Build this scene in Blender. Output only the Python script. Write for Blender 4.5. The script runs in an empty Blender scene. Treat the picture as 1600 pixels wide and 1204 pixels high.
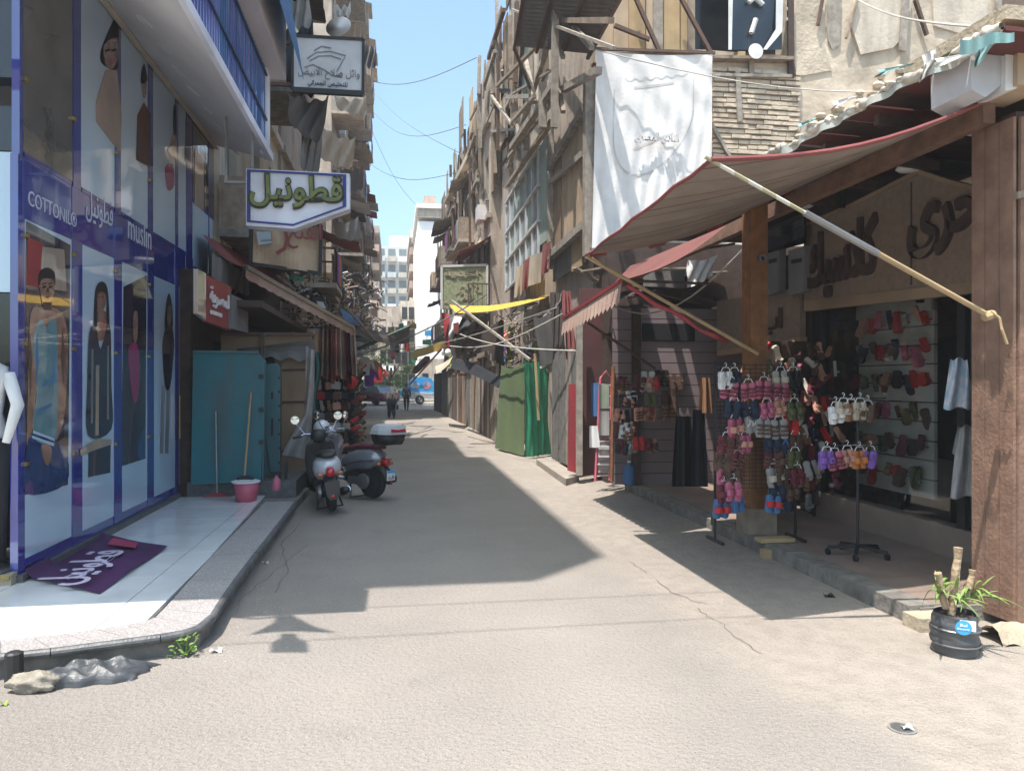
import bpy, bmesh, math, random
from mathutils import Vector, Matrix
S = bpy.context.scene
COL = S.collection
R = random.Random(7)
# ---------------- camera, sky, sun, exposure ----------------
F = 1180.0; HC = 1.8; VX = 617.0; HY = 596.0
TH = math.atan((800 - VX) / F)
cd = bpy.data.cameras.new('camera'); cam = bpy.data.objects.new('camera', cd); COL.objects.link(cam)
cd.sensor_width = 36; cd.lens = 36 * F / 1600; cd.clip_end = 2000; cd.clip_start = .05
cd.shift_y = -(602 - HY) / 1600
cam.location = (0, 0, HC); cam.rotation_euler = (math.pi / 2, 0, -TH)
S.camera = cam
SUN = Vector((.25, .24, -1)).normalized()
ELEV = math.asin(-SUN.z)
w = bpy.data.worlds.new('World'); S.world = w; w.use_nodes = True
nt = w.node_tree; bgn = nt.nodes['Background']
sky = nt.nodes.new('ShaderNodeTexSky'); sky.sky_type = 'NISHITA'; sky.sun_disc = False
sky.sun_elevation = ELEV; sky.sun_rotation = math.atan2(-SUN.x, -SUN.y)
sky.air_density = 1.0; sky.dust_density = 3.5; sky.ozone_density = .25; sky.altitude = 0
tint = nt.nodes.new('ShaderNodeMix'); tint.data_type = 'RGBA'; tint.blend_type = 'MULTIPLY'; tint.inputs[0].default_value = 1
tint.inputs[7].default_value = (.88, 1.06, 1.07, 1); nt.links.new(sky.outputs[0], tint.inputs[6]); nt.links.new(tint.outputs[2], bgn.inputs[0]); bgn.inputs[1].default_value = .15
sl = bpy.data.lights.new('sun', 'SUN'); sl.energy = 3.7; sl.angle = math.radians(.5); sl.color = (1, .935, .87)
so = bpy.data.objects.new('sun', sl); COL.objects.link(so); so.rotation_euler = SUN.to_track_quat('-Z', 'Y').to_euler()
so.location = (-10, -10, 40)
vs = S.view_settings; vs.view_transform = 'Standard'; vs.look = 'None'; vs.gamma = 1; vs.use_curve_mapping = False
vs.exposure = 1.1
# ---------------- placement helpers ----------------
def U(px, py, X=None, Y=None, Z=None):
    a = (px - 800) / F
    d = Vector((math.sin(TH) + a * math.cos(TH), math.cos(TH) - a * math.sin(TH), (HY - py) / F))
    t = X / d.x if X is not None else Y / d.y if Y is not None else (Z - HC) / d.z
    return Vector((0, 0, HC)) + d * t
V = Vector
# ---------------- mesh builder ----------------
ORG = {}
class MB:
    def __init__(s): s.v = []; s.f = []; s.sm = False; s.cut = []
    def add(s, vs, fs):
        n = len(s.v); s.v += [V(p) for p in vs]; s.f += [[i + n for i in f] for f in fs]; return s
    def box(s, x0, x1, y0, y1, z0, z1):
        return s.add([(x, y, z) for z in (z0, z1) for x, y in ((x0, y0), (x1, y0), (x1, y1), (x0, y1))],
            [(3, 2, 1, 0), (4, 5, 6, 7), (0, 1, 5, 4), (1, 2, 6, 5), (2, 3, 7, 6), (3, 0, 4, 7)])
    def bar(s, a, b, w, h=None, roll=0):
        a = V(a); b = V(b); h = w if h is None else h; d = (b - a).normalized()
        up = V((0, 0, 1)) if abs(d.z) < .95 else V((0, 1, 0))
        x = d.cross(up).normalized(); y = x.cross(d)
        if roll: c, q = math.cos(roll), math.sin(roll); x, y = x * c + y * q, y * c - x * q
        x *= w / 2; y *= h / 2
        return s.add([p + i * x + j * y for p in (a, b) for i, j in ((-1, -1), (1, -1), (1, 1), (-1, 1))],
            [(3, 2, 1, 0), (4, 5, 6, 7), (0, 1, 5, 4), (1, 2, 6, 5), (2, 3, 7, 6), (3, 0, 4, 7)])
    def tube(s, pts, r, n=6, caps=True):
        pts = [V(p) for p in pts]; rs = r if isinstance(r, (list, tuple)) else [r] * len(pts); rings = []
        for i, p in enumerate(pts):
            d = (pts[min(i + 1, len(pts) - 1)] - pts[max(i - 1, 0)]).normalized()
            up = V((0, 0, 1)) if abs(d.z) < .9 else V((0, 1, 0))
            x = d.cross(up).normalized(); y = x.cross(d)
            rings.append([p + (x * math.cos(t * 2 * math.pi / n) + y * math.sin(t * 2 * math.pi / n)) * rs[i] for t in range(n)])
        fs = [[i * n + j, i * n + (j + 1) % n, (i + 1) * n + (j + 1) % n, (i + 1) * n + j] for i in range(len(pts) - 1) for j in range(n)]
        if caps: fs += [list(range(n))[::-1], [(len(pts) - 1) * n + j for j in range(n)]]
        return s.add([q for k in rings for q in k], fs)
    def loft(s, rings, caps=True, closed=True):
        n = len(rings[0]); m = n if closed else n - 1
        fs = [[i * n + j, i * n + (j + 1) % n, (i + 1) * n + (j + 1) % n, (i + 1) * n + j] for i in range(len(rings) - 1) for j in range(m)]
        if caps and closed: fs += [list(range(n))[::-1], [(len(rings) - 1) * n + j for j in range(n)]]
        return s.add([q for k in rings for q in k], fs)
    def poly(s, pts): return s.add(pts, [list(range(len(pts)))])
    def prism(s, pts, ex):
        ex = V(ex); n = len(pts); pts = [V(p) for p in pts]
        return s.add(pts + [p + ex for p in pts], [list(range(n))[::-1], [n + i for i in range(n)]] + [[i, (i + 1) % n, n + (i + 1) % n, n + i] for i in range(n)])
    def lathe(s, c, prof, n=12, ax=None):
        c = V(c); ax = V(ax or (0, 0, 1)).normalized()
        x = ax.cross(V((0, 1, 0)) if abs(ax.y) < .9 else V((1, 0, 0))).normalized(); y = ax.cross(x)
        return s.loft([[c + ax * h + (x * math.cos(t * 2 * math.pi / n) + y * math.sin(t * 2 * math.pi / n)) * max(r, 1e-4) for t in range(n)] for r, h in prof])
    def ball(s, c, r, n=10, m=6):
        if not isinstance(r, (tuple, list)): r = (r, r, r)
        c = V(c)
        return s.loft([[c + V((r[0] * math.sin(a) * math.cos(t), r[1] * math.sin(a) * math.sin(t), r[2] * math.cos(a)))
            for t in [k * 2 * math.pi / n for k in range(n)]] for a in [max(.02, min(math.pi - .02, i * math.pi / m)) for i in range(m + 1)]])
    def grid(s, fn, nu, nv):
        return s.add([fn(i / nu, j / nv) for i in range(nu + 1) for j in range(nv + 1)],
            [(i * (nv + 1) + j, (i + 1) * (nv + 1) + j, (i + 1) * (nv + 1) + j + 1, i * (nv + 1) + j + 1) for i in range(nu) for j in range(nv)])
    def smooth(s): s.sm = True; return s
    def mesh(s, name, mat, o=V((0, 0, 0))):
        me = bpy.data.meshes.new(name); me.from_pydata([p - o for p in s.v], [], s.f)
        ms = mat if isinstance(mat, (list, tuple)) else [mat]
        for m in ms: me.materials.append(m)
        for k, n_ in enumerate(s.cut):
            for i in range(n_, len(s.f)): me.polygons[i].material_index = k + 1
        if s.sm: me.polygons.foreach_set('use_smooth', [True] * len(me.polygons))
        me.update(); return me
def base(mb):
    xs = [p.x for p in mb.v]; ys = [p.y for p in mb.v]; zs = [p.z for p in mb.v]
    return V(((min(xs) + max(xs)) / 2, (min(ys) + max(ys)) / 2, min(zs)))
def tag(o, label=None, cat=None, group=None, kind=None):
    if label: o['label'] = label
    if cat: o['category'] = cat
    if group: o['group'] = group
    if kind: o['kind'] = kind
    return o
def part(parent, name, mb, mat, label=None, kind=None):
    me = mb.mesh(name, mat, ORG[parent.name]); o = bpy.data.objects.new(name, me); COL.objects.link(o)
    o.parent = parent; ORG[o.name] = ORG[parent.name].copy()
    if label: o['label'] = label
    if kind: o['kind'] = kind
    return o
def top(name, mb, mat, label=None, cat=None, group=None, kind=None):
    b = base(mb); o = bpy.data.objects.new(name, mb.mesh(name, mat, b)); COL.objects.link(o); o.location = b
    ORG[o.name] = b; return tag(o, label, cat, group, kind)
def thing(name, label, cat, loc, group=None):
    o = bpy.data.objects.new(name, None); COL.objects.link(o); o.location = V(loc); o.empty_display_size = .1
    ORG[o.name] = V(loc); return tag(o, label, cat, group)
def struct(name, mb, mat): return top(name, mb, mat, kind='structure')
def inst(me, name, loc, rot=(0, 0, 0), sc=(1, 1, 1), label=None, cat=None, group=None, parent=None):
    o = bpy.data.objects.new(name, me); COL.objects.link(o); o.rotation_euler = rot
    o.scale = sc if isinstance(sc, (tuple, list)) else (sc,) * 3
    if parent: o.parent = parent; o.location = V(loc) - ORG[parent.name]
    else: o.location = V(loc)
    ORG[o.name] = V(loc); return tag(o, label, cat, group)
def copy_tree(o, parent=None):
    c = o.copy(); COL.objects.link(c); ORG[c.name] = ORG[o.name]
    if parent: c.parent = parent
    for ch in list(o.children): copy_tree(ch, c)
    return c
# ---------------- materials ----------------
def M(name, c, c2=None, sc=2., rough=.8, bump=.15, bs=60., metal=0., spec=.5, dirt=.35, ds=1.3, stripes=None, coat=0., streak=0., brick=None, alpha=None, emit=0, speck=0, cr=0, gutter=None):
    m = bpy.data.materials.new(name); m.use_nodes = True; t = m.node_tree; N = t.nodes; L = t.links
    b = N['Principled BSDF']
    if len(c) == 3: c = (*c, 1)
    c2 = tuple(x * .72 for x in c[:3]) if c2 is None else c2
    geo = N.new('ShaderNodeNewGeometry')
    def noise(scale, det=4, v=None):
        n = N.new('ShaderNodeTexNoise'); n.inputs['Scale'].default_value = scale; n.inputs['Detail'].default_value = det
        L.new(v or geo.outputs['Position'], n.inputs['Vector']); return n.outputs[0]
    def ramp(fac, a, bb):
        r = N.new('ShaderNodeMapRange'); r.inputs[1].default_value = a; r.inputs[2].default_value = bb; L.new(fac, r.inputs[0]); return r.outputs[0]
    def mix(fac, A, B, mode='MIX'):
        x = N.new('ShaderNodeMix'); x.data_type = 'RGBA'; x.blend_type = mode
        for k, val in ((0, fac), (6, A), (7, B)):
            if hasattr(val, 'links'): L.new(val, x.inputs[k])
            elif k == 0: x.inputs[0].default_value = val
            else: x.inputs[k].default_value = (*val[:3], 1)
        return x.outputs[2]
    col = mix(ramp(noise(sc, 5), .35, .65), c, c2)
    if stripes:
        ax, per, c3, duty = stripes
        if isinstance(ax, str): ax = {'X': (1, 0, 0), 'Y': (0, 1, 0), 'Z': (0, 0, 1)}[ax]
        d = N.new('ShaderNodeVectorMath'); d.operation = 'DOT_PRODUCT'; d.inputs[1].default_value = V(ax) / per; L.new(geo.outputs['Position'], d.inputs[0])
        fr = N.new('ShaderNodeMath'); fr.operation = 'FRACT'; L.new(d.outputs['Value'], fr.inputs[0])
        lt = N.new('ShaderNodeMath'); lt.operation = 'LESS_THAN'; lt.inputs[1].default_value = duty; L.new(fr.outputs[0], lt.inputs[0])
        col = mix(lt.outputs[0], col, c3)
    if gutter:
        sx = N.new('ShaderNodeSeparateXYZ'); L.new(geo.outputs['Position'], sx.inputs[0])
        def mth(op, p, q):
            x = N.new('ShaderNodeMath'); x.operation = op
            for k, val in ((0, p), (1, q)):
                if hasattr(val, 'links'): L.new(val, x.inputs[k])
                else: x.inputs[k].default_value = val
            return x.outputs[0]
        edge = mth('ADD', sx.outputs[0], mth('MULTIPLY', mth('SUBTRACT', noise(1.1, 8), .5), 1.7))
        gm = mth('MULTIPLY', ramp(edge, 2.0, 2.45), .85)
        patch = mth('MULTIPLY', ramp(noise(.55, 9), .63, .67), ramp(sx.outputs[0], 1.0, 2.2))
        gm = mth('MAXIMUM', gm, mth('MULTIPLY', patch, .6))
        blot = mix(ramp(noise(6.5, 10), .42, .62), gutter, tuple(x * .82 for x in gutter))
        oil = mth('MULTIPLY', ramp(noise(1.7, 6), .60, .72), .22); col = mix(oil, col, (.09, .085, .08))
        col = mix(gm, col, blot)
        wg = ramp(noise(.18, 4), .4, .65); col = mix(mth('MULTIPLY', wg, .22), col, tuple(x * 1.25 for x in gutter))
    if dirt:
        mp = N.new('ShaderNodeMapping'); mp.inputs['Scale'].default_value = (1, 1, .25 if streak else 1); L.new(geo.outputs['Position'], mp.inputs[0])
        dn = ramp(noise(ds * (3 if streak else 1), 8, mp.outputs[0]), .42, .72)
        mm = N.new('ShaderNodeMath'); mm.operation = 'MULTIPLY'; mm.inputs[1].default_value = dirt; L.new(dn, mm.inputs[0])
        col = mix(mm.outputs[0], col, (.09, .075, .06))
    if speck:
        col = mix(ramp(noise(130, 3), .57, .66), col, tuple(min(1, x * (1 + speck)) for x in c[:3]))
        col = mix(ramp(noise(85, 4), .60, .68), col, tuple(x * .45 for x in c[:3]))
    bh = noise(bs, 6)
    if cr:
        vo = N.new('ShaderNodeTexVoronoi'); vo.feature = 'DISTANCE_TO_EDGE'; vo.inputs['Scale'].default_value = cr
        ad = N.new('ShaderNodeVectorMath'); ad.operation = 'ADD'; L.new(geo.outputs['Position'], ad.inputs[0])
        nn = N.new('ShaderNodeTexNoise'); nn.inputs['Scale'].default_value = 2.5; nn.inputs['Detail'].default_value = 5; L.new(geo.outputs['Position'], nn.inputs['Vector'])
        L.new(nn.outputs['Color'], ad.inputs[1]); L.new(ad.outputs[0], vo.inputs['Vector'])
        ck = N.new('ShaderNodeMapRange'); ck.inputs[1].default_value = .004; ck.inputs[2].default_value = .02; ck.inputs[3].default_value = 1; ck.inputs[4].default_value = 0
        L.new(vo.outputs['Distance'], ck.inputs[0])
        gate = ramp(noise(.8, 3), .52, .6)
        g2 = N.new('ShaderNodeMath'); g2.operation = 'MULTIPLY'; L.new(ck.outputs[0], g2.inputs[0]); L.new(gate, g2.inputs[1])
        col = mix(g2.outputs[0], col, tuple(x * .35 for x in c[:3]))
    L.new(col, b.inputs['Base Color'])
    b.inputs['Roughness'].default_value = rough; b.inputs['Metallic'].default_value = metal
    b.inputs['Specular IOR Level'].default_value = spec; b.inputs['Coat Weight'].default_value = coat; b.inputs['Coat Roughness'].default_value = .02; b.inputs['Coat IOR'].default_value = 1.5 if coat != .6 else 2.1
    if bump:
        bn = N.new('ShaderNodeBump'); bn.inputs['Strength'].default_value = bump; bn.inputs['Distance'].default_value = .02
        L.new(bh, bn.inputs['Height']); L.new(bn.outputs[0], b.inputs['Normal'])
    if alpha is not None: b.inputs['Alpha'].default_value = alpha
    if emit: b.inputs['Emission Color'].default_value = c; b.inputs['Emission Strength'].default_value = emit
    return m
asphalt = M('asphalt', (.25, .222, .198), (.20, .18, .163), sc=.7, rough=.9, bump=1.0, bs=32, dirt=.22, ds=.6, speck=.45, gutter=(.31, .27, .23))
dustcon = M('dusty_concrete', (.33, .29, .245), (.26, .23, .2), sc=5, rough=.95, bump=.6, bs=40, dirt=.2, ds=2, speck=.4)
whitetile = M('white_tile', (.72, .73, .73), (.66, .67, .68), rough=.12, bump=.02, bs=8, dirt=.10, ds=2)
granite = M('grey_granite', (.36, .33, .32), (.25, .235, .23), sc=180, rough=.5, bump=.1, dirt=.15, speck=1)
darkgran = M('dark_granite', (.07, .075, .085), (.13, .13, .13), sc=12, rough=.45, bump=.3, dirt=.3)
cement = M('stained_cement', (.26, .24, .21), (.15, .14, .13), sc=7, rough=.9, bump=.6, bs=30, dirt=.5, streak=1)
beigetile = M('beige_porch_tile', (.30, .23, .19), (.24, .18, .15), sc=3, rough=.45, bump=.1, dirt=.3)
beigestone = M('beige_stone', (.47, .39, .28), (.36, .30, .22), sc=6, rough=.9, bump=.6, bs=25, dirt=.3)
cobalt = M('cobalt_film', (.025, .035, .22), (.03, .045, .28), rough=.06, bump=.03, bs=3, dirt=0, spec=.7, coat=.6)
paleblue = M('pale_blue_film', (.50, .64, .77), (.46, .60, .73), sc=.8, rough=.05, bump=.03, bs=3, dirt=.05, coat=.6)
skin = M('printed_skin', (.36, .21, .155), (.22, .12, .085), sc=6, rough=.06, bump=0, dirt=0, coat=.6)
pdark = M('printed_dark', (.02, .02, .035), (.045, .035, .06), rough=.06, bump=.02, bs=3, dirt=0, coat=.6)
paqua = M('printed_aqua', (.16, .30, .33), (.10, .22, .26), sc=5, rough=.06, bump=0, dirt=0, coat=.6)
pjean = M('printed_denim', (.02, .04, .12), (.04, .08, .2), sc=9, rough=.06, bump=0, dirt=0, coat=.6)
ppink = M('printed_magenta', (.35, .03, .14), rough=.06, bump=0, dirt=0, coat=.6)
pbeige = M('printed_beige', (.42, .33, .26), rough=.06, bump=0, dirt=0, coat=.6)
pwhite = M('white_letter_print', (.62, .66, .78), rough=.2, bump=0, dirt=0)
darkglass = M('dark_glass', (.012, .014, .02), rough=.03, bump=.05, bs=2, dirt=0, spec=.8)
teal_glass = M('teal_glass', (.03, .06, .065), rough=.04, bump=.03, bs=2, dirt=0, spec=.8)
mirrorglass = M('reflective_glass', (.42, .40, .36), rough=.02, bump=.3, bs=2.2, dirt=0, metal=.85)
brass = M('brass', (.5, .36, .12), rough=.3, metal=.9, bump=0, dirt=.1)
whiteal = M('white_aluminium', (.62, .60, .60), (.56, .54, .55), sc=.8, rough=.5, bump=.03, dirt=.12)
purglass = M('violet_glass', (.10, .11, .34), (.22, .26, .55), sc=1.1, rough=.15, bump=.05, bs=3, dirt=.05, spec=.6)
blueaw = M('blue_canvas', (.03, .13, .32), rough=.8, dirt=.3)
signwhite = M('sign_white', (.74, .76, .85), rough=.45, bump=.02, dirt=.05)
signblue = M('sign_blue', (.02, .03, .22), rough=.4, bump=0, dirt=.05)
olive = M('olive_green_letters', (.17, .19, .03), (.11, .13, .03), sc=9, rough=.4, bump=.05, dirt=.1)
blacktrim = M('black_trim', (.015, .015, .014), rough=.5, bump=.05, dirt=.1)
greysign = M('grey_sign_face', (.60, .61, .64), rough=.5, bump=.02, dirt=.08)
navy = M('navy_print', (.02, .06, .13), rough=.5, bump=0, dirt=0)
greyprint = M('grey_print', (.22, .23, .24), rough=.5, bump=0, dirt=0)
purple = M('purple_banner', (.075, .018, .09), (.055, .014, .07), rough=.55, bump=.2, bs=18, dirt=.08)
bannerpink = M('pink_banner_print', (.5, .05, .12), rough=.55, bump=.1, dirt=0)
lilac = M('pale_lilac_print', (.62, .55, .70), rough=.6, bump=0, dirt=.1)
pink = M('pink_plastic', (.62, .12, .18), rough=.4, bump=.03, dirt=.1)
hotpink = M('hot_pink', (.5, .12, .21), rough=.5, dirt=.05)
redp = M('red_paint', (.33, .035, .045), rough=.5, dirt=.2)
redcloth = M('faded_red_cloth', (.27, .07, .065), (.20, .05, .05), rough=.9, dirt=.25)
teal = M('teal_sheet', (.012, .14, .17), (.022, .12, .14), sc=3.5, rough=.5, bump=.25, bs=5, dirt=.5, streak=1)
teal2 = M('faded_teal_sheet', (.05, .15, .17), rough=.5, bump=.1, bs=6, dirt=.35, streak=1)
wood = M('weathered_wood', (.33, .265, .20), (.22, .17, .13), sc=6, rough=.9, bump=.5, bs=60, dirt=.4, streak=1)
greywood = M('grey_weathered_wood', (.38, .34, .29), (.25, .22, .19), sc=8, rough=.95, bump=.5, bs=50, dirt=.4, streak=1)
orangewood = M('varnished_wood', (.26, .115, .045), (.18, .075, .03), sc=9, rough=.6, bump=.3, bs=30, dirt=.35, streak=1)
brownboard = M('brown_painted_board', (.25, .145, .10), (.175, .095, .065), sc=7, rough=.8, bump=.4, bs=35, dirt=.35, streak=1)
ochre = M('ochre_board', (.44, .32, .17), (.36, .25, .14), sc=3, rough=.9, dirt=.3, streak=1)
cardb = M('brown_plywood', (.30, .20, .125), (.24, .16, .10), sc=2, rough=.9, dirt=.25, streak=1)
tanboard = M('tan_board', (.50, .37, .25), (.40, .30, .21), sc=2, rough=.9, dirt=.3, streak=1)
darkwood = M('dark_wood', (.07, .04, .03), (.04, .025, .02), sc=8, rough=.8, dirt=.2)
greydoor = M('grey_shutter_wood', (.20, .19, .18), (.13, .125, .12), sc=6, rough=.9, bump=.4, dirt=.4, streak=1)
rust = M('rusty_metal', (.13, .07, .045), (.08, .05, .04), sc=9, rough=.8, dirt=.3)
metal = M('grey_metal', (.3, .3, .3), rough=.4, metal=.7, bump=.1, dirt=.2)
darkmetal = M('dark_metal', (.03, .03, .033), rough=.5, metal=.3, bump=.1, dirt=.1)
chrome = M('chrome', (.6, .6, .62), rough=.12, metal=1, bump=0, dirt=.05)
plaster = M('peeling_plaster', (.62, .53, .42), (.48, .40, .31), sc=2.2, rough=.95, bump=1.0, bs=7, dirt=.45, ds=1.6)
plaster2 = M('beige_plaster', (.60, .53, .44), (.50, .44, .36), sc=1.2, rough=.95, bump=.5, bs=12, dirt=.4, streak=1)
plaster3 = M('brown_plaster', (.47, .40, .33), (.36, .30, .25), sc=1.6, rough=.95, bump=.6, bs=12, dirt=.45, streak=1)
plaster4 = M('pinkish_plaster', (.48, .33, .26), (.40, .28, .23), sc=1.6, rough=.95, bump=.3, dirt=.35, streak=1)
stonebrick = M('eroded_stone', (.60, .51, .40), (.50, .42, .33), sc=3, rough=.95, bump=1, bs=14, dirt=.4)
whitewall = M('white_render', (.88, .88, .87), (.85, .85, .84), sc=.3, rough=.9, bump=.05, dirt=.03)
paleblock = M('pale_far_wall', (.58, .60, .58), (.5, .53, .52), sc=.3, rough=.9, bump=0, dirt=.15)
winD = M('dark_window', (.02, .022, .025), rough=.15, bump=0, dirt=0)
shut = M('brown_shutter', (.16, .11, .075), rough=.8, dirt=.4, streak=1)
greenshut = M('green_shutter', (.09, .14, .12), rough=.8, dirt=.4, streak=1)
winteal = M('turquoise_shutter', (.12, .33, .35), rough=.7, dirt=.3)
glassblue = M('grey_blue_glass', (.17, .23, .25), (.26, .32, .33), sc=1.2, rough=.2, bump=.05, bs=3, dirt=.2)
paleteal = M('pale_teal_panel', (.33, .42, .38), (.29, .37, .34), rough=.6, bump=.05, dirt=.2, streak=1)
awstripe = M('striped_awning', (.29, .235, .195), (.23, .19, .16), sc=3, rough=.95, bump=.2, bs=40, dirt=.3, stripes=((.12, 1, 0), .36, (.16, .08, .065), .07))
awred = M('red_awning', (.17, .055, .048), (.13, .045, .04), rough=.95, bump=.2, dirt=.25)
awpale = M('faded_red_white_canvas', (.50, .36, .28), (.42, .27, .22), rough=.95, bump=.2, dirt=.25)
beigecloth = M('beige_canvas', (.50, .42, .33), (.42, .35, .28), rough=.95, bump=.3, bs=20, dirt=.35)
greycloth = M('grey_cloth', (.20, .19, .185), (.15, .145, .14), rough=.95, bump=.3, bs=20, dirt=.3)
darkcloth = M('dark_navy_cloth', (.025, .03, .045), rough=.95, bump=.3, bs=20, dirt=.15)
browncloth = M('dark_brown_canvas', (.085, .065, .06), (.06, .05, .045), rough=.95, bump=.3, bs=20, dirt=.2)
whitecloth = M('white_banner_cloth', (.72, .71, .70), (.65, .645, .64), sc=3.5, rough=.9, bump=.25, bs=16, dirt=.06)
faintprint = M('faded_grey_print', (.59, .585, .58), rough=.9, bump=0, dirt=.05)
plast = M('clear_plastic_sheet', (.5, .49, .5), (.4, .39, .4), sc=6, rough=.3, bump=.3, bs=10, dirt=.1, alpha=.62)
greencloth = M('olive_green_sheet', (.12, .17, .075), (.10, .145, .065), sc=1, rough=.9, bump=.2, bs=20, dirt=.15)
emerald = M('emerald_tarp', (.025, .27, .14), (.02, .20, .11), sc=2, rough=.5, bump=.3, bs=12, dirt=.1)
greensign = M('green_patterned_board', (.33, .36, .22), (.20, .22, .13), sc=9, rough=.8, bump=.2, dirt=.2)
yellow = M('yellow_canvas', (.55, .36, .05), (.45, .28, .04), sc=4, rough=.9, bump=.3, bs=14, dirt=.25)
black = M('black_matte', (.012, .012, .014), rough=.7, bump=.1, dirt=0)
rubber = M('tyre_rubber', (.018, .018, .018), rough=.85, bump=.2, dirt=.2)
bagplastic = M('black_bin_bag', (.05, .054, .06), rough=.48, bump=.4, bs=22, dirt=.1, spec=.8)
bodygrey = M('charcoal_paint', (.055, .05, .05), rough=.3, bump=0, dirt=.1, coat=.5)
bodysilver = M('silver_grey_paint', (.27, .29, .33), rough=.25, metal=.4, bump=0, dirt=.1, coat=.6)
bodywhite = M('white_paint', (.66, .68, .72), rough=.25, bump=0, dirt=.05, coat=.6)
redseat = M('maroon_seat', (.13, .02, .03), rough=.6, dirt=.1)
redlens = M('red_lens', (.5, .01, .02), rough=.15, bump=0, dirt=0, coat=.5)
amber = M('amber_lens', (.6, .14, .02), rough=.15, bump=0, dirt=0, coat=.5)
mirr = M('mirror_glass', (.75, .8, .85), rough=.03, metal=1, bump=0, dirt=0)
plantg = M('plant_leaf', (.13, .22, .04), (.20, .30, .08), sc=8, rough=.6, bump=.1, dirt=.05)
treeg = M('tree_leaf', (.06, .12, .025), (.11, .18, .04), sc=.8, rough=.7, bump=0, dirt=0)
bark = M('pale_bark', (.38, .28, .18), (.26, .19, .12), sc=20, rough=.95, bump=.8, bs=30, dirt=.2)
rockm = M('beige_rock', (.36, .32, .26), (.24, .21, .17), sc=16, rough=.95, bump=1, bs=14, dirt=.3)
slatm = M('lilac_slatwall', (.23, .18, .19), (.20, .155, .165), rough=.5, bump=.05, dirt=.15)
shelfw = M('cream_slatwall', (.62, .56, .53), rough=.5, bump=.05, dirt=.15)
signstone = M('carved_sign_board', (.27, .195, .145), (.21, .155, .115), sc=14, rough=.85, bump=.6, bs=40, dirt=.25)
signtrim = M('tan_trim', (.34, .235, .15), rough=.7, dirt=.2)
bluel = M('bright_blue_print', (.05, .33, .72), (.06, .38, .76), rough=.4, bump=0, dirt=.03)
carred = M('dark_red_car_paint', (.13, .012, .03), rough=.2, bump=0, dirt=.05, coat=.8)
carglass = M('car_glass', (.10, .16, .19), rough=.05, bump=0, dirt=0, spec=.8)
white = M('plain_white', (.78, .78, .77), rough=.6, bump=0, dirt=.05)
aquap = M('aqua_paint', (.05, .42, .42), rough=.5, dirt=.1)
hair = M('black_hair', (.012, .01, .01), rough=.6, bump=.1, dirt=0)
skinr = M('skin', (.30, .17, .11), rough=.6, bump=.05, dirt=0)
jean = M('denim', (.09, .16, .25), rough=.9, bump=.1, dirt=.1)
navycl = M('navy_cloth', (.02, .03, .06), rough=.9, bump=.1, dirt=.1)
bluegrey = M('blue_grey_shirt', (.10, .14, .22), rough=.9, bump=.1, dirt=.1)
cablem = M('grey_cable', (.12, .115, .11), rough=.7, bump=0, dirt=0)
palecable = M('pale_cable', (.5, .48, .43), rough=.7, bump=0, dirt=0)
COLS = {'pink': hotpink, 'navy': navycl, 'cream': M('cream_fabric', (.55, .48, .38), dirt=.1), 'grey': M('light_grey_fabric', (.36, .35, .34), dirt=.1),
  'maroon': M('maroon_fabric', (.16, .025, .04), dirt=.1), 'black': black, 'tan': M('tan_leather', (.32, .17, .09), dirt=.1), 'red': M('bright_red_fabric', (.55, .03, .03), dirt=.05),
  'purple': M('violet_fabric', (.22, .10, .42), dirt=.05), 'orange': M('orange_fabric', (.6, .2, .05), dirt=.05), 'olive': M('olive_fabric', (.10, .11, .045), dirt=.1), 'white': white,
  'brown': M('brown_leather', (.11, .06, .04), dirt=.1), 'blue': M('mid_blue_fabric', (.07, .17, .36), dirt=.1), 'peach': M('peach_fabric', (.6, .3, .22), dirt=.1), 'lime': M('lime_fabric', (.3, .45, .04), dirt=0)}
# ---------------- lettering ----------------
AR = dict(zip('المقطونيصحبضتخجركفىسدزةعغشئذ', (0xFE8D, 0xFEDD, 0xFEE1, 0xFED5, 0xFEC1, 0xFEED, 0xFEE5, 0xFEF1, 0xFEB9, 0xFEA1, 0xFE8F, 0xFEBD, 0xFE95, 0xFEA5, 0xFE9D, 0xFEAD, 0xFED9, 0xFED1, 0xFEEF, 0xFEB1, 0xFEA9, 0xFEAF, 0xFE93, 0xFEC9, 0xFECD, 0xFEB5, 0xFE89, 0xFEAB)))
def arabic(s):
    out = []
    for wd in s.split(' '):
        g = ''; i = 0; n = len(wd); prev = False
        while i < n:
            c = wd[i]
            if c == 'ل' and i + 1 < n and wd[i + 1] == 'ا':
                g += chr(0xFEFB + (1 if prev else 0)); prev = False; i += 2; continue
            b = AR[c]; nxt = i + 1 < n
            if c in 'اودذرزةى': g += chr(b + (1 if prev else 0)); prev = False
            else: g += chr(b + ((3 if nxt else 1) if prev else (2 if nxt else 0))); prev = nxt
            i += 1
        out.append(g[::-1])
    return ' '.join(out[::-1])
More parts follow.
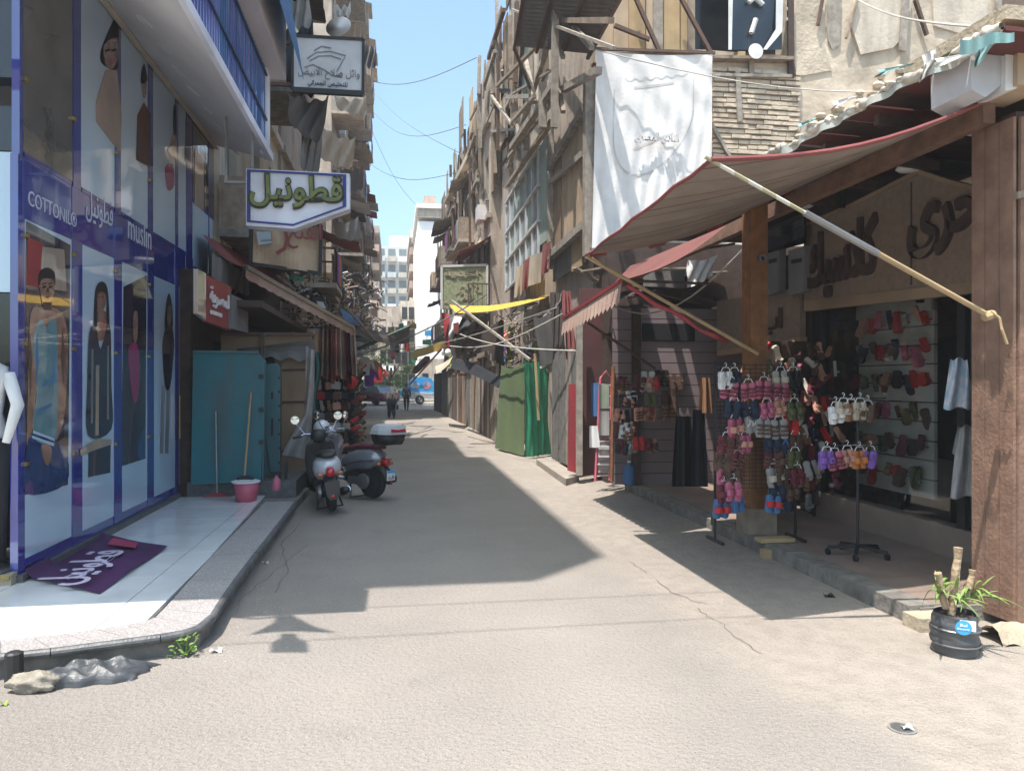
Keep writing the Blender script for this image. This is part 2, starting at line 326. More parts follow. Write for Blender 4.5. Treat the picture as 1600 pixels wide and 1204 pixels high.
def lettering(text, O, rt, up, width=None, height=None, depth=.01, off=0., shear=0.):
    """Text as solid geometry in the plane (rt, up) with its lower left at O; each contour its own slightly staggered solid."""
    s = arabic(text) if ord(text[0]) > 255 else text
    c = bpy.data.curves.new('t', 'FONT'); c.body = s; c.size = 1; c.resolution_u = 3
    o = bpy.data.objects.new('t', c); COL.objects.link(o)
    dg = bpy.context.evaluated_depsgraph_get(); cu = o.evaluated_get(dg).to_curve(dg)
    loops = []
    for sp in cu.splines:
        bp = sp.bezier_points; n = len(bp); pts = []
        if n:
            for i in range(n):
                a, b = bp[i], bp[(i + 1) % n]; p0, p1, p2, p3 = a.co, a.handle_right, b.handle_left, b.co
                for k in range(4):
                    q = k / 4; pts.append(p0 * (1 - q) ** 3 + p1 * 3 * q * (1 - q) ** 2 + p2 * 3 * q * q * (1 - q) + p3 * q ** 3)
        else: pts = [V(p.co[:3]) for p in sp.points]
        cl = []
        for p in pts:
            if not cl or (V(p[:2]) - V(cl[-1])).length > 1e-3: cl.append((p[0], p[1]))
        if len(cl) > 2: loops.append(cl)
    o.evaluated_get(dg).to_curve_clear(); bpy.data.objects.remove(o)
    def area(l): return sum(l[i - 1][0] * l[i][1] - l[i][0] * l[i - 1][1] for i in range(len(l))) / 2
    def inside(p, l):
        r = False
        for i in range(len(l)):
            (x1, y1), (x2, y2) = l[i - 1], l[i]
            if (y1 > p[1]) != (y2 > p[1]) and p[0] < (x2 - x1) * (p[1] - y1) / (y2 - y1) + x1: r = not r
        return r
    if not loops: return MB()
    big = max(loops, key=lambda l: abs(area(l))); sg = math.copysign(1, area(big))
    outs = [l for l in loops if area(l) * sg > 0]; holes = [l for l in loops if area(l) * sg <= 0]
    xs = [p[0] for l in loops for p in l]; ys = [p[1] for l in loops for p in l]
    x0, y0 = min(xs), min(ys); kx = width / (max(xs) - x0) if width else None; ky = height / (max(ys) - y0) if height else kx
    if kx is None: kx = ky
    O = V(O); rt = V(rt).normalized(); up = V(up).normalized(); nn = rt.cross(up); mb = MB()
    for k, ol in enumerate(outs):
        hs = [h for h in holes if inside(h[0], ol)]
        t = bpy.data.curves.new('t', 'CURVE'); t.dimensions = '2D'; t.fill_mode = 'BOTH'; t.extrude = .5; t.offset = off
        for l in [ol] + hs:
            sp = t.splines.new('POLY'); sp.points.add(len(l) - 1); sp.use_cyclic_u = True
            for i, p in enumerate(l): sp.points[i].co = (p[0], p[1], 0, 1)
        ob = bpy.data.objects.new('t', t); me = ob.to_mesh(); dz = depth + (k % 5) * min(.0012, depth * .1)
        mb.add([O + rt * ((v.co.x - x0 + shear * (v.co.y - y0)) * kx) + up * ((v.co.y - y0) * ky) + nn * ((v.co.z + .5) * dz) for v in me.vertices],
            [list(p.vertices) for p in me.polygons])
        ob.to_mesh_clear(); bpy.data.objects.remove(ob)
    return mb
def stroke(mb, pts, O, rt, up, wd, depth=.01):
    """A flat brush stroke through 2D points."""
    O = V(O); rt = V(rt); up = V(up); nn = rt.cross(up).normalized()
    P = [V(p) for p in pts]; L = []; Q = []
    for i, p in enumerate(P):
        d = (P[min(i + 1, len(P) - 1)] - P[max(i - 1, 0)]).normalized(); k = V((-d.y, d.x)) * wd / 2
        L.append(p + k); Q.append(p - k)
    f = lambda q, z: O + rt * q.x + up * q.y + nn * z
    n = len(P)
    return mb.loft([[f(L[i], 0), f(Q[i], 0), f(Q[i], depth), f(L[i], depth)] for i in range(n)])
# ---------------- walls ----------------
def wallgrid(mb, O, u, n, L, z0, z1, holes, depth=.2):
    O = V((*O[:2], 0)); u = V((*u, 0)); n = V((*n, 0))
    ss = sorted({0, L, *[h[0] for h in holes], *[h[1] for h in holes]}); zz = sorted({z0, z1, *[h[2] for h in holes], *[h[3] for h in holes]})
    P = lambda s, z, d=0: O + u * s + n * -d + V((0, 0, z))
    for a, b in zip(ss, ss[1:]):
        for c, d in zip(zz, zz[1:]):
            m = ((a + b) / 2, (c + d) / 2)
            if any(h[0] < m[0] < h[1] and h[2] < m[1] < h[3] for h in holes): continue
            mb.poly([P(a, c), P(b, c), P(b, d), P(a, d)])
    for h in holes:
        a, b, c, d = h[:4]
        for p, q in (((a, c), (b, c)), ((b, c), (b, d)), ((b, d), (a, d)), ((a, d), (a, c))):
            mb.poly([P(*p), P(*q), P(*q, depth), P(*p, depth)])
def window(par, O, u, n, h, style='shutter', depth=.2, sill=None):
    """One window in its opening: frame with bars, pane or shutter leaves."""
    O = V((*O[:2], 0)); u = V((*u, 0)); n = V((*n, 0)); a, b, c, d = h[:4]
    P = lambda s, z, q=0: O + u * s - n * q + V((0, 0, z))
    t = .06; mb = MB()
    for p, q in (((a, c + t / 2), (b, c + t / 2)), ((a, d - t / 2), (b, d - t / 2))): mb.bar(P(*p, depth - .05), P(*q, depth - .05), .06, t)
    for s in (a + t / 2, b - t / 2, (a + b) / 2): mb.bar(P(s, c + t, depth - .05), P(s, d - t, depth - .05), t, .05)
    fr = {'shutter': shut, 'green': greenshut, 'teal': winteal}.get(style, whiteal if style == 'glass' else wood)
    f = part(par, 'window', mb, fr)
    part(f, 'pane', MB().poly([P(a, c, depth - .01), P(b, c, depth - .01), P(b, d, depth - .01), P(a, d, depth - .01)]), winD)
    if style in ('shutter', 'green', 'teal'):
        mb = MB()
        for s0, s1 in ((a, (a + b) / 2), ((a + b) / 2, b)):
            if R.random() < .3: continue
            k = c + .08
            while k < d - .05: mb.bar(P(s0 + .04, k, depth - .1), P(s1 - .04, k, depth - .1), .02, .055, roll=.5); k += .09
        if mb.v: part(f, 'shutter_slats', mb, fr)
    if sill is not None: part(f, 'sill', MB().bar(P(a - .1, c - .04, -.06), P(b + .1, c - .04, -.06), .16, .06), sill)
    return f
# ================= GROUND =================
struct('ground', MB().poly([(-300, -60, -.01), (300, -60, -.01), (300, 500, -.01), (-300, 500, -.01)]), dustcon)
struct('road', MB().grid(lambda u, v: V((-9 + 22 * u, -6 + 176 * v, 0)), 24, 80), asphalt)
# cracks: shallow dark grooves in the road
def crack(pxs, wd, nm='road_crack'):
    pts = [U(*p, Z=.004) for p in pxs]; out = []
    for a, b in zip(pts, pts[1:]):
        for k in range(5): out.append(a.lerp(b, k / 5) + V((R.uniform(-.02, .02), R.uniform(-.02, .02), 0)))
    out.append(pts[-1]); m = MB(); L = []
    for i, p in enumerate(out):
        d = (out[min(i + 1, len(out) - 1)] - out[max(i - 1, 0)]).normalized(); q = V((-d.y, d.x, 0)) * wd * R.uniform(.3, 1)
        L.append([p + q, p - q])
    m.loft(L, caps=False, closed=False); return struct(nm, m, M('crack_dirt', (.13, .115, .10), dirt=0))
crack([(985, 877), (1000, 885), (1010, 895)], .006)
crack([(1027, 905), (1050, 925), (1085, 938), (1105, 943)], .005)
crack([(1088, 948), (1110, 965), (1130, 975), (1150, 995), (1190, 1020)], .0055)
crack([(470, 815), (440, 850), (450, 890), (430, 925)], .006)
crack([(365, 958), (380, 930), (420, 900), (455, 870), (480, 850)], .004)
# pavement beyond crossing street and kerbs
struct('far_pavement', MB().box(-40, 60, 68, 74, 0, .15), dustcon)
# ================= LEFT PLATFORM =================
ZP = .16
outer = [U(*p, Z=ZP) for p in [(-140, 1034), (-60, 1027), (0, 1020), (80, 1012), (150, 1003), (205, 996), (250, 990), (285, 984), (310, 976), (332, 958), (346, 935), (368, 904), (400, 862), (430, 824), (462, 782)]]
inner = [U(*p, Z=ZP) for p in [(-140, 1012), (-60, 1005), (0, 999), (50, 994), (100, 989), (150, 982), (195, 975), (225, 970), (243, 963), (256, 950), (272, 933), (296, 906), (330, 869), (372, 826), (415, 783)]]
XF = -3.05
def clip(poly, a, b):
    o = []; d = V((b - a)[:2]); nrm = V((-d.y, d.x))
    s = [nrm.dot(V(p[:2]) - V(a[:2])) for p in poly]
    for i in range(len(poly)):
        j = (i + 1) % len(poly)
        if s[i] >= 0: o.append(poly[i])
        if (s[i] >= 0) != (s[j] >= 0): o.append(poly[i].lerp(poly[j], s[i] / (s[i] - s[j])))
    return o
pv = thing('pavement', None, None, (-2, 8, 0)); pv['kind'] = 'structure'; del_ = [pv.pop(k, None) for k in ('label', 'category')]
part(pv, 'platform_core', MB().prism([V((p.x, p.y, 0)) + V((-.03 if i > 8 else 0, .04 if i < 9 else 0, 0)) for i, p in enumerate(outer)] + [V((outer[-1].x, 12.4, 0)), V((-8, 12.4, 0)), V((-8, outer[0].y, 0))], (0, 0, ZP - .05)), cement)
hull = inner[2:]
tl = MB
for ix in range(-6, 2):
    for iy in range(0, 8):
        x0, y0 = -3.05 + ix * 1.08, 4.9 + iy * .92
        if iy > 6: continue
        c = [V((x0 + .004, y0 + .004, ZP)), V((x0 + 1.076, y0 + .004, ZP)), V((x0 + 1.076, y0 + .916, ZP)), V((x0 + .004, y0 + .916, ZP))]
        for a, b in zip(inner, inner[1:]):
            if len(c) > 2: c = clip(c, a, b)
        if len(c) > 2: part(pv, 'tile', MB().prism([p - V((0, 0, .03)) for p in c], (0, 0, .03)), whitetile)
for i in range(len(outer) - 1):
    a, b, c, d = outer[i], outer[i + 1], inner[i + 1], inner[i]
    q = [a.lerp(b, .01), a.lerp(b, .99), c.lerp(d, .01), c.lerp(d, .99)]
    part(pv, 'granite_slab', MB().prism([p - V((0, 0, .035)) for p in q], (0, 0, .033)), granite)
    if i % 3 == 0 and i < 12 or i > 11:
        run = [outer[k] - V((0, 0, .028)) for k in range(i, min(i + 4, 13) if i < 12 else i + 2)]
        run[0] = run[0].lerp(run[1], .006); run[-1] = run[-1].lerp(run[-2], .006)
        part(pv, 'kerb_stone', MB().tube(run, .03, 12), darkgran)
# dirt and broken plaster on the kerb face, small black post at its left end
kf = [(0, 1045), (120, 1032)]
top('kerb_bollard', MB().lathe(U(22, 1070, Z=0), [(.05, 0), (.05, .19), (.035, .2)], 10), darkmetal, 'short dark post stub against the kerb beside the beige rock', 'bollard')
# steps at the far end of the platform
struct('raised_step', MB().box(-2.93, -1.42, 11.35, 12.6, .0, .36), darkgran)
# ================= BLUE CORNER SHOP =================
def LF(px, py, e=0): return U(px, py, X=XF + e)
shop = thing('corner_shop', 'blue framed glass clothing shop with posters on its windows, at the left corner', 'shop', (XF, 6.57, 0))
Y0 = LF(27, 905).y; Y1 = 11.35
zb0, zb1 = LF(38, 342).z, LF(38, 246).z
ZT = 5.84
part(shop, 'wall', MB().box(-9, XF - .12, Y0 + .3, Y1, 0, ZT), darkmetal)
part(shop, 'plinth', MB().box(XF - .1, XF + .05, Y0 - .02, Y1, ZP, ZP + .06), darkgran)
cols = [27, 38, 112, 128, 178, 190, 230, 240, 273, 279, 290, 301]
ys = [LF(c, 600).y for c in cols]
def sheet(y0, y1, z0, z1, th=.02, e=0): return MB().box(XF - th + e, XF + e, y0, y1, z0, z1)
# lower floor: cobalt posts, pale vinyl panes
def posts(z0, z1):
    for a, b in ((0, 1), (2, 3), (4, 5), (6, 7), (8, 9), (10, 11)): part(shop, 'frame', sheet(ys[a], ys[b] - .004, z0, z1, .06, .006), cobalt)
posts(ZP + .06, zb1)
for a, b in ((1, 2), (3, 4), (5, 6), (7, 8), (9, 10)):
    part(shop, 'frame', sheet(ys[a], ys[b], ZP + .06, ZP + .16, .06), cobalt)
    part(shop, 'glass_pane', sheet(ys[a] + .004, ys[b] - .004, ZP + .164, zb0), paleblue)
    part(shop, 'name_band', sheet(ys[a] + .004, ys[b] - .004, zb0 + .004, zb1), cobalt)
for a, b in ((0, 1), (2, 3), (4, 5), (6, 7), (8, 9), (10, 11)): part(shop, 'frame', sheet(ys[a] + .03, ys[b] - .03, zb1 + .004, ZT, .06, .004), cobalt)
for a, b in ((1, 2), (3, 4), (5, 6), (7, 8), (9, 10)):
    part(shop, 'upper_pane', sheet(ys[a] - .02, ys[b] + .02, zb1 + .05, ZT), mirrorglass if a == 1 else paleblue)
    part(shop, 'frame', sheet(ys[a] + .004, ys[b] - .004, zb1 + .004, zb1 + .046, .05, .002), cobalt)
y2, y3 = LF(326, 300).y, LF(352, 300).y
part(shop, 'wall', MB().box(-9, XF - .12, Y1 + .01, y3, zb1 - .2, ZT), darkmetal)
for p_, q_, zz_, m_ in ((ys[11] + .02, y2 - .03, zb1 + .9, mirrorglass), (y2 + .03, y3, zb1 + .9, mirrorglass)):
    part(shop, 'upper_pane', sheet(p_, q_, zz_ + .03, ZT), m_); part(shop, 'upper_pane', sheet(p_, q_, zb1 - .1, zz_ - .03), paleblue)
    part(shop, 'frame', sheet(p_, q_, zz_ - .03, zz_ + .03, .05, .004), cobalt)
part(shop, 'frame', sheet(y2 - .03, y2 + .03, zb1 - .1, ZT, .05, .006), cobalt); part(shop, 'frame', sheet(y3, y3 + .06, zb1 - .1, ZT, .05, .006), whiteal)
part(shop, 'frame', sheet(ys[11], y3, zb1 - .22, zb1 - .1, .05, .01), cobalt)
# rest of the facade towards the far end
zz = zb1
# prints on the glass, traced where they hang
lay = [0]
def pr(mat, pts, e=.003, sub='poster'):
    if mat in (skin, hair, paqua, pjean, ppink) or (mat is pdark and e > .006) and len(pts) > 4:
        o_ = []; n_ = len(pts)
        for i in range(n_):
            p0, p1, p2, p3 = [V(pts[(i + k) % n_]) for k in (-1, 0, 1, 2)]
            for t in (0, .25, .5, .75): o_.append(tuple(.5 * (2 * p1 + (p2 - p0) * t + (2 * p0 - 5 * p1 + 4 * p2 - p3) * t * t + (3 * p1 - p0 - 3 * p2 + p3) * t ** 3)))
        pts = o_
    lay[0] += 1; q = [LF(x, y, e) for x, y in pts]
    return part(shop, sub, MB().prism(q, (.0012 + .0002 * (lay[0] % 4), 0, 0)), mat)
# pane 1: man in aqua vest and jeans
pr(pdark, [(41, 345), (110, 383), (106, 757), (37, 773)])
pr(redp, [(43, 370), (68, 380), (66, 450), (42, 445)], .005); pr(pbeige, [(66, 385), (100, 390), (104, 455), (62, 450)], .005)
pr(skin, [(62, 440), (68, 432), (82, 432), (85, 445), (82, 470), (74, 483), (66, 474)], .007)
pr(hair, [(60, 446), (62, 425), (74, 418), (85, 426), (86, 446), (82, 436), (66, 436)], .009)
pr(skin, [(48, 490), (66, 480), (82, 480), (98, 492), (106, 530), (104, 600), (100, 650), (92, 680), (86, 680), (88, 600), (60, 600), (52, 660), (46, 700), (42, 690), (44, 600)], .007)
pr(paqua, [(58, 505), (66, 500), (72, 512), (80, 498), (88, 505), (90, 560), (90, 640), (84, 692), (52, 680), (58, 600), (51, 540)], .009)
pr(pjean, [(50, 682), (86, 694), (102, 700), (103, 755), (40, 770), (42, 700)], .009)
pr(skin, [(66, 694), (80, 698), (78, 722), (72, 726), (66, 708)], .011)
pr(paleblue, [(52, 672), (85, 685), (84, 697), (50, 684)], .011)
pr(pjean, [(52, 677), (85, 689), (85, 692), (51, 680)], .0125)
for x in (70, 79): pr(hair, [(x - 2, 447), (x + 2, 446), (x + 2, 449), (x - 2, 450)], .0105); pr(hair, [(x - 3, 443), (x + 3, 441), (x + 3, 442.5), (x - 3, 444.5)], .0105)
pr(redcloth, [(71, 464), (75, 466), (79, 463), (75, 461.5)], .0105); pr(COLS['brown'], [(74, 449), (76, 449), (77, 457), (73, 457)], .0105)
pr(COLS['brown'], [(67, 472), (81, 472), (80, 484), (68, 484)], .0085)
for q_ in ([(58, 520), (60, 560), (57, 600), (56, 560)], [(84, 540), (86, 580), (83, 620), (82, 580)], [(66, 600), (84, 590), (84, 594), (66, 606)], [(58, 640), (80, 630), (80, 634), (60, 646)]): pr(COLS['blue'], q_, .0105)
for q_ in ([(98, 510), (101, 560), (99, 600), (96, 560)], [(47, 520), (50, 560), (48, 620), (45, 570)]): pr(COLS['brown'], q_, .0105)
# pane 2: woman in black top
pr(skin, [(152, 455), (160, 448), (166, 458), (164, 478), (157, 490), (151, 478)], .005)
pr(hair, [(147, 510), (149, 455), (158, 440), (168, 452), (171, 510), (166, 500), (166, 462), (153, 460), (152, 505)], .007)
pr(skin, [(150, 490), (166, 488), (166, 525), (150, 530)], .005)
pr(pdark, [(140, 520), (150, 512), (157, 545), (168, 508), (173, 520), (174, 600), (174, 670), (138, 680), (137, 600)], .009)
pr(pbeige, [(150, 570), (155, 570), (154, 680), (149, 680)], .011)
pr(pdark, [(139, 700), (173, 690), (172, 738), (138, 745)], .006)
pr(pbeige, [(125, 702), (150, 686), (174, 686), (174, 694), (150, 702), (126, 712)], .012)
for x in (155, 161): pr(hair, [(x - 1.2, 463), (x + 1.2, 463), (x + 1.2, 465), (x - 1.2, 465)], .0085)
pr(redcloth, [(156, 474), (158, 475), (161, 474), (158, 473)], .0085)
pr(greycloth, [(143, 545), (146, 545), (145, 660), (142, 662)], .0105); pr(greycloth, [(168, 540), (170, 540), (170, 655), (167, 655)], .0105)
# pane 3: dark scene with a magenta dress
pr(pdark, [(193, 448), (229, 430), (227, 716), (190, 728)])
pr(ppink, [(201, 545), (212, 535), (218, 560), (217, 610), (210, 630), (203, 590)], .006)
pr(skin, [(209, 490), (215, 490), (214, 530), (209, 530)], .006); pr(pjean, [(216, 690), (226, 665), (226, 712), (216, 714)], .006)
# pane 4: standing woman with black jacket and patterned leggings
pr(hair, [(259, 480), (264, 458), (269, 480), (269, 515), (258, 515)], .005)
pr(pdark, [(254, 540), (260, 510), (268, 510), (272, 540), (266, 602), (258, 602)], .007)
for x in (253, 261): pr(greyprint, [(x, 602), (x + 5, 602), (x + 2, 708), (x - 3, 708)], .005)
pr(skin, [(262, 480), (267, 480), (267, 505), (262, 505)], .009)
# upper panes: heads and figures
pr(hair, [(158, 80), (172, 45), (184, 28), (185, 95), (180, 110), (160, 100)], .005); pr(skin, [(163, 70), (183, 60), (184, 90), (175, 108), (164, 98)], .007)
for x in (168, 178): pr(hair, [(x - 3, 78), (x + 3, 76), (x + 3, 79), (x - 3, 81)], .009)
pr(redcloth, [(170, 98), (175, 100), (180, 97), (175, 95)], .009)
pr(pbeige, [(150, 160), (165, 110), (182, 105), (190, 180), (188, 240), (150, 190)], .004)
pr(hair, [(221, 118), (225, 100), (229, 115), (229, 128), (221, 130)], .007); pr(skin, [(222, 118), (229, 118), (228, 150), (223, 150)], .005)
pr(COLS['brown'], [(215, 180), (225, 160), (235, 178), (235, 262), (213, 250)], .005)
pr(hair, [(271, 170), (275, 165), (275, 208), (271, 205)], .005); pr(pbeige, [(262, 235), (272, 205), (276, 215), (276, 250), (266, 245)], .004)
pr(pdark, [(290, 185), (298, 205), (296, 262), (289, 250)], .004); pr(ppink, [(258, 262), (270, 258), (272, 290), (262, 296)], .004)
pr(pbeige, [(304, 235), (318, 250), (318, 330), (304, 320)], .004); pr(pdark, [(323, 258), (340, 280), (340, 345), (324, 330)], .004)
# lettering on the bands
for t, p0, p1, h in (('COTTONIL®', (44, 320), (119, 346), 25),):
    a, b = LF(p0[0], p0[1], .002), LF(p1[0], p1[1], .002); hh = (LF(p0[0], p0[1] - h) - LF(*p0)).length
    part(shop, 'shop_name', lettering(t, V((a.x, a.y, a.z)), (0, 1, (b.z - a.z) / (b.y - a.y) * 0), (0, 0, 1), width=b.y - a.y, height=hh, depth=.004), pwhite)
part(shop, 'shop_name', lettering('muslin', LF(200, 372, .004) + V((0, 0, 0)), (0, 1, 0), (0, 0, 1), width=LF(236, 380).y - LF(200, 372).y, height=.3, depth=.004), pwhite)
part(shop, 'shop_name', lettering('قطونيل', LF(134, 345, .004), (0, 1, 0), (0, 0, 1), width=LF(176, 345).y - LF(134, 345).y, height=.34, depth=.004), pwhite)
# glass holders
for yy in (ys[2] + .02, ys[4] + .02, ys[6] + .02, ys[1]):
    for z in (1.1, 2.1, 3.0, 4.3): part(shop, 'glass_clip', MB().box(XF, XF + .03, yy - .02, yy + .03, z, z + .03), brass)
# door handle
part(shop, 'door_handle', MB().tube([LF(281, 618, .05), LF(281, 685, .05)], .012), brass)
# camera-facing side of the corner
for z0, z1, m in ((ZP + .1, 2.55, darkglass), (2.56, 3.75, paleblue), (3.76, ZT, darkglass)):
    part(shop, 'side_pane', MB().box(-9, XF - .02, Y0 + .28, Y0 + .3, z0, z1), m)
part(shop, 'side_plinth', MB().box(-9, XF, Y0 - .1, Y0 + .3, ZP, ZP + .09), beigestone)
part(shop, 'gold_trim', MB().box(-9, XF - .01, Y0 - .11, Y0 - .1, ZP + .05, ZP + .08), brass)
# soffit and glazed upper storey
XO, ZO = -1.7, 4.85; YE = U(422, 259, X=XO).y
yi = U(335, 230, X=XF).y
Ya = 5.5
part(shop, 'soffit', MB().add([(XF, Ya, ZT), (XO, Ya, ZO), (XO, YE, ZO), (XF, yi, ZT), (XF, Ya, ZT + .1), (XO, Ya, ZO + .1), (XO, YE, ZO + .1), (XF, yi, ZT + .1)],
    [(0, 1, 2, 3), (4, 5, 6, 7), (0, 1, 5, 4), (1, 2, 6, 5), (2, 3, 7, 6), (3, 0, 4, 7)]), whiteal)
part(shop, 'shadow_slab', MB().box(-8, -1.46, 4.86, 5.46, 4.86, 4.95), whiteal)  # added slab out of view, placed to cast the stepped shadow edge
part(shop, 'soffit_trim', MB().bar((XF + .05, Ya, ZT - .03), (XF + .05, yi, ZT - .03), .07, .1), beigecloth)
part(shop, 'edge_trim', MB().bar((XO + .02, Ya, ZO + .03), (XO + .02, YE, ZO + .03), .05, .1), signwhite)
for k in range(12):
    y = 6.2 + k * .62; q = .42
    if y > yi - .6: break
    c = V((XF * (1 - q) + XO * q, y * 1.0, ZT * (1 - q) + ZO * q - .004)); ax = V((XF - XO, 0, ZT - ZO)).cross(V((0, 1, 0))).normalized()
    if ax.z > 0: ax = -ax
    part(shop, 'downlight', MB().lathe(c, [(.0, .006), (.075, .006), (.085, .012), (.1, .0)], 16, ax), greysign)
part(shop, 'glazing', MB().box(XO - .06, XO - .03, Ya, YE - .3, ZO + .1, 6.4), purglass)
k = Ya
while k < YE - .35:
    part(shop, 'glazing_rib', MB().bar((XO - .02, k, ZO + .1), (XO - .02, k + R.uniform(-.02, .02), 6.4), .02, .035), COLS['blue'] if R.random() < .35 else purglass); k += .105
for z in (5.35, 5.95): part(shop, 'glazing_rail', MB().bar((XO + .005, Ya, z), (XO + .005, YE - .3, z - .05), .02, .03), navy)
part(shop, 'end_panel', MB().box(XO - .08, XO, YE - .3, YE, ZO, 6.5), signwhite)
part(shop, 'fascia', MB().box(XO - .1, -1.5, Ya, YE + .1, 6.0, 6.9), whiteal)
part(shop, 'awning', MB().grid(lambda u, v: V((-1.49 + .22 * v, Ya + (YE - Ya + .2) * u, 7.4 - 1.35 * v)), 30, 3), blueaw)
# wires and pipes hanging at the shop's far end
for k in range(5):
    a = LF(303 + k * 2, 500 + k * 4, .05)
    part(shop, 'loose_cable', MB().tube([a + V((.02 * math.sin(t * 2.2 + k), .05 * k + .1 * math.sin(t * 1.3 + k), -.1 * t)) for t in range(9)], .008, 5), palecable)
# ----- upper storeys over the corner, stepped out of view to shape the street's shadow -----
tower = thing('apartment_tower', 'tall beige apartment block above the blue corner shop, stepped to shape the street shadow', 'building', (-4, 8, 6.9))
for x1, ya, z0, z1 in ((-2.5, 5.1, 6.9, 9), (-2.6, 4.4, 9, 12.5), (-2.75, 3.9, 12.5, 15.5), (-2.62, 2.98, 15.5, 19)):
    part(tower, 'wall', MB().box(-12, x1, ya, 13.4, z0, z1), plaster2)
# ----- projecting shop sign -----
ys_ = 9.6
sg = thing('projecting_sign', 'white shop sign with blue border and green Arabic letters over the left pavement', 'sign', U(383, 350, Y=ys_))
q = [U(*p, Y=ys_) for p in [(384, 352), (384, 263), (546, 271), (546, 326), (458, 357)]]
part(sg, 'sign_box', MB().prism([p + V((0, .01, 0)) for p in q], (0, .22, 0)), signwhite)
def border(q, t, y): # frame strip along a convex outline
    c = sum(q, V()) / len(q); m = MB()
    for a, b in zip(q, q[1:] + q[:1]):
        m.prism([a, b, b.lerp(c, t), a.lerp(c, t)], (0, -.012, 0))
    return m
part(sg, 'border', border([U(*p, Y=ys_) for p in [(386, 347), (386, 265), (541, 273), (541, 323), (458, 353)]], .07, 0), signblue)
O_ = U(392, 322, Y=ys_ - .004); W_ = (U(534, 322, Y=ys_) - U(392, 322, Y=ys_)).x
part(sg, 'letter_edge', lettering('قطونيل', O_ + V((-.012, .0, -.012)), (1, 0, 0), (0, 0, 1), width=W_ + .024, height=.40, depth=.03, off=.045), blacktrim)
part(sg, 'letter', lettering('قطونيل', O_, (1, 0, 0), (0, 0, 1), width=W_, height=.375, depth=.045, off=.016), olive)
for x_ in (q[0].x + .06, q[0].x - .25): part(sg, 'bracket', MB().bar((x_, ys_ + .1, 4.25 if x_ < q[0].x else q[1].z), (x_, ys_ + .1, 5.05), .03), metal)
part(sg, 'bracket', MB().bar((q[0].x - .27, ys_ + .1, 4.25), (q[0].x, ys_ + .1, 4.25), .035), metal)
# ----- grey projecting sign above -----
yb = 14.0
sg = thing('projecting_sign', 'grey white projecting signboard with faint ship emblem, high above the green lettered sign', 'sign', U(457, 138, Y=yb))
q = [U(*p, Y=yb) for p in [(457, 139), (457, 56), (568, 62), (567, 147)]]
part(sg, 'sign_face', MB().prism(q, (0, .15, 0)), greysign)
part(sg, 'frame', MB().bar(q[0], q[1], .05).bar(q[1], q[2], .05).bar(q[2], q[3], .05).bar(q[3], q[0] - V((0, 0, .02)), .09), blacktrim)
for t, p0, p1, h, mt in (('وائل صلاح الابيض', (466, 122), (562, 127), 17, greyprint), ('للتخليص الجمركي', (481, 136), (543, 140), 11, navy)):
    a, b = U(*p0, Y=yb - .004), U(*p1, Y=yb - .004)
    part(sg, 'sign_lettering', lettering(t, a, b - a, (0, 0, 1), width=(b - a).length, height=h * 14 / F, depth=.012), mt)
mb = MB(); a = U(480, 118, Y=yb - .004)
for pts in ([(0, .30), (.15, .42), (.4, .46), (.68, .40), (.6, .25), (.52, .1)], [(.04, .26), (.2, .36), (.42, .38), (.6, .33)], [(-.05, .14), (.1, .2), (.3, .12), (.45, .02), (.62, .0)], [(.12, .45), (.25, .54), (.42, .52)]):
    stroke(mb, pts, a, (1, 0, 0), (0, 0, 1), .02, .008)
part(sg, 'emblem', mb, greyprint)
part(sg, 'bracket', MB().bar((-3, yb + .08, q[0].z + .1), (q[0].x, yb + .08, q[0].z + .1), .06).bar((-3, yb + .08, q[1].z - .1), (q[1].x, yb + .08, q[1].z - .1), .06), rust)
# ----- faded banner sign below -----
yc = 12.1
sg = thing('banner_sign', 'faded beige banner sign with red Arabic word hanging under the green lettered sign', 'sign', U(390, 412, Y=yc))
q = [U(*p, Y=yc) for p in [(392, 412), (392, 345), (502, 352), (500, 427)]]
part(sg, 'sheet', MB().grid(lambda u, v: q[0].lerp(q[3], u).lerp(q[1].lerp(q[2], u), v) + V((0, .05 * math.sin(u * 7 + v * 3), 0)), 16, 6), tanboard)
part(sg, 'frame', MB().bar(q[0], q[3], .05).bar(q[1], q[2], .05).bar(q[0], q[1], .05).bar(q[3], q[2], .05), darkmetal)
a = U(450, 388, Y=yc - .07); part(sg, 'sign_lettering', lettering('الفتح', a, (1, 0, 0), (0, 0, 1), width=.5, height=.42, depth=.02, off=.01), redcloth)
part(sg, 'picture_print', MB().prism([U(*p, Y=yc - .06) for p in [(400, 362), (423, 362), (425, 380), (404, 383)]], (0, -.01, 0)), pdark)
m = MB(); stroke(m, [(.0, 0), (.12, .08), (.16, .22), (.13, .36), (.06, .44)], U(432, 396, Y=yc - .07), (1, 0, 0), (0, 0, 1), .05); part(sg, 'picture_print', m, redcloth)
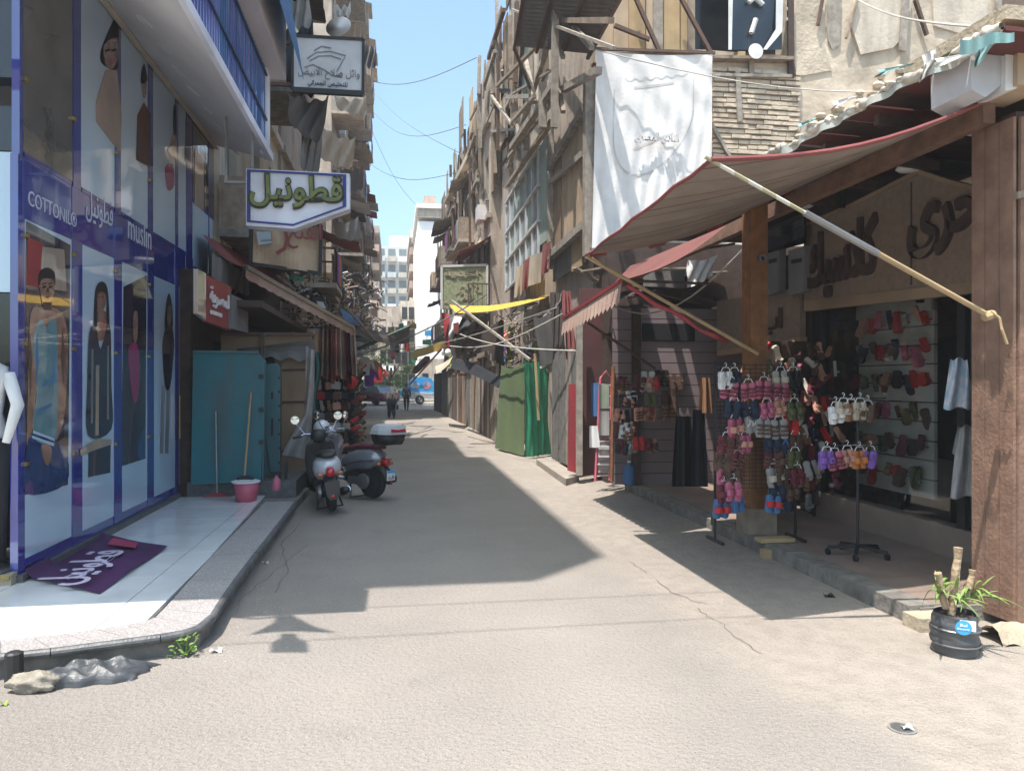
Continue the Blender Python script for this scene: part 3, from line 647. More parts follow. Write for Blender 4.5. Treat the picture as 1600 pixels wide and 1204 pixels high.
# ----- banner lying on the tiles -----
o = U(150, 890, Z=ZP)
c4 = [U(*p, Z=ZP) for p in [(38, 905), (155, 929), (262, 856), (160, 842)]]
def bf(u, v):
    p = c4[0].lerp(c4[1], v).lerp(c4[3].lerp(c4[2], v), u)
    z = .02 + .012 * math.sin(u * 9 + v * 4) + .02 * max(0, math.sin(u * 3.1) * math.sin(v * 11)) * (u > .6)
    if v < .12 and u < .3: z += .06 * (1 - v / .12)
    if u > .85: z += .1 * (u - .85) * (1 - v) * 3
    return p + V((0, 0, z))
bn = thing('fallen_banner', 'purple cloth banner with white Arabic script lying on the white tiles', 'banner', o)
part(bn, 'sheet', MB().grid(bf, 30, 20).smooth(), purple)
rt = (c4[2] - c4[1]).normalized(); up = (c4[0] - c4[1]); up -= rt * up.dot(rt); up.normalize()
lt = lettering('قطونيل', c4[1] + rt * .12 + up * .17 + V((0, 0, .055)), rt, up, width=(c4[2] - c4[1]).length * .74, height=.42, depth=.004, off=.01)
part(bn, 'white_script', lt, lilac)
part(bn, 'pink_print', MB().prism([bf(.78, .3) + V((0, 0, .02)), bf(.92, .25) + V((0, 0, .02)), bf(.93, .62) + V((0, 0, .02)), bf(.8, .7) + V((0, 0, .02))], (0, 0, .004)), bannerpink)
m = MB(); stroke(m, [(0, 0), (.06, .05), (.13, .03), (.14, -.05), (.06, -.08), (0, -.05)], bf(.05, .55) + V((0, 0, .025)), rt, up, .018, .004); part(bn, 'white_script', m, lilac)
# ----- mannequin in the side window -----
man = thing('mannequin', 'white headless mannequin with dark trousers by the left edge window', 'mannequin', U(-22, 905, Y=6.75))
bx = man.location.x; bz = ZP + .1
pr_ = [(.10, 1.0), (.15, 1.05), (.17, 1.12), (.13, 1.28), (.15, 1.45), (.19, 1.58), (.17, 1.66), (.06, 1.72), (.05, 1.8), (.0, 1.82)]
part(man, 'torso', MB().lathe((bx, 6.72, bz), pr_, 16).tube([(bx + .18, 6.72, bz + 1.6), (bx + .27, 6.68, bz + 1.35), (bx + .22, 6.6, bz + 1.05)], [.055, .05, .03], 8).smooth(), white)
part(man, 'trousers', MB().tube([(bx - .09, 6.72, bz + 1.08), (bx - .1, 6.7, bz + .55), (bx - .1, 6.72, bz + .08)], [.11, .085, .06], 10).tube([(bx + .09, 6.72, bz + 1.08), (bx + .1, 6.7, bz + .55), (bx + .1, 6.72, bz + .08)], [.11, .085, .06], 10).smooth(), black)
part(man, 'base', MB().lathe((bx, 6.72, bz), [(.2, 0), (.2, .02), (.03, .03), (.03, .3)], 16), metal)
# ----- litter, bag, rock, weed -----
def blob(nm, c, r, amp, mat, seed, n=56, m=28, **k):
    rr = random.Random(seed); ph = [(V((rr.uniform(-1, 1), rr.uniform(-1, 1), rr.uniform(-1, 1))).normalized() * rr.uniform(2, 9), rr.uniform(0, 6), rr.uniform(.3, 1)) for _ in range(10)]
    mb = MB()
    def f(u, v):
        d = V((math.sin(math.pi * v) * math.cos(2 * math.pi * u), math.sin(math.pi * v) * math.sin(2 * math.pi * u), math.cos(math.pi * v)))
        q = 1 + amp * sum(math.sin(d.dot(w) + p) * a for w, p, a in ph) / 4 + .06 * math.sin(d.x * 23 + d.z * 17) * math.sin(d.y * 19 + 1) + .04 * math.sin(d.x * 41) * math.sin(d.z * 37 + d.y * 30)
        z = d.z * r[2] * q
        return V(c) + V((d.x * r[0] * q, d.y * r[1] * q, r[2] * .7 + max(z, -r[2] * .7)))
    return top(nm, mb.grid(f, n, m).smooth(), mat, **k)
c = U(146, 1060, Z=0)
mb = MB()
def bagf(u, v):
    x = (u - .5) * .56; y = (v - .5) * .25; e = max(0, 1 - (2 * u - 1) ** 4) * max(0, 1 - (2 * v - 1) ** 4)
    tri = lambda t: abs((t % 2) - 1)
    z = .075 * e ** .45 * (1 - .35 * u) + .022 * tri(x * 9 + y * 13) * e + .012 * tri(x * 15 - y * 11 + .4) * e + .025 * math.exp(-((y - .06 - .1 * x) / .022) ** 2) * e + .008 * math.sin(x * 50 + y * 40) * e
    return c + V((x + y * .35 + .015 * math.sin(v * 14), y + x * .16 + .012 * math.sin(u * 21), max(.003, z)))
top('bin_bag', mb.grid(bagf, 70, 34), bagplastic, 'crumpled flat black plastic bag lying on the road below the kerb', 'bag')
blob('rock', U(52, 1078, Z=0), (.125, .08, .065), .25, rockm, 5, label='beige lumpy stone beside the black plastic bag', cat='rock')
wd = thing('weed', 'small green weed growing at the kerb corner', 'plant', U(290, 1024, Z=0))
leafm = MB().add([(0, 0, 0), (.03, -.025, .01), (.075, -.02, .02), (.1, 0, .008), (.075, .02, .02), (.03, .025, .01), (.05, 0, .005)], [(0, 1, 6), (1, 2, 6), (2, 3, 6), (3, 4, 6), (4, 5, 6), (5, 0, 6)])
lm = leafm.mesh('leaf', plantg)
for k in range(34):
    a = R.uniform(0, 6.28); h = R.uniform(.01, .12); inst(lm, 'leaf', wd.location + V((R.uniform(-.07, .07), R.uniform(-.05, .05), h)), (R.uniform(-.6, .6), R.uniform(-.7, .3), a), R.uniform(.35, .65), parent=wd)
part(wd, 'stem', MB().tube([wd.location, wd.location + V((.01, 0, .12))], .004).tube([wd.location, wd.location + V((.08, -.02, .12))], .005).tube([wd.location, wd.location + V((-.07, 0, .13))], .005), plantg)
def scrap(px, py, s, mat, label, nm='paper_scrap', Z=.002):
    c = U(px, py, Z=Z); m = MB().grid(lambda u, v: c + V(((u - .5) * s * 1.6 * (1 - .25 * v), (v - .5) * s, .012 * math.sin(u * 5 + v * 3) + .013)), 4, 3)
    top(nm, m, mat, label, 'litter')
scrap(338, 1018, .05, white, 'white and yellow scrap of packaging beside the weed', 'wrapper')
scrap(5, 1101, .03, COLS['lime'], 'yellow scrap at the bottom left corner of the road', 'wrapper')
mc = U(1410, 1138, Z=0); mh = thing('valve_cover', 'small round iron valve cover set in the road at lower right', 'cover', mc)
part(mh, 'ring', MB().lathe(mc, [(.07, 0), (.07, .006), (.058, .007), (.058, .003)], 24), cement); part(mh, 'lid', MB().lathe(mc, [(.056, .0), (.056, .004), (0, .005)], 24), metal)
scrap(1417, 1139, .04, white, 'white paper flake lying on the round valve cover')
scrap(1295, 932, .06, black, 'black scrap lying in the awning shadow')
scrap(415, 880, .04, white, 'white scrap in the gutter beside the left kerb')
for k in range(26):
    pass
mb = MB(); r2 = random.Random(3)
for k in range(1500):
    x, y = r2.uniform(-4, 6), r2.uniform(3.2, 30); s = r2.uniform(.003, .009)
    if x < -1.3 and y > 4.7 or x > 3.7: continue
    mb.add([(x - s, y - s, 0), (x + s, y - s * .6, 0), (x + s * .5, y + s, 0), (x, y, s)], [(0, 1, 3), (1, 2, 3), (2, 0, 3)])
top('gravel_litter', mb, rockm, kind='stuff')
mb = MB()
for k in range(260):
    t = r2.random(); i_ = int(t * 10) + 4; p0 = outer[min(i_, 13)].lerp(outer[min(i_ + 1, 14)], r2.random()); s = r2.uniform(.003, .011); x, y = p0.x + abs(r2.gauss(0, .13)) + .03, p0.y - (abs(r2.gauss(0, .1)) if i_ < 10 else 0)
    mb.add([(x - s, y - s, 0), (x + s, y - s * .6, 0), (x + s * .5, y + s, 0), (x, y, s * .8)], [(0, 1, 3), (1, 2, 3), (2, 0, 3)])
top('kerb_debris', mb, dustcon, kind='stuff')
for px, py in ((475, 818), (463, 842), (450, 868), (433, 890), (418, 850 + 60), (440, 800), (455, 832), (395, 925)):
    pass
# ================= THINGS ON THE LEFT =================
def panel(nm, pxs, Y, th, mat, label, cat, **k):
    q = [U(*p, Y=Y) for p in pxs]; return top(nm, MB().prism(q, (0, th, 0)), mat, label, cat, **k)
# teal sheet screens
t1 = thing('sheet_screen', 'large teal metal sheet closing the stall beside the blue shop', 'screen', U(355, 757, Y=11.2))
part(t1, 'panel', MB().prism([U(*p, Y=11.22) for p in [(298, 757), (302, 549), (402, 550), (411, 560), (408, 752)]], (0, .05, 0)), teal)
part(t1, 'panel', MB().prism([U(409, 752, Y=11.23), U(411, 560, Y=11.23), U(414, 566, Y=11.8), U(412, 748, Y=11.8)], (.02, 0, 0)), teal2)
part(t1, 'top_edge', MB().bar(U(302, 549, Y=11.2), U(404, 550, Y=11.2), .05, .03), teal2)
for y in (588, 640, 690): part(t1, 'hinge', MB().box(*[v for c in zip(U(408, y, Y=11.2) - V((.03, .0, .03)), U(408, y, Y=11.2) + V((.03, .0, .03))) for v in c][:2], 11.17, 11.21, U(408, y, Y=11.2).z - .03, U(408, y, Y=11.2).z + .03), darkmetal)
t2 = thing('sheet_screen', 'narrow faded teal sheet leaf with slots behind the large teal sheet', 'screen', U(424, 745, Y=11.8))
part(t2, 'panel', MB().prism([U(*p, Y=11.85) for p in [(411, 745), (413, 569), (432, 567), (438, 574), (437, 740)]], (0, .05, 0)), teal2)
for a, b in ((615, 623), (653, 680), (612, 616)): part(t2, 'slot', MB().prism([U(*p, Y=11.846) for p in [(424, a), (427, a), (427, b), (423, b)]], (0, -.01, 0)), darkmetal)
for y in range(590, 740, 22): part(t2, 'rivet', MB().lathe(U(436, y, Y=11.83), [(.0, .02), (.02, .0)], 6, (0, 1, 0)), darkmetal)
# stall behind with plywood front
kz = thing('market_stall', 'dark boarded stall behind the teal sheets with brown plywood side', 'stall', (-2.3, 14, 0))
part(kz, 'plywood', MB().prism([U(*p, Y=12.6) for p in [(440, 745), (440, 556), (487, 548), (487, 738)]], (0, .04, 0)), cardb)
part(kz, 'plywood', MB().prism([U(*p, Y=12.6) for p in [(345, 552), (345, 522), (487, 522), (487, 547), (440, 555)]], (0, .04, 0)), cardb)
for y in (578, 628, 705): part(kz, 'joint_strip', MB().bar(U(441, y, Y=12.59), U(486, y - 1, Y=12.59), .02, .03), darkwood)
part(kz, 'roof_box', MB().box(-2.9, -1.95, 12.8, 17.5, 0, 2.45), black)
part(kz, 'top_rail', MB().bar(U(345, 521, Y=12.55), U(489, 522, Y=12.55), .06, .05).bar(U(410, 521, Y=12.5), U(410, 560, Y=12.5), .05), rust)
top('rolled_awning_cloth', MB().grid(lambda u, v: U(370 + 120 * u, 545 + 12 * v + (-14 + 20 * v) * u + 3 * math.sin(u * 25) * v, Y=12.45 + .1 * math.sin(v * 3)), 24, 4), greycloth, 'grey ruffled cloth folded over the plywood above the teal leaf', 'cloth')
top('plastic_sheet', MB().grid(lambda u, v: U(478 + 14 * v + (-6 + 3 * math.sin(u * 5)) * u - 38 * max(0, u - .62) * (1 - v) * 2, 540 + 170 * u + 8 * v, Y=12.3 + .12 * math.sin(v * 7 + u * 4)), 26, 8).smooth(), plast, 'translucent plastic sheet bunched at the corner of the plywood stall', 'sheet')
top('hanging_cloth', MB().grid(lambda u, v: U(486 + 12 * v + 3 * math.sin(u * 8), 550 + 130 * u, Y=12.9 + .1 * math.sin(v * 9)), 20, 6).smooth(), M('dark_teal_cloth', (.02, .10, .09), dirt=.2), 'dark teal cloth hanging beside the plastic sheet', 'cloth')
# brooms, bucket, squeegee
def stick(nm, label, cat, a, b, r, mat): 
    t = thing(nm, label, cat, a); part(t, 'handle', MB().tube([a, b], r, 8), mat); return t
zs = .365
t = stick('squeegee', 'red floor squeegee with grey handle leaning on the teal sheet', 'squeegee', U(339, 774, Y=11.05), U(337, 642, Y=11.17), .013, metal)
a = U(339, 776, Y=11.0); part(t, 'blade', MB().prism([a + V((-.2, 0, 0)), a + V((.2, 0, 0)), a + V((.05, 0, .05)), a + V((-.05, 0, .05))], (0, .05, 0)), redp)
t = stick('mop', 'mop with pale wooden handle standing in the pink bucket', 'mop', U(382, 745, Y=10.95), U(392, 613, Y=11.17), .014, ochre)
part(t, 'mop_head', MB().ball(U(383, 748, Y=10.95), (.12, .06, .05)), darkcloth)
t = stick('broom', 'thin dark broom leaning on the faded teal leaf', 'broom', U(424, 748, Y=11.7), U(410, 655, Y=11.8), .012, darkmetal)
part(t, 'brush', MB().box(-1.83, -1.68, 11.62, 11.72, zs, zs + .09), darkmetal)
bkc = U(385, 782, Z=ZP + .002); bk = thing('bucket', 'pink plastic bucket with white rim on the white tiles', 'bucket', bkc)
part(bk, 'body', MB().lathe(bkc, [(.0, .01), (.135, 0), (.175, .26), (.165, .26), (.127, .02), (0, .02)], 20).smooth(), pink)
part(bk, 'rim', MB().lathe(bkc, [(.18, .25), (.19, .262), (.18, .275), (.165, .27)], 20), white)
part(bk, 'handle', MB().tube([bkc + V((.19 * math.cos(t), -.05, .27 + .02 * math.sin(t))) for t in [k * math.pi / 8 for k in range(9)]], .006), white)
c = U(432, 766, Z=zs); bt = thing('bottle', 'small pink cleaning bottle on the step beside the teal leaf', 'bottle', c)
part(bt, 'body', MB().lathe(c, [(.05, 0), (.055, .02), (.05, .14), (.02, .18), (.02, .2)], 12).smooth(), hotpink); part(bt, 'cap', MB().lathe(c, [(.024, .2), (.024, .25), (0, .25)], 10), darkmetal)
top('iron_stub', MB().box(-1.62, -1.57, 11.5, 11.55, zs, zs + .25), darkmetal, 'short black iron post on the step beside the pink bottle', 'post')
# red sign boards and cables in the recess over the teal sheets
rb = thing('sign_board', 'red signboard with white lettering hung in the dark recess beyond the blue shop', 'sign', U(335, 500, X=-2.35))
q = [U(*p, X=-2.35) for p in [(324, 502), (324, 430), (361, 448), (361, 516)]]
part(rb, 'board', MB().prism(q, (-.06, 0, 0)), redp)
part(rb, 'sign_lettering', lettering('المصرية', U(327, 478, X=-2.34), (0, 1, 0), (0, 0, 1), width=(q[3] - q[0]).y * .85, height=.26, depth=.02, off=.01), white)
part(rb, 'sign_lettering', MB().prism([U(*p, X=-2.34) for p in [(328, 484), (345, 490), (345, 496), (328, 490)]], (.02, 0, 0)), white)
q = [U(*p, X=-2.35) for p in [(309, 490), (309, 420), (322, 427), (322, 500)]]; top('poster_board', MB().prism(q, (-.05, 0, 0)), pbeige, 'tall narrow board with a faded picture next to the red signboard', 'sign')
q = [U(*p, X=-2.3) for p in [(362, 513), (362, 460), (388, 472), (388, 520)]]; top('poster_board', MB().prism(q, (-.05, 0, 0)), greycloth, 'grey stained notice board right of the red signboard', 'sign')
a = [U(331, 395, Y=11.6), U(388, 430, Y=14.2)]
top('scalloped_awning', MB().grid(lambda u, v: a[0].lerp(a[1], u) + V((.02 * math.sin(u * 40), 0, -(.34 + .05 * abs(math.sin(u * 22))) * v)), 40, 3), greycloth, 'grey scalloped awning strip above the red signboard', 'awning')
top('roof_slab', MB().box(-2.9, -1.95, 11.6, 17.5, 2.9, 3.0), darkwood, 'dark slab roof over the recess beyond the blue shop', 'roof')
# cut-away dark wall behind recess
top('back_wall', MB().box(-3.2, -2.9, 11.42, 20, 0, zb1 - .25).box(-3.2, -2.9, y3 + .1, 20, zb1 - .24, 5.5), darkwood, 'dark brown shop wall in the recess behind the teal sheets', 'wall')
# long red and white awning
aw = thing('shop_awning', 'long faded red awning sloping down along the left shops', 'awning', U(470, 470, Y=14.5))
A, B = U(384, 417, Y=12.3), U(552, 512, Y=18.0); C, D = V((-2.95, 12.3, A.z + .5)), V((-2.95, 18.0, B.z + 1.4))
part(aw, 'canvas', MB().grid(lambda u, v: A.lerp(B, u).lerp(C.lerp(D, u), v) + V((0, 0, -.12 * math.sin(v * math.pi))), 20, 6), redcloth)
part(aw, 'front_bar', MB().bar(A, B, .07), metal)
part(aw, 'valance', MB().grid(lambda u, v: A.lerp(B, u) + V((0, 0, -(.16 + .03 * abs(math.sin(u * 50))) * v)), 60, 2), awpale)
part(aw, 'arm', MB().bar(B, V((-2.9, 16, 2.9)), .04).bar(A, V((-2.9, 13.5, 2.8)), .04), rust)
# second awning strip over the hat stall
top('shop_awning', MB().grid(lambda u, v: U(552 + 60 * u, 508 + 22 * u, Y=20 + 6 * u).lerp(V((-2.6, 20 + 6 * u, 4.1)), v), 10, 4), browncloth, 'brown canvas awning beyond the long red one over the bag stall', 'awning')
# clothes hanging above the bag stall
cc = ['peach', 'tan', 'maroon', 'peach', 'grey', 'maroon', 'tan']
for k in range(7):
    x = 498 + k * 8
    top('hanging_garment', MB().grid(lambda u, v, x=x, k=k: U(x + 8.5 * u + (k - 2) * v, 505 + 3 * u + (80 + 6 * (k % 3)) * v, Y=18.6 + .15 * math.sin(u * 6 + k) + .05 * math.sin(v * 9)), 6, 8).smooth(), COLS[cc[k]] if k % 2 else (awpale if k != 2 else redcloth),
        '%s long garment hanging %s under the red awning' % (['pale striped', 'tan', 'dark red', 'peach', 'cream', 'maroon', 'light tan'][k], ['first from the left', 'second from the left', 'third from the left', 'in the middle', 'fifth from the left', 'sixth from the left', 'last at the right'][k]), 'garment', 'garments hanging over the bag stall')
# bag and slipper stall
def bagmesh(mat):
    m = MB(); m.loft([[V((sx * w, sy * d, z)) for sx, sy in ((-1, -1), (1, -1), (1, 1), (-1, 1))] for w, d, z in ((.06, .03, -.2), (.085, .045, -.18), (.08, .04, -.06), (.055, .02, -.04))])
    m.tube([(.04 * math.cos(t), 0, -.04 + .07 * math.sin(t)) for t in [k * math.pi / 6 for k in range(7)]], .006, 4); return m.mesh('hanging_bag', mat)
def shoemesh(mat):
    m = MB(); m.loft([[V((sx * w, y, z)) for sx, y in ((-1, -.02), (1, -.02), (1, .02), (-1, .02))] for w, z in ((.02, -.22), (.035, -.2), (.04, -.14), (.03, -.08), (.035, -.02), (.02, 0))])
    m.tube([(.038 * math.cos(t), -.02 - .035 * math.sin(t), -.16) for t in [k * math.pi / 5 for k in range(6)]], .012, 4); return m.mesh('slipper', mat)
BM = {k: bagmesh(v) for k, v in COLS.items()}; SM = {k: shoemesh(v) for k, v in COLS.items()}
st = thing('display_rack', 'tall rack of bags and slippers on the left side of the street behind the scooters', 'rack', (-1.7, 19.2, 0))
part(st, 'back_board', MB().box(-2.6, -1.0, 19.3, 23.5, 0, 2.35), black)
m = MB()
for k in range(10): m.bar((-2.6, 19.2, .15 + k * .25), (-.95, 19.2, .15 + k * .25), .015)
for k in range(6): m.bar((-2.5 + k * .3, 19.2, 0), (-2.5 + k * .3, 19.2, 2.4), .02)
part(st, 'wire_grid', m, darkmetal)
rows = ['topmost', 'second', 'third', 'fourth', 'fifth', 'sixth', 'seventh', 'eighth', 'lowest']
ords = ['first', 'second', 'third', 'fourth', 'fifth', 'sixth', 'seventh', 'eighth', 'ninth', 'tenth']
pal = ['black', 'cream', 'maroon', 'brown', 'grey', 'navy', 'tan', 'red', 'white', 'brown', 'cream', 'peach']
for r in range(9):
    for c in range(7):
        x = -2.42 + c * .2 + R.uniform(-.03, .03); z = 2.36 - r * .255; cn = R.choice(pal)
        b_ = R.random() < .6
        inst((BM if b_ else SM)[cn], 'hanging_bag' if b_ else 'slipper', (x, 19.12 - R.uniform(0, .08), z), (R.uniform(-.1, .1), R.uniform(-.25, .25), R.uniform(-.5, .5)), 1.2,
            '%s %s in the %s row of the street rack, %s from the left' % (cn, 'bag' if b_ else 'slipper', rows[r], ords[c]), 'bag' if b_ else 'slipper', 'goods hung on the rack behind the scooters')
pal2 = ['maroon', 'brown', 'tan', 'cream', 'red', 'black', 'brown', 'olive']
for r in range(10):
    for c in range(7):
        cn = R.choice(pal2)
        inst(SM[cn], 'slipper', (-.86 + R.uniform(-.04, .06), 19.2 + c * .55, 2.3 - r * .23), (R.uniform(-.2, .2), 1.1 + R.uniform(-.3, .3), R.uniform(-.3, .3)), 1.3,
            '%s slipper on the street side of the rack, %s row, %s from front' % (cn, (rows + ['floor'])[r], ords[c]), 'slipper', 'slippers on the street side of the rack')
o = inst(MB().ball((0, 0, 0), .17, 12, 8).smooth().mesh('round_bag', COLS['red']), 'round_bag', U(548, 597, Y=19), label='round bright red bag near the top of the street rack', cat='bag')
# figures of hung clothes above street end
for k, (px, py, cn, dsc) in enumerate(((570, 570, 'white', 'white hooded top'), (577, 588, 'purple', 'lilac blouse'), (584, 575, 'peach', 'pink blouse'), (591, 583, 'red', 'red shirt'), (562, 545, 'grey', 'grey scarf'))):
    c = U(px, py, Y=24 + k); m = MB().loft([[c + V((sx * w, y, z)) for sx, y in ((-1, -.06), (1, -.06), (1, .06), (-1, .06))] for w, z in ((.14, -.32), (.16, 0), (.2, .15), (.08, .26))])
    m.bar(c + V((-.2, 0, .15)), c + V((-.3, 0, -.12)), .08).bar(c + V((.2, 0, .15)), c + V((.3, 0, -.12)), .08)
    top('hanging_shirt', m, COLS[cn], '%s hanging in the row of clothes beyond the bag rack' % dsc, 'shirt', 'clothes hanging beyond the bag rack')
# ----- scooters -----
def ell(x, w, z0, z1, n=14, p=2.6, xs=0):
    out = []
    for k in range(n):
        t = 2 * math.pi * k / n; c, s = math.cos(t), math.sin(t)
        out.append(V((x + xs * s, w * math.copysign(abs(c) ** (2 / p), c), (z0 + z1) / 2 + (z1 - z0) / 2 * math.copysign(abs(s) ** (2 / p), s))))
    return out
def wheel(par, x, z=.25, r=.25):
    n = 24; m = MB(); rings = []
    for i in range(n + 1):
        a = 2 * math.pi * i / n
        rings.append([V((x + (r - .045 + .045 * math.cos(b)) * math.cos(a), .055 * math.sin(b), z + (r - .045 + .045 * math.cos(b)) * math.sin(a))) for b in [k * math.pi / 4 for k in range(8)]])
    m.loft(rings, caps=False).smooth(); ty = part(par, 'tyre', m, rubber)
    m = MB().lathe((x, -.04, z), [(.04, -.02), (.16, 0), (.16, .08), (.04, .1)], 20, (0, 1, 0))
    part(ty, 'rim', m, darkmetal)
    for k in range(5):
        a = k * 2 * math.pi / 5; m = MB().bar((x, -.06, z), (x + .15 * math.cos(a), -.05, z + .15 * math.sin(a)), .03)
        part(ty, 'spoke', m, chrome)
def scooter(label, loc, head, lean, rearmat, frontmat, seatmat, box):
    t = thing('scooter', label, 'scooter', (0, 0, 0), 'scooters parked on the left side of the street')
    wheel(t, 0); wheel(t, 1.27)
    m = MB().loft([ell(-.22, .05, .58, .66), ell(-.16, .13, .50, .74), ell(-.02, .185, .44, .78), ell(.2, .19, .42, .77), ell(.42, .17, .38, .72), ell(.56, .13, .32, .62)]).smooth()
    part(t, 'rear_body', m, rearmat)
    part(t, 'seat', MB().loft([ell(-.2, .07, .76, .80), ell(-.12, .12, .755, .84), ell(.1, .14, .75, .85), ell(.35, .13, .73, .82), ell(.55, .10, .69, .77), ell(.6, .05, .68, .73)]).smooth(), seatmat)
    part(t, 'rear_mudguard', MB().loft([ell(-.34, .07, .24, .30), ell(-.31, .085, .26, .45), ell(-.2, .09, .4, .56), ell(0, .09, .44, .55), ell(.15, .08, .42, .5)]).smooth(), darkmetal)
    part(t, 'engine', MB().loft([ell(.0, .1, .2, .36), ell(.1, .14, .18, .42), ell(.4, .13, .2, .42), ell(.55, .09, .24, .36)]).smooth(), darkmetal)
    part(t, 'engine_cover', MB().lathe((.08, .12, .27), [(.0, .05), (.11, .04), (.12, 0)], 16, (0, 1, 0)).box(.05, .38, .12, .16, .22, .33), metal)
    part(t, 'exhaust', MB().tube([(.3, -.13, .24), (.05, -.17, .25), (-.28, -.18, .31)], [.03, .06, .055], 12).smooth(), darkmetal)
    part(t, 'heat_shield', MB().tube([(.02, -.2, .27), (-.2, -.21, .31)], [.045, .045], 10), chrome)
    part(t, 'floorboard', MB().loft([ell(.5, .16, .26, .34), ell(.8, .17, .25, .31), ell(.95, .15, .26, .36)]).smooth(), frontmat)
    part(t, 'leg_shield', MB().loft([[V((x + .02 * s, y * k, z)) for y, x, s in ((-1, x0 - .08, 0), (-.6, x0, 0), (0, x0 + .04, 0), (.6, x0, 0), (1, x0 - .08, 0), (.6, x0 - .05, 1), (0, x0 - .03, 1), (-.6, x0 - .05, 1))] for x0, k, z in ((.98, .18, .28), (1.02, .22, .45), (.98, .23, .68), (.93, .2, .86), (.9, .12, .94))]).smooth(), frontmat)
    part(t, 'front_mudguard', MB().loft([ell(1.08, .05, .42, .48), ell(1.17, .08, .46, .56), ell(1.3, .085, .48, .56), ell(1.42, .075, .43, .52), ell(1.5, .03, .36, .42)]).smooth(), frontmat)
    part(t, 'fork', MB().bar((1.27, .08, .25), (1.12, .08, .55), .035).bar((1.27, -.08, .25), (1.12, -.08, .55), .035), chrome)
    part(t, 'steering_head', MB().loft([ell(.83, .06, .9, 1.02), ell(.88, .11, .88, 1.08), ell(.97, .12, .88, 1.08), ell(1.04, .07, .92, 1.04)]).smooth(), blacktrim if rearmat is bodywhite else frontmat)
    part(t, 'headlight', MB().lathe((1.02, 0, .98), [(.075, 0), (.07, .03), (0, .045)], 14, (1, 0, 0)), chrome)
    part(t, 'handlebar', MB().tube([(.86, -.34, 1.0), (.9, -.2, 1.03), (.93, 0, 1.01), (.9, .2, 1.03), (.86, .34, 1.0)], .014, 8), chrome)
    for s in (-1, 1):
        part(t, 'grip', MB().tube([(.86, s * .25, 1.015), (.85, s * .37, 1.0)], .02, 8), blacktrim)
        part(t, 'brake_lever', MB().tube([(.95, s * .2, 1.02), (.93, s * .34, 1.0)], .007), chrome)
        mm = part(t, 'mirror', MB().tube([(.9, s * .2, 1.04), (.92, s * .26, 1.14), (.92, s * .3, 1.19)], .007).lathe((.93, s * .31, 1.25), [(.0, -.0), (.062, 0), (.06, .02), (.0, .035)], 14, (1, 0, 0)), chrome)
        part(mm, 'glass', MB().lathe((.925, s * .31, 1.25), [(.056, 0), (0, -.003)], 14, (1, 0, 0)), mirr)
        part(t, 'turn_signal', MB().ball((-.24, s * .13, .545), (.03, .045, .028), 8, 6).smooth(), amber)
    part(t, 'tail_light', MB().loft([ell(-.32, .03, .53, .6), ell(-.3, .055, .51, .62), ell(-.2, .06, .5, .66)]).smooth(), redlens)
    if not box: part(t, 'mudflap', MB().loft([[V((-.37, s * w_, z)) for s in (-1, 1)] + [V((-.355, s * w_, z)) for s in (1, -1)] for w_, z in ((.05, .22), (.085, .28), (.1, .46))]), bodygrey)
    if box: pl = part(t, 'number_plate', MB().box(-.37, -.36, -.085, .085, .3, .45), white)
    if box: part(pl, 'plate_band', MB().box(-.373, -.370, -.085, .085, .41, .45), bluel)
    if box: part(pl, 'plate_lettering', lettering('٧٤٣' if False else 'طل ق', V((-.374, .06, .315)), (0, -1, 0), (0, 0, 1), width=.12, height=.07, depth=.003), navy)
    part(t, 'reflector', MB().lathe((-.375, 0, .26), [(.025, 0), (.0, .01)], 8, (-1, 0, 0)), redlens)
    part(t, 'centre_stand', MB().tube([(.35, -.12, .22), (.28, -.18, .01)], .014).tube([(.35, .12, .22), (.28, .18, .01)], .014).tube([(.28, -.18, .02), (.28, .18, .02)], .012), darkmetal)
    part(t, 'chrome_trim', MB().tube([(-.2, .19, .6), (.1, .2, .58), (.5, .15, .5)], .008).tube([(-.2, -.19, .6), (.1, -.2, .58), (.5, -.15, .5)], .008), chrome)
    if box:
        part(t, 'rack', MB().tube([(-.05, -.1, .8), (-.38, -.1, .85)], .012).tube([(-.05, .1, .8), (-.38, .1, .85)], .012).tube([(-.38, -.1, .85), (-.38, .1, .85)], .012), metal)
        b1 = part(t, 'top_box', MB().loft([[V((x * k - .3, y * k, z)) for x, y in ((-.17, -.17), (.0, -.21), (.17, -.18), (.17, .18), (0, .21), (-.17, .17))] for k, z in ((.85, .84), (.98, .9), (1.06, .99))]).smooth(), blacktrim)
        part(b1, 'lid', MB().loft([[V((x * k - .3, y * k, z)) for x, y in ((-.18, -.17), (0, -.215), (.17, -.18), (.17, .18), (0, .215), (-.18, .17))] for k, z in ((1.09, .99), (1.07, 1.05), (.94, 1.12), (.6, 1.145))]), greysign)
        part(b1, 'reflector', MB().prism([(-.495, -.16, 1.03), (-.495, .16, 1.03), (-.48, .15, 1.075), (-.485, 0, 1.06), (-.48, -.15, 1.075)], (-.012, 0, 0)), redlens)
    t.location = loc; t.rotation_euler = (lean, 0, head); ORG[t.name] = V((0, 0, 0)); return t
s1 = U(517, 806, Z=0); s2 = U(592, 784, Z=0)
scooter('white tailed scooter with charcoal front, parked nearest with its back to the viewer', (s1.x, s1.y + .25, .02), math.radians(101), -.10, bodywhite, bodygrey, blacktrim, False)
scooter('silver grey scooter with maroon seat and top box, parked behind the white tailed one', (s2.x - .1, s2.y + .22, .02), math.radians(138), .03, bodysilver, bodysilver, redseat, True)
hl = U(503, 668, Y=12.6); top('helmet', MB().ball(hl, (.14, .15, .13), 16, 10).smooth(), bodywhite, 'white helmet on the handlebar between the two scooters', 'helmet')
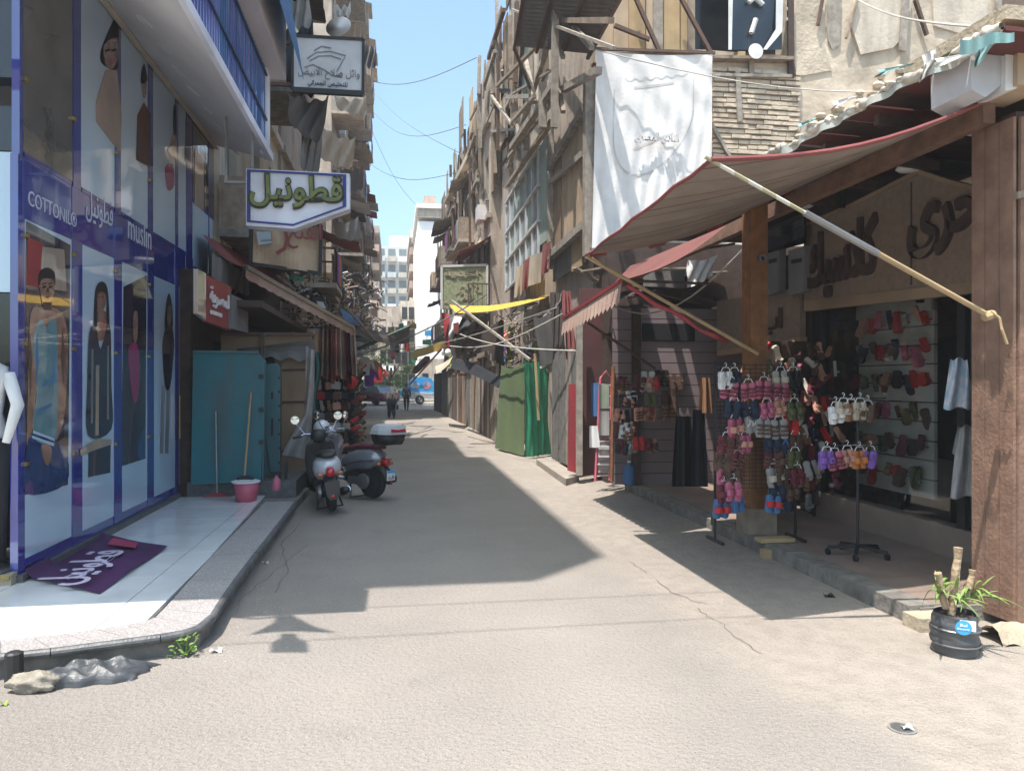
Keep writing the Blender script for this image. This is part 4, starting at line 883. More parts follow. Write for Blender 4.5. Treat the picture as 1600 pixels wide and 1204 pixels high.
# ================= RIGHT: WOODEN SHOP ARCADE =================
def clearglass():
    m = bpy.data.materials.new('clear_glass'); m.use_nodes = True; t = m.node_tree; N = t.nodes; N.clear(); L = t.links
    o = N.new('ShaderNodeOutputMaterial'); mx = N.new('ShaderNodeMixShader'); tr = N.new('ShaderNodeBsdfTransparent'); gl = N.new('ShaderNodeBsdfGlossy')
    lw = N.new('ShaderNodeLayerWeight'); pw = N.new('ShaderNodeMath'); pw.operation = 'POWER'; pw.inputs[1].default_value = 5; mr = N.new('ShaderNodeMapRange'); mr.inputs[3].default_value = .05; mr.inputs[4].default_value = 1
    gl.inputs['Roughness'].default_value = .02; tr.inputs[0].default_value = (.9, .93, .92, 1)
    L.new(lw.outputs['Facing'], pw.inputs[0]); L.new(pw.outputs[0], mr.inputs[0]); L.new(mr.outputs[0], mx.inputs[0]); L.new(tr.outputs[0], mx.inputs[1]); L.new(gl.outputs[0], mx.inputs[2]); L.new(mx.outputs[0], o.inputs[0]); return m
glass = clearglass()
ZR = .13
porch = thing('porch_floor', None, None, (4.5, 8.5, 0)); porch['kind'] = 'structure'
for k in ('label', 'category'): porch.pop(k, None)
part(porch, 'floor_base', MB().box(3.86, 9, 5.08, 12.2, 0, ZR - .012), cement)
for i in range(4):
    for j in range(9):
        x = 4.0 + i * .62; y = 5.12 + j * .78
        part(porch, 'tile', MB().box(x, x + .614, y, y + .774, ZR - .012, ZR), beigetile)
for j in range(8):
    y = 5.1 + j * .88; o = R.uniform(-.015, .015)
    part(porch, 'kerb_stone', MB().box(3.78 + o, 3.99, y, y + .87, 0, ZR + R.uniform(-.006, .008)), cement)
part(porch, 'kerb_stone', MB().box(3.72, 4.02, 4.9, 5.09, 0, .10), beigestone)
def bent(nm, mb, mat, label, cat): return top(nm, mb, mat, label, cat)
XC = U(1519, 700, Y=5.19).x
# near column clad in brown boards
col = thing('boarded_column', 'wide brown board-clad column at the right edge beside the potted plant', 'column', (4.6, 4.9, .05))
part(col, 'core', MB().box(XC + .05, 6, 4.83, 5.2, .08, 3.75), darkwood)
xs = [XC + .02]; 
while xs[-1] < 5.6: xs.append(xs[-1] + R.choice((.075, .10, .13)))
for i, (a, b) in enumerate(zip(xs, xs[1:])):
    d = R.uniform(0, .018); part(col, 'board', MB().prism([V((a + .002, 4.79 - d, .07)), V((b - .003, 4.79 - d, .07)), V((b - .003, 4.79 - d, 3.7)), V((a + .002 + (.03 if i == 0 else 0), 4.79 - d, 3.7))], (0, .03, 0)), brownboard)
for k in range(3): part(col, 'board', MB().box(XC - .004 * k, XC + .025, 4.8 + k * .13, 4.925 + k * .13, .07, 3.7), brownboard)
part(col, 'batten', MB().bar((XC + .12, 4.765, .1), (XC + .135, 4.765, 3.0), .014, .02), wood)
part(col, 'tie_board', MB().bar((XC - .02, 4.75, 3.12), (XC + .5, 4.75, 3.26), .03, .05), wood)
top('base_stones', MB().grid(lambda u, v: V((4.08 + 1.6 * u, 4.55 + .3 * v, .1 * math.sin(math.pi * min(1, v * 1.1)) ** .5 + .02 * math.sin(u * 37 + v * 6))), 40, 6), beigestone, 'rough beige stones at the foot of the boarded column', 'stone')
wb = thing('roof_box', 'white painted box casing on top of the boarded column', 'casing', U(1555, 145, Y=4.75))
for px, m in (([(1518, 140), (1517, 70), (1540, 62), (1572, 50), (1571, 128), (1540, 152)], greysign), ([(1572, 50), (1595, 45), (1594, 112), (1590, 112), (1589, 138), (1571, 142)], white)):  # shade painted in: left panel grey, right panel white as sunlit
    part(wb, 'panel', MB().prism([U(*p, Y=4.7 if m is greysign else 4.66) for p in px], (0, .4, 0)), m)
part(wb, 'panel', MB().prism([U(*p, Y=4.62) for p in [(1590, 132), (1591, 40), (1640, 30), (1640, 136)]], (0, .4, 0)), tanboard)
part(wb, 'cap_slab', MB().box(*sorted((U(1552, 45, Y=4.5).x, 6)), 4.4, 5.4, U(1600, 44, Y=4.5).z, U(1600, 22, Y=4.5).z), beigestone)
# middle timber post
p2 = thing('timber_post', 'square varnished timber post rising behind the wire slipper rack', 'post', (3.97, 7.85, ZR))
part(p2, 'shaft', MB().box(3.85, 3.955, 7.76, 7.98, ZR + .28, 4.0), orangewood); part(p2, 'shaft', MB().box(3.96, 4.05, 7.77, 7.98, ZR + .28, 4.0), orangewood)
part(p2, 'foot', MB().box(3.80, 4.13, 7.72, 8.02, ZR, ZR + .28), wood); part(p2, 'clamp', MB().lathe(U(1190, 404, Y=7.7), [(.045, 0), (.045, .03), (.02, .03), (.02, 0)], 12, (0, -1, 0)), metal)
# far post, thin and dark
p3 = thing('timber_post', 'dark thin post hung with sandals in front of the lilac slatted wall', 'post', U(994, 757, Z=ZR))
part(p3, 'shaft', MB().bar(p3.location, p3.location + V((0, 0, 2.9)), .12), darkwood)
# roof slab / canopy of the arcade
ca, cb = U(1572, 50, X=3.9), U(1185, 258, X=3.9)
cn = thing('canopy_roof', 'dark red plank canopy over the right hand shops', 'roof', (5, 8, 4))
for k in range(9):
    u0, u1 = k / 9, (k + 1) / 9 - .006
    q = [ca.lerp(cb, u0), ca.lerp(cb, u1)]; z = R.uniform(0, .03)
    part(cn, 'plank', MB().prism([q[0] + V((0, 0, z)), q[1] + V((0, 0, z)), V((6.2, q[1].y, 4.02 + z)), V((6.2, q[0].y, 4.02 + z))], (0, 0, .03)), darkwood if k % 2 else M('dark_red_plank', (.13, .035, .03), dirt=.3))
part(cn, 'roof_deck', MB().box(4.35, 9, 4.8, 12.3, 4.25, 4.4), wood)
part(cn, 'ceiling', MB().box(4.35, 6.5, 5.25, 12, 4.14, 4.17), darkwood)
for k in range(5): part(cn, 'rafter', MB().bar((4.0, 5.0 + k * .8, 4.0), (5.2, 5.0 + k * .8, 3.88), .06, .09), darkwood)
part(cn, 'inner_beam', MB().bar((4.32, 4.95, 3.78), (4.25, 11.9, 3.72), .1, .16), brownboard)
part(cn, 'hanging_bracket', MB().bar(U(1317, 290, X=4.9), U(1317, 325, X=4.9), .04), darkmetal)
# torn cloth along the canopy edge
def torn(u, v):
    p = ca.lerp(cb, u); t = 6.28 * v; r = .026 + .014 * math.sin(u * 31) + .010 * math.sin(u * 77) + .008 * math.sin(u * 190 + t)
    return p + V((-.03 + r * .9 * math.cos(t), .02 * math.sin(u * 50), .03 + r * math.sin(t) + .02 * math.sin(u * 23)))
tc = thing('torn_tarpaulin', 'torn white and teal tarpaulin bunched along the edge of the plank canopy', 'tarpaulin', ca)
part(tc, 'roll', MB().grid(torn, 260, 8).smooth(), M('dusty_white_cloth', (.62, .58, .50), (.48, .44, .38), sc=9, rough=.95, bump=.5, bs=20, dirt=.35))
part(tc, 'hem', MB().grid(lambda u, v: ca.lerp(cb, u) + V((-.04 + .02 * math.sin(u * 60), 0, .03 - (.05 + .05 * abs(math.sin(u * 5 + 1)) * (.6 + .4 * math.sin(u * 17))) * v)), 200, 2), M('pale_teal_hem', (.42, .50, .47), (.55, .52, .46), sc=5, dirt=.3))
tealcl = M('teal_stripe_cloth', (.22, .38, .38), rough=.9, dirt=.2)
part(tc, 'flap', MB().grid(lambda u, v: U(1500 + 85 * u, 62 - 14 * u + 24 * v * (1 - .4 * u) + 3 * math.sin(u * 8), Y=4.25 + .05 * math.sin(u * 12)), 16, 5).smooth(), tealcl)
for x, y, w_, h, m in ((1440, 88, 22, 42, white), (1525, 62, 30, 45, tealcl), (1370, 110, 60, 12, tealcl), (1300, 160, 40, 14, white), (1245, 195, 30, 12, tealcl), (1460, 92, 70, 16, white)):
    part(tc, 'flap', MB().grid(lambda u, v, x=x, y=y, w_=w_, h=h: U(x + w_ * u * (1 - .5 * v) + 4 * math.sin(v * 5), y + h * v - 12 * u, X=3.84 + .03 * math.sin(u * 7)), 5, 6), m)
# big striped awning
aA, aB, aD, aC = V((2.0, 4.59, 3.22)), V((2.0, 7.8, 3.13)), V((4.3, 4.95, 3.86)), U(1215, 306, Y=7.95)
ba = thing('striped_awning', 'large faded striped awning stretched out over the road on two poles', 'awning', (3.1, 6.3, 3.2))
def awf(u, v):
    p = aA.lerp(aB, u).lerp(aD.lerp(aC, u), v); p.z += -.13 * math.sin(math.pi * v) * (1 - .3 * math.sin(math.pi * u)) + .012 * math.sin(u * 40 + v * 3); return p
part(ba, 'canvas', MB().grid(awf, 60, 16).smooth(), awstripe)
part(ba, 'edge_binding', MB().tube([awf(0, k / 10) + V((0, -.01, 0)) for k in range(11)], .018), redcloth)
part(ba, 'edge_binding', MB().tube([awf(k / 10, 0) for k in range(11)], .014), redcloth)
for i in range(8):
    a, b = awf(i / 8, 1), awf((i + .98) / 8, 1); part(ba, 'valance', MB().prism([a, b, b - V((0, 0, .09)), a - V((0, 0, .09))], (-.01, 0, 0)), redp if i % 3 == 1 else greycloth)
for i in range(3):
    a, b = awf(1, .02 + i * .3), awf(1, .1 + i * .3); part(ba, 'red_patch', MB().bar(a, b, .03, .05), redcloth)
pole = thing('awning_pole', 'long pale pole from the boarded column to the near corner of the striped awning', 'pole', (4.12, 4.72, 2.05))
e0, e1 = U(1545, 493, Y=4.7), aA
part(pole, 'rod', MB().tube([e0, e0.lerp(e1, .55)], .02, 8), ochre); part(pole, 'rod', MB().tube([e0.lerp(e1, .5), e1 + (e1 - e0) * .02], .014, 8), M('yellow_white_pole', (.5, .45, .28), stripes=((1, 0, .2), .18, (.6, .58, .5), .5)))
part(pole, 'wrap', MB().tube([e0.lerp(e1, .42), e0.lerp(e1, .68)], .024, 8), metal)
part(pole, 'rope', MB().tube([e0 + V((.0, -.02, .03)), e0 + V((.04, -.05, -.02)), e0 + V((.05, -.06, -.1)), e0 + V((.09, -.06, -.2))], .01).lathe(e0, [(.03, -.04), (.035, .0), (.03, .04)], 8, (1, 0, .3)), ochre)
pole = thing('awning_pole', 'pole from the timber post to the far corner of the striped awning', 'pole', (3.9, 7.7, 2.1))
e0 = V((3.9, 7.7, 2.1)); part(pole, 'rod', MB().tube([e0, aB], .02, 8), ochre)
part(pole, 'red_cloth_roll', MB().tube([e0.lerp(aB, k / 12) + V((-.03, 0, -.06 - .02 * math.sin(k * 2))) for k in range(2, 10)], [.02 + .012 * (k % 2) for k in range(8)], 7).smooth(), redp)
# smaller red awning with scalloped valance
b0, b1 = U(972, 438, X=2.4), U(880, 497, X=2.4); b2, b3 = U(1135, 352, X=3.9), U(985, 415, X=3.9)
ra = thing('scalloped_awning', 'small pink red awning with scalloped fringe beyond the striped awning', 'awning', b0)
part(ra, 'canvas', MB().grid(lambda u, v: b0.lerp(b1, u).lerp(b2.lerp(b3, u), v) - V((0, 0, .1 * math.sin(v * 3.14))), 20, 6), awred)
n = 16
for k in range(n):
    a, b = b0.lerp(b1, k / n), b0.lerp(b1, (k + .94) / n); m_ = a.lerp(b, .5); h = .27
    part(ra, 'scallop', MB().poly([a + V((-.0, 0, .0)), b, b - V((.03, 0, h * .82)), m_ - V((.04, 0, h)), a - V((.03, 0, h * .82))]), awpale)
part(ra, 'front_bar', MB().bar(b0, b1, .04), redp)
part(ra, 'arm', MB().bar(b0.lerp(b1, .8) , V((3.9, 11, 2.0)), .03).bar(b0, V((3.9, 8.8, 3.0)), .03), rust)
part(ra, 'yellow_arm', MB().bar(U(915, 398, Y=8), U(975, 437, Y=8), .03), ochre)
# shop front: carved sign
XS = 5.1
sb = thing('carved_shop_sign', 'long carved brown signboard with dark Arabic script over the right hand shop window', 'sign', U(1400, 460, X=XS))
q = [U(*p, X=XS) for p in [(1256, 470), (1256, 352), (1330, 322), (1437, 268), (1478, 282), (1545, 300), (1570, 436)]]
part(sb, 'board', MB().prism(q, (.08, 0, 0)), signstone)
q2 = [U(*p, X=XS - .02) for p in [(1256, 486), (1256, 470), (1570, 434), (1570, 452)]]; part(sb, 'bottom_trim', MB().prism(q2, (.1, 0, 0)), signtrim)
part(sb, 'top_trim', MB().bar(q[1], q[2], .05, .04).bar(q[2], q[3], .05, .04).bar(q[3], q[4], .05, .04).bar(q[4], q[5], .05, .04), signtrim)
part(sb, 'joint', MB().bar(U(1424, 445, X=XS - .004), U(1424, 285, X=XS - .004), .012), darkwood)
for t, p0, p1, yt in (('كلاسيك', (1262, 470), (1372, 440), 305), ('بحرى', (1425, 408), (1560, 395), 288)):
    a, b = U(*p0, X=XS - .002), U(p1[0], p0[1], X=XS - .002); h = U(p1[0], yt, X=XS).z - U(p1[0], p1[1], X=XS).z
    part(sb, 'script_letter', lettering(t, a + V((0, 0, .02)), (0, -1, 0), (0, 0, 1), width=abs(a.y - b.y), height=h * .82, depth=.05, off=.03), darkwood)
s2b = thing('carved_shop_sign', 'smaller brown signboard with dark letters above the wire slipper rack', 'sign', U(1225, 530, X=XS))
part(s2b, 'board', MB().prism([U(*p, X=XS) for p in [(1120, 548), (1120, 470), (1250, 452), (1250, 528)]], (.08, 0, 0)), signstone)
part(s2b, 'bottom_trim', MB().prism([U(*p, X=XS - .02) for p in [(1120, 556), (1120, 548), (1250, 526), (1250, 536)]], (.1, 0, 0)), signtrim)
part(s2b, 'script_letter', lettering('أب.' if False else 'اب', U(1195, 524, X=XS - .002), (0, -1, 0), (0, 0, 1), width=.5, height=.34, depth=.04, off=.01), darkwood)
for x0, x1, nm in ((1197, 1217, 'left'), (1232, 1256, 'right')):
    t = thing('air_conditioner', '%s one of the two pale boxes under the arcade ceiling behind the timber post' % nm, 'box', U(x0, 470, X=5.0))
    part(t, 'casing', MB().prism([U(*p, X=5.0) for p in [(x0, 462), (x0, 392), (x1, 384), (x1, 455)]], (.1, 0, 0)), greycloth)
    part(t, 'grille', MB().prism([U(*p, X=4.99) for p in [(x0 + 4, 412), (x0 + 4, 406), (x1 - 4, 403), (x1 - 4, 409)]], (.005, 0, 0)), darkmetal)
top('dark_panel', MB().prism([U(*p, X=4.98) for p in [(1194, 396), (1194, 336), (1257, 318), (1257, 380)]], (.02, 0, 0)), darkglass, 'dark glossy panel above the two pale boxes', 'panel')
for k, (px, py) in enumerate(((1255, 322), (1420, 264), (1528, 204))):
    t = thing('ceiling_light', '%s round white ceiling lamp under the arcade ceiling' % ('far', 'middle', 'near')[k], 'lamp', U(px, py, Z=3.88))
    part(t, 'shade', MB().lathe(t.location, [(.0, .04), (.1, .04), (.12, 0), (.09, -.02), (0, -.025)], 16).smooth(), white)
# shop interior
sh = thing('shoe_shop', 'open fronted children shoe shop with glazed front under the carved sign', 'shop', (6, 8, ZR))
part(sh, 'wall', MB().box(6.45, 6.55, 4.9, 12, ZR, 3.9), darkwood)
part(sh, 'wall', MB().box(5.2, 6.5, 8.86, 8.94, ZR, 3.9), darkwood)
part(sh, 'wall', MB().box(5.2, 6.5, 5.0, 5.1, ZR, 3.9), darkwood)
part(sh, 'ceiling', MB().box(5.2, 6.5, 5.1, 12, 3.0, 3.03), shelfw)
part(sh, 'sill', MB().box(5.22, 5.4, 6.1, 8.86, ZR, .42), beigetile)
part(sh, 'glass_pane', MB().box(5.3, 5.308, 6.35, 8.7, .42, 2.85), glass)
for y in (6.3, 8.72): part(sh, 'door_frame', MB().box(5.24, 5.34, y, y + .1, ZR, 3.0), darkmetal)
part(sh, 'door_frame', MB().box(5.22, 5.36, 8.85, 9.15, ZR, 3.0), darkmetal)
part(sh, 'glass_door', MB().box(5.28, 5.29, 5.1, 6.28, ZR, 2.85), teal_glass)
part(sh, 'kick_plate', MB().box(5.265, 5.275, 5.5, 6.2, .62, .8), shelfw)
yA, yB = U(1330, 600, X=5.8).y, U(1452, 600, X=5.8).y
zt = U(1400, 505, X=5.8).z
for k in range(11):
    z = .5 + k * .215; part(sh, 'slat', MB().box(5.86, 5.9, yB, yA, z, z + .2), shelfw)
part(sh, 'pelmet', MB().box(5.82, 5.9, yB, yA, zt + .1, zt + .4), shelfw)
pal3 = ['maroon', 'pink', 'brown', 'grey', 'red', 'navy', 'tan', 'peach', 'olive', 'black']
shr = ['lowest shelf', 'second shelf up', 'third shelf up', 'fourth shelf up', 'fifth shelf up', 'sixth shelf up', 'top shelf']
for r in range(7):
    for c in range(9):
        if R.random() < .12: continue
        cn_ = R.choice(pal3); y = yB + .12 + c * (yA - yB - .2) / 8.5 + R.uniform(-.03, .03)
        inst(SM[cn_], 'shoe', (5.8, y, .8 + r * .36 + R.uniform(-.04, .05)), (R.uniform(-.3, .3), R.uniform(-.5, .5), 1.57 + R.uniform(-.9, .9)), (R.uniform(1, 1.6), R.uniform(1, 1.8), R.uniform(.65, 1.2)), '%s child shoe on the %s behind the shop glass, %s from the right' % (cn_, shr[r], ords[c]), 'shoe', 'shoes on the lit wall of the shop window')
# display behind the rack : shelves of small items on the side wall
dr = thing('display_rack', 'crowded rack of caps and small shoes behind the timber post', 'rack', (4.9, 9.2, ZR))
part(dr, 'frame', MB().bar((4.25, 8.7, ZR), (4.25, 8.7, 2.3), .03).bar((5.15, 8.7, ZR), (5.15, 8.7, 2.3), .03), darkmetal)
part(dr, 'back_panel', MB().box(4.25, 5.15, 8.72, 8.76, .3, 2.3), darkwood)
for r in range(10):
    for c in range(11):
        cn_ = R.choice(pal + ['peach', 'pink', 'maroon', 'olive']); inst(SM[cn_], 'shoe', (4.25 + c * .1 + R.uniform(-.03, .03), 8.6 - R.uniform(0, .15), 2.25 - r * .2 + R.uniform(-.04, .04)), (R.uniform(-.5, .5), R.uniform(-.8, .8), R.uniform(-1, 1)), R.uniform(.7, 1.15),
            '%s small shoe on the crowded rack behind the timber post, %s row, %s across' % (cn_, (rows + ['floor'])[r], (ords + ['eleventh'])[c]), 'shoe', 'small shoes on the rack behind the timber post')
# wire grid rack of slippers in front of the timber post
gY = 7.45
gx = lambda px: U(px, 700, Y=gY).x
gz = lambda py: U(1180, py, Y=gY).z
wr = thing('wire_rack', 'black wire grid rack hung with slippers before the timber post', 'rack', (gx(1180), gY, ZR))
m = MB(); x0, x1 = gx(1117), gx(1243)
for k in range(31):
    z = gz(762) + (gz(570) - gz(762)) * k / 30; m.bar((x0, gY, z), (x1 if k % 2 else gx(1225), gY, z), .006)
for k in range(15): m.bar((x0 + (x1 - x0) * k / 14, gY, gz(762)), (x0 + (x1 - x0) * k / 14, gY, gz(568)), .005)
part(wr, 'wire_grid', m, darkmetal)
part(wr, 'upright', MB().bar((x0, gY, ZR), (x0, gY, gz(565)), .02).bar((x1, gY, ZR), (x1, gY, gz(565)), .02), darkmetal)
part(wr, 'foot', MB().bar((x0, gY - .2, ZR + .02), (x0, gY + .2, ZR + .02), .03).bar((x1, gY - .2, ZR + .02), (x1, gY + .2, ZR + .02), .03), darkmetal)
def pairmesh(mat, alt, kind=0):
    m = MB(); st_ = []
    for s in (-1, 1):
        m.loft([[V((s * .042 + sx * w, y, z)) for sx, y in ((-1, -.018), (-.5, -.026), (.5, -.026), (1, -.018), (1, .01), (-1, .01))] for w, z in ((.012, -.17), (.03, -.165), (.038, -.12), (.03, -.06), (.034, -.02), (.022, .0))])
    m.cut = [len(m.f)]
    for s in (-1, 1):
        if kind == 0: m.loft([[V((s * .042 + .038 * math.cos(t), -.022 - .04 * math.sin(t), z)) for t in [k * math.pi / 5 for k in range(6)]] for z in (-.06, -.115)], caps=False, closed=False)
        elif kind == 1:
            for q_ in (-1, 1): m.tube([(s * .042 + q_ * .034, -.02, -.1), (s * .042 + q_ * .02, -.05, -.07), (s * .042, -.03, -.035)], .007, 5)
        else:
            for z in (-.05, -.09, -.125): m.loft([[V((s * .042 + .036 * math.cos(t), -.022 - .034 * math.sin(t), zz)) for t in [k * math.pi / 5 for k in range(6)]] for zz in (z, z - .018)], caps=False, closed=False)
            m.ball((s * .042, -.062, -.07), .012, 6, 4)
    return m.mesh('slipper_pair', [mat, alt])
hg = MB().tube([(0, -.02, .05), (.012, -.02, .075), (0, -.02, .09), (-.015, -.02, .078)], .004, 4).tube([(-.05, -.02, 0), (-.03, -.02, .04), (.03, -.02, .04), (.05, -.02, 0)], .005, 4).mesh('hanger', white)
class PMd(dict):
    def __getitem__(s, k): return R.choice(dict.get(s, k))
PM = PMd({k: [pairmesh(v, COLS[al], kd) for kd, al in ((0, k), (1, {'pink': 'maroon', 'navy': 'blue', 'grey': 'white'}.get(k, k)), (2, {'pink': 'maroon', 'navy': 'grey', 'white': 'pink'}.get(k, 'brown')), (0, {'pink': 'peach', 'blue': 'red', 'grey': 'cream'}.get(k, k)))] for k, v in COLS.items()})
rowsG = [(578, [('white', 1128), ('navy', 1142), ('grey', 1215), ('black', 1232)]), (596, [('pink', 1140), ('pink', 1165), ('pink', 1190), ('pink', 1216)]), (625, [('navy', 1143), ('navy', 1166), ('pink', 1190), ('peach', 1215), ('olive', 1236)]),
  (652, [('pink', 1142), ('grey', 1166), ('grey', 1190), ('grey', 1211), ('red', 1233)]), (678, [('maroon', 1128), ('brown', 1145), ('pink', 1160), ('navy', 1200), ('navy', 1216), ('brown', 1236)]), (705, [('brown', 1130), ('maroon', 1146), ('maroon', 1206), ('brown', 1222), ('olive', 1238)]),
  (732, [('pink', 1128), ('brown', 1142), ('grey', 1204), ('brown', 1218), ('maroon', 1236)]), (752, [('maroon', 1126), ('pink', 1140), ('navy', 1208), ('brown', 1232)]), (775, [('blue', 1126), ('blue', 1150), ('blue', 1205), ('navy', 1225)])]
for r, (py, its) in enumerate(rowsG):
    for c, (cn_, px) in enumerate(its):
        t = thing('slipper_pair', '%s slipper pair in the %s row of the wire rack, %s from the left' % (cn_, rows[r], ords[c]), 'slippers', (gx(px + R.uniform(-3, 3)), gY - R.uniform(.02, .08), gz(py + R.uniform(-3, 3))), 'slipper pairs on the wire rack')
        inst(PM[cn_], 'slippers', t.location, (R.uniform(-.12, .12), R.uniform(-.18, .18), R.uniform(-.45, .45)), R.uniform(1.0, 1.22), parent=t); inst(hg, 'hanger', t.location, parent=t)
# wheeled display stand
sc = U(1340, 868, Z=ZR); ws = thing('display_stand', 'wheeled star base display stand holding baby shoes on the porch', 'stand', sc)
part(ws, 'pole', MB().tube([sc + V((0, 0, .08)), sc + V((0, 0, U(1340, 620, Y=sc.y).z - ZR))], .013, 8), darkmetal)
for k in range(5):
    a = k * 2 * math.pi / 5 + .3; e = sc + V((.27 * math.cos(a), .27 * math.sin(a), .07))
    l = part(ws, 'leg', MB().bar(sc + V((0, 0, .1)), e, .03), darkmetal); part(l, 'castor', MB().lathe(e - V((.012, 0, .035)), [(.0, 0), (.033, 0), (.033, .025), (0, .025)], 12, (1, 0, 0)), black)
for py in (622, 695): 
    z = U(1340, py, Y=sc.y).z; part(ws, 'arm', MB().bar((sc.x - .3, sc.y, z), (sc.x + .3, sc.y, z), .01).bar((sc.x, sc.y - .2, z), (sc.x, sc.y + .2, z), .01), chrome)
for k, (px, py, cn_) in enumerate(((1304, 634, 'white'), (1316, 628, 'cream'), (1328, 630, 'tan'), (1342, 628, 'cream'), (1354, 632, 'brown'), (1290, 704, 'purple'), (1302, 706, 'pink'), (1322, 702, 'peach'), (1341, 704, 'orange'), (1358, 703, 'purple'))):
    p = U(px, py, Y=sc.y - .04); t = thing('slipper_pair', '%s baby slippers on the %s arms of the wheeled stand, %s from the left' % (cn_, 'upper' if k < 5 else 'lower', ords[k % 5]), 'slippers', p, 'baby slippers on the wheeled stand')
    inst(PM[cn_], 'slippers', p, (0, R.uniform(-.25, .25), R.uniform(-.4, .4)), 1.0, parent=t); inst(hg, 'hanger', p, parent=t)
# bagged garments by the column
for k, (px, py, w_, h, m, d) in enumerate(((1498, 560, 44, 78, M('pastel_mixed_cloth', (.55, .50, .52), (.25, .38, .50), sc=14, dirt=0), 'clear bag of pastel dolls dresses'), (1492, 580, 30, 56, M('lavender_tulle', (.50, .36, .42), (.5, .5, .6), sc=18), 'lavender tulle dress'), (1510, 665, 46, 112, plast, 'long clear garment bag'), (1506, 668, 34, 40, M('sage_cloth', (.25, .32, .27)), 'sage green baby jacket'), (1498, 700, 20, 72, M('lilac_cloth', (.45, .40, .48)), 'lilac folded garment'))):
    top('garment', MB().grid(lambda u, v, px=px, py=py, w_=w_, h=h, k=k: U(px + (u - .5) * w_ * (.6 + .5 * v) , py + h * v + 3 * math.sin(u * 9), Y=5.6 + .1 * k + .04 * math.sin(u * 11 + v * 3)), 10, 8).smooth(), m, d + ' hanging left of the boarded column', 'garment', 'garments hanging left of the boarded column')
# potted plant
pc = U(1493, 1019, Z=0); pp = thing('potted_plant', 'dracaena with three cut stumps in a black plastic bag by the boarded column', 'plant', pc)
part(pp, 'bag_pot', MB().grid(lambda u, v: pc + V(((.125 + .02 * math.sin(v * 3.1) + .008 * math.sin(v * 26 + u * 12) + .01 * math.sin(u * 19)) * math.cos(6.283 * u), (.125 + .02 * math.sin(v * 3.1) + .008 * math.sin(v * 22)) * math.sin(6.283 * u), .27 * v)), 36, 16).smooth(), bagplastic)
part(pp, 'strap', MB().lathe(pc, [(.147, .07), (.151, .075), (.149, .08)], 30).lathe(pc, [(.149, .17), (.153, .175), (.149, .18)], 30), metal)
part(pp, 'soil', MB().lathe(pc, [(.12, .24), (0, .26)], 16), darkwood)
fd = V((-.50, -.866, 0)); fr_ = V((.866, -.50, 0)); fc = pc + fd * .152 + fr_ * .02
part(pp, 'paper_label', MB().prism([fc + fr_ * -.02 + V((0, 0, .195)), fc + fr_ * .07 + V((0, 0, .195)), fc + fr_ * .07 + V((0, 0, .262)), fc + fr_ * -.02 + V((0, 0, .262))], fd * .003), white)
lb = part(pp, 'round_sticker', MB().lathe(fc + fd * .006 + V((0, 0, .215)), [(.047, 0), (0, .001)], 24, fd), bluel)
part(lb, 'sticker_lettering', lettering('Bel', fc + fd * .008 + fr_ * -.02 + V((0, 0, .222)), fr_, (0, 0, 1), width=.04, height=.018, depth=.002), white)
part(lb, 'sticker_lettering', lettering('Beauty', fc + fd * .008 + fr_ * -.035 + V((0, 0, .198)), fr_, (0, 0, 1), width=.07, height=.015, depth=.002), white)
for px, y0, y1, r_, dx in ((1486, 960, 855, .026, 12), (1478, 950, 895, .022, -12), (1508, 945, 890, .02, 12)):
    a, b = U(px, y0, Y=pc.y), U(px + dx, y1, Y=pc.y); part(pp, 'stump', MB().tube([a.lerp(b, k / 6) + V((.004 * math.sin(k * 3), 0, 0)) for k in range(7)], [r_ * (1 + .12 * math.sin(k * 2.3)) for k in range(7)], 9), bark)
def leaf(c, az, el, L, wd, droop):
    d = V((math.cos(az), math.sin(az), 0)); s = V((-d.y, d.x, 0)); rr = []
    for k in range(8):
        t = k / 7; p = c + d * (L * t * math.cos(el)) + V((0, 0, L * t * math.sin(el) - droop * t * t)); w_ = wd * math.sin(math.pi * (.12 + .88 * t)) + .001
        rr.append([p + s * w_, p + V((0, 0, -w_ * .4)), p - s * w_])
    return MB().loft(rr, caps=False, closed=False).smooth()
for cx, cy, n in ((1466, 928, 20), (1518, 932, 24), (1492, 940, 8)):
    c = U(cx, cy, Y=pc.y)
    for k in range(n): part(pp, 'leaf', leaf(c + V((0, 0, R.uniform(-.03, .04))), R.uniform(0, 6.28), R.uniform(.3, 1.35), R.uniform(.14, .34), .010, R.uniform(.05, .26)), plantg)
top('stone_lump', MB().ball(pc + V((.17, .02, .03)), (.045, .04, .035), 10, 6), darkgran, 'small dark lump on the ground right of the plant bag', 'stone')
top('wood_offcut', MB().box(3.72, 4.1, 7.28, 7.42, ZR + .01, ZR + .05).box(3.7, 4.0, 7.18, 7.27, .0, .09), ochre, 'sunlit wooden offcuts at the kerb under the wire rack', 'board')
c = U(1115, 820, Z=ZR + .05); t = thing('drink_can', 'green drink can standing on the sunlit wooden offcut', 'can', c); part(t, 'body', MB().lathe(c, [(.025, 0), (.032, .01), (.032, .11), (.025, .125), (0, .125)], 14), COLS['olive']); part(t, 'top', MB().lathe(c, [(.026, .125), (.024, .13), (0, .128)], 14), ochre)
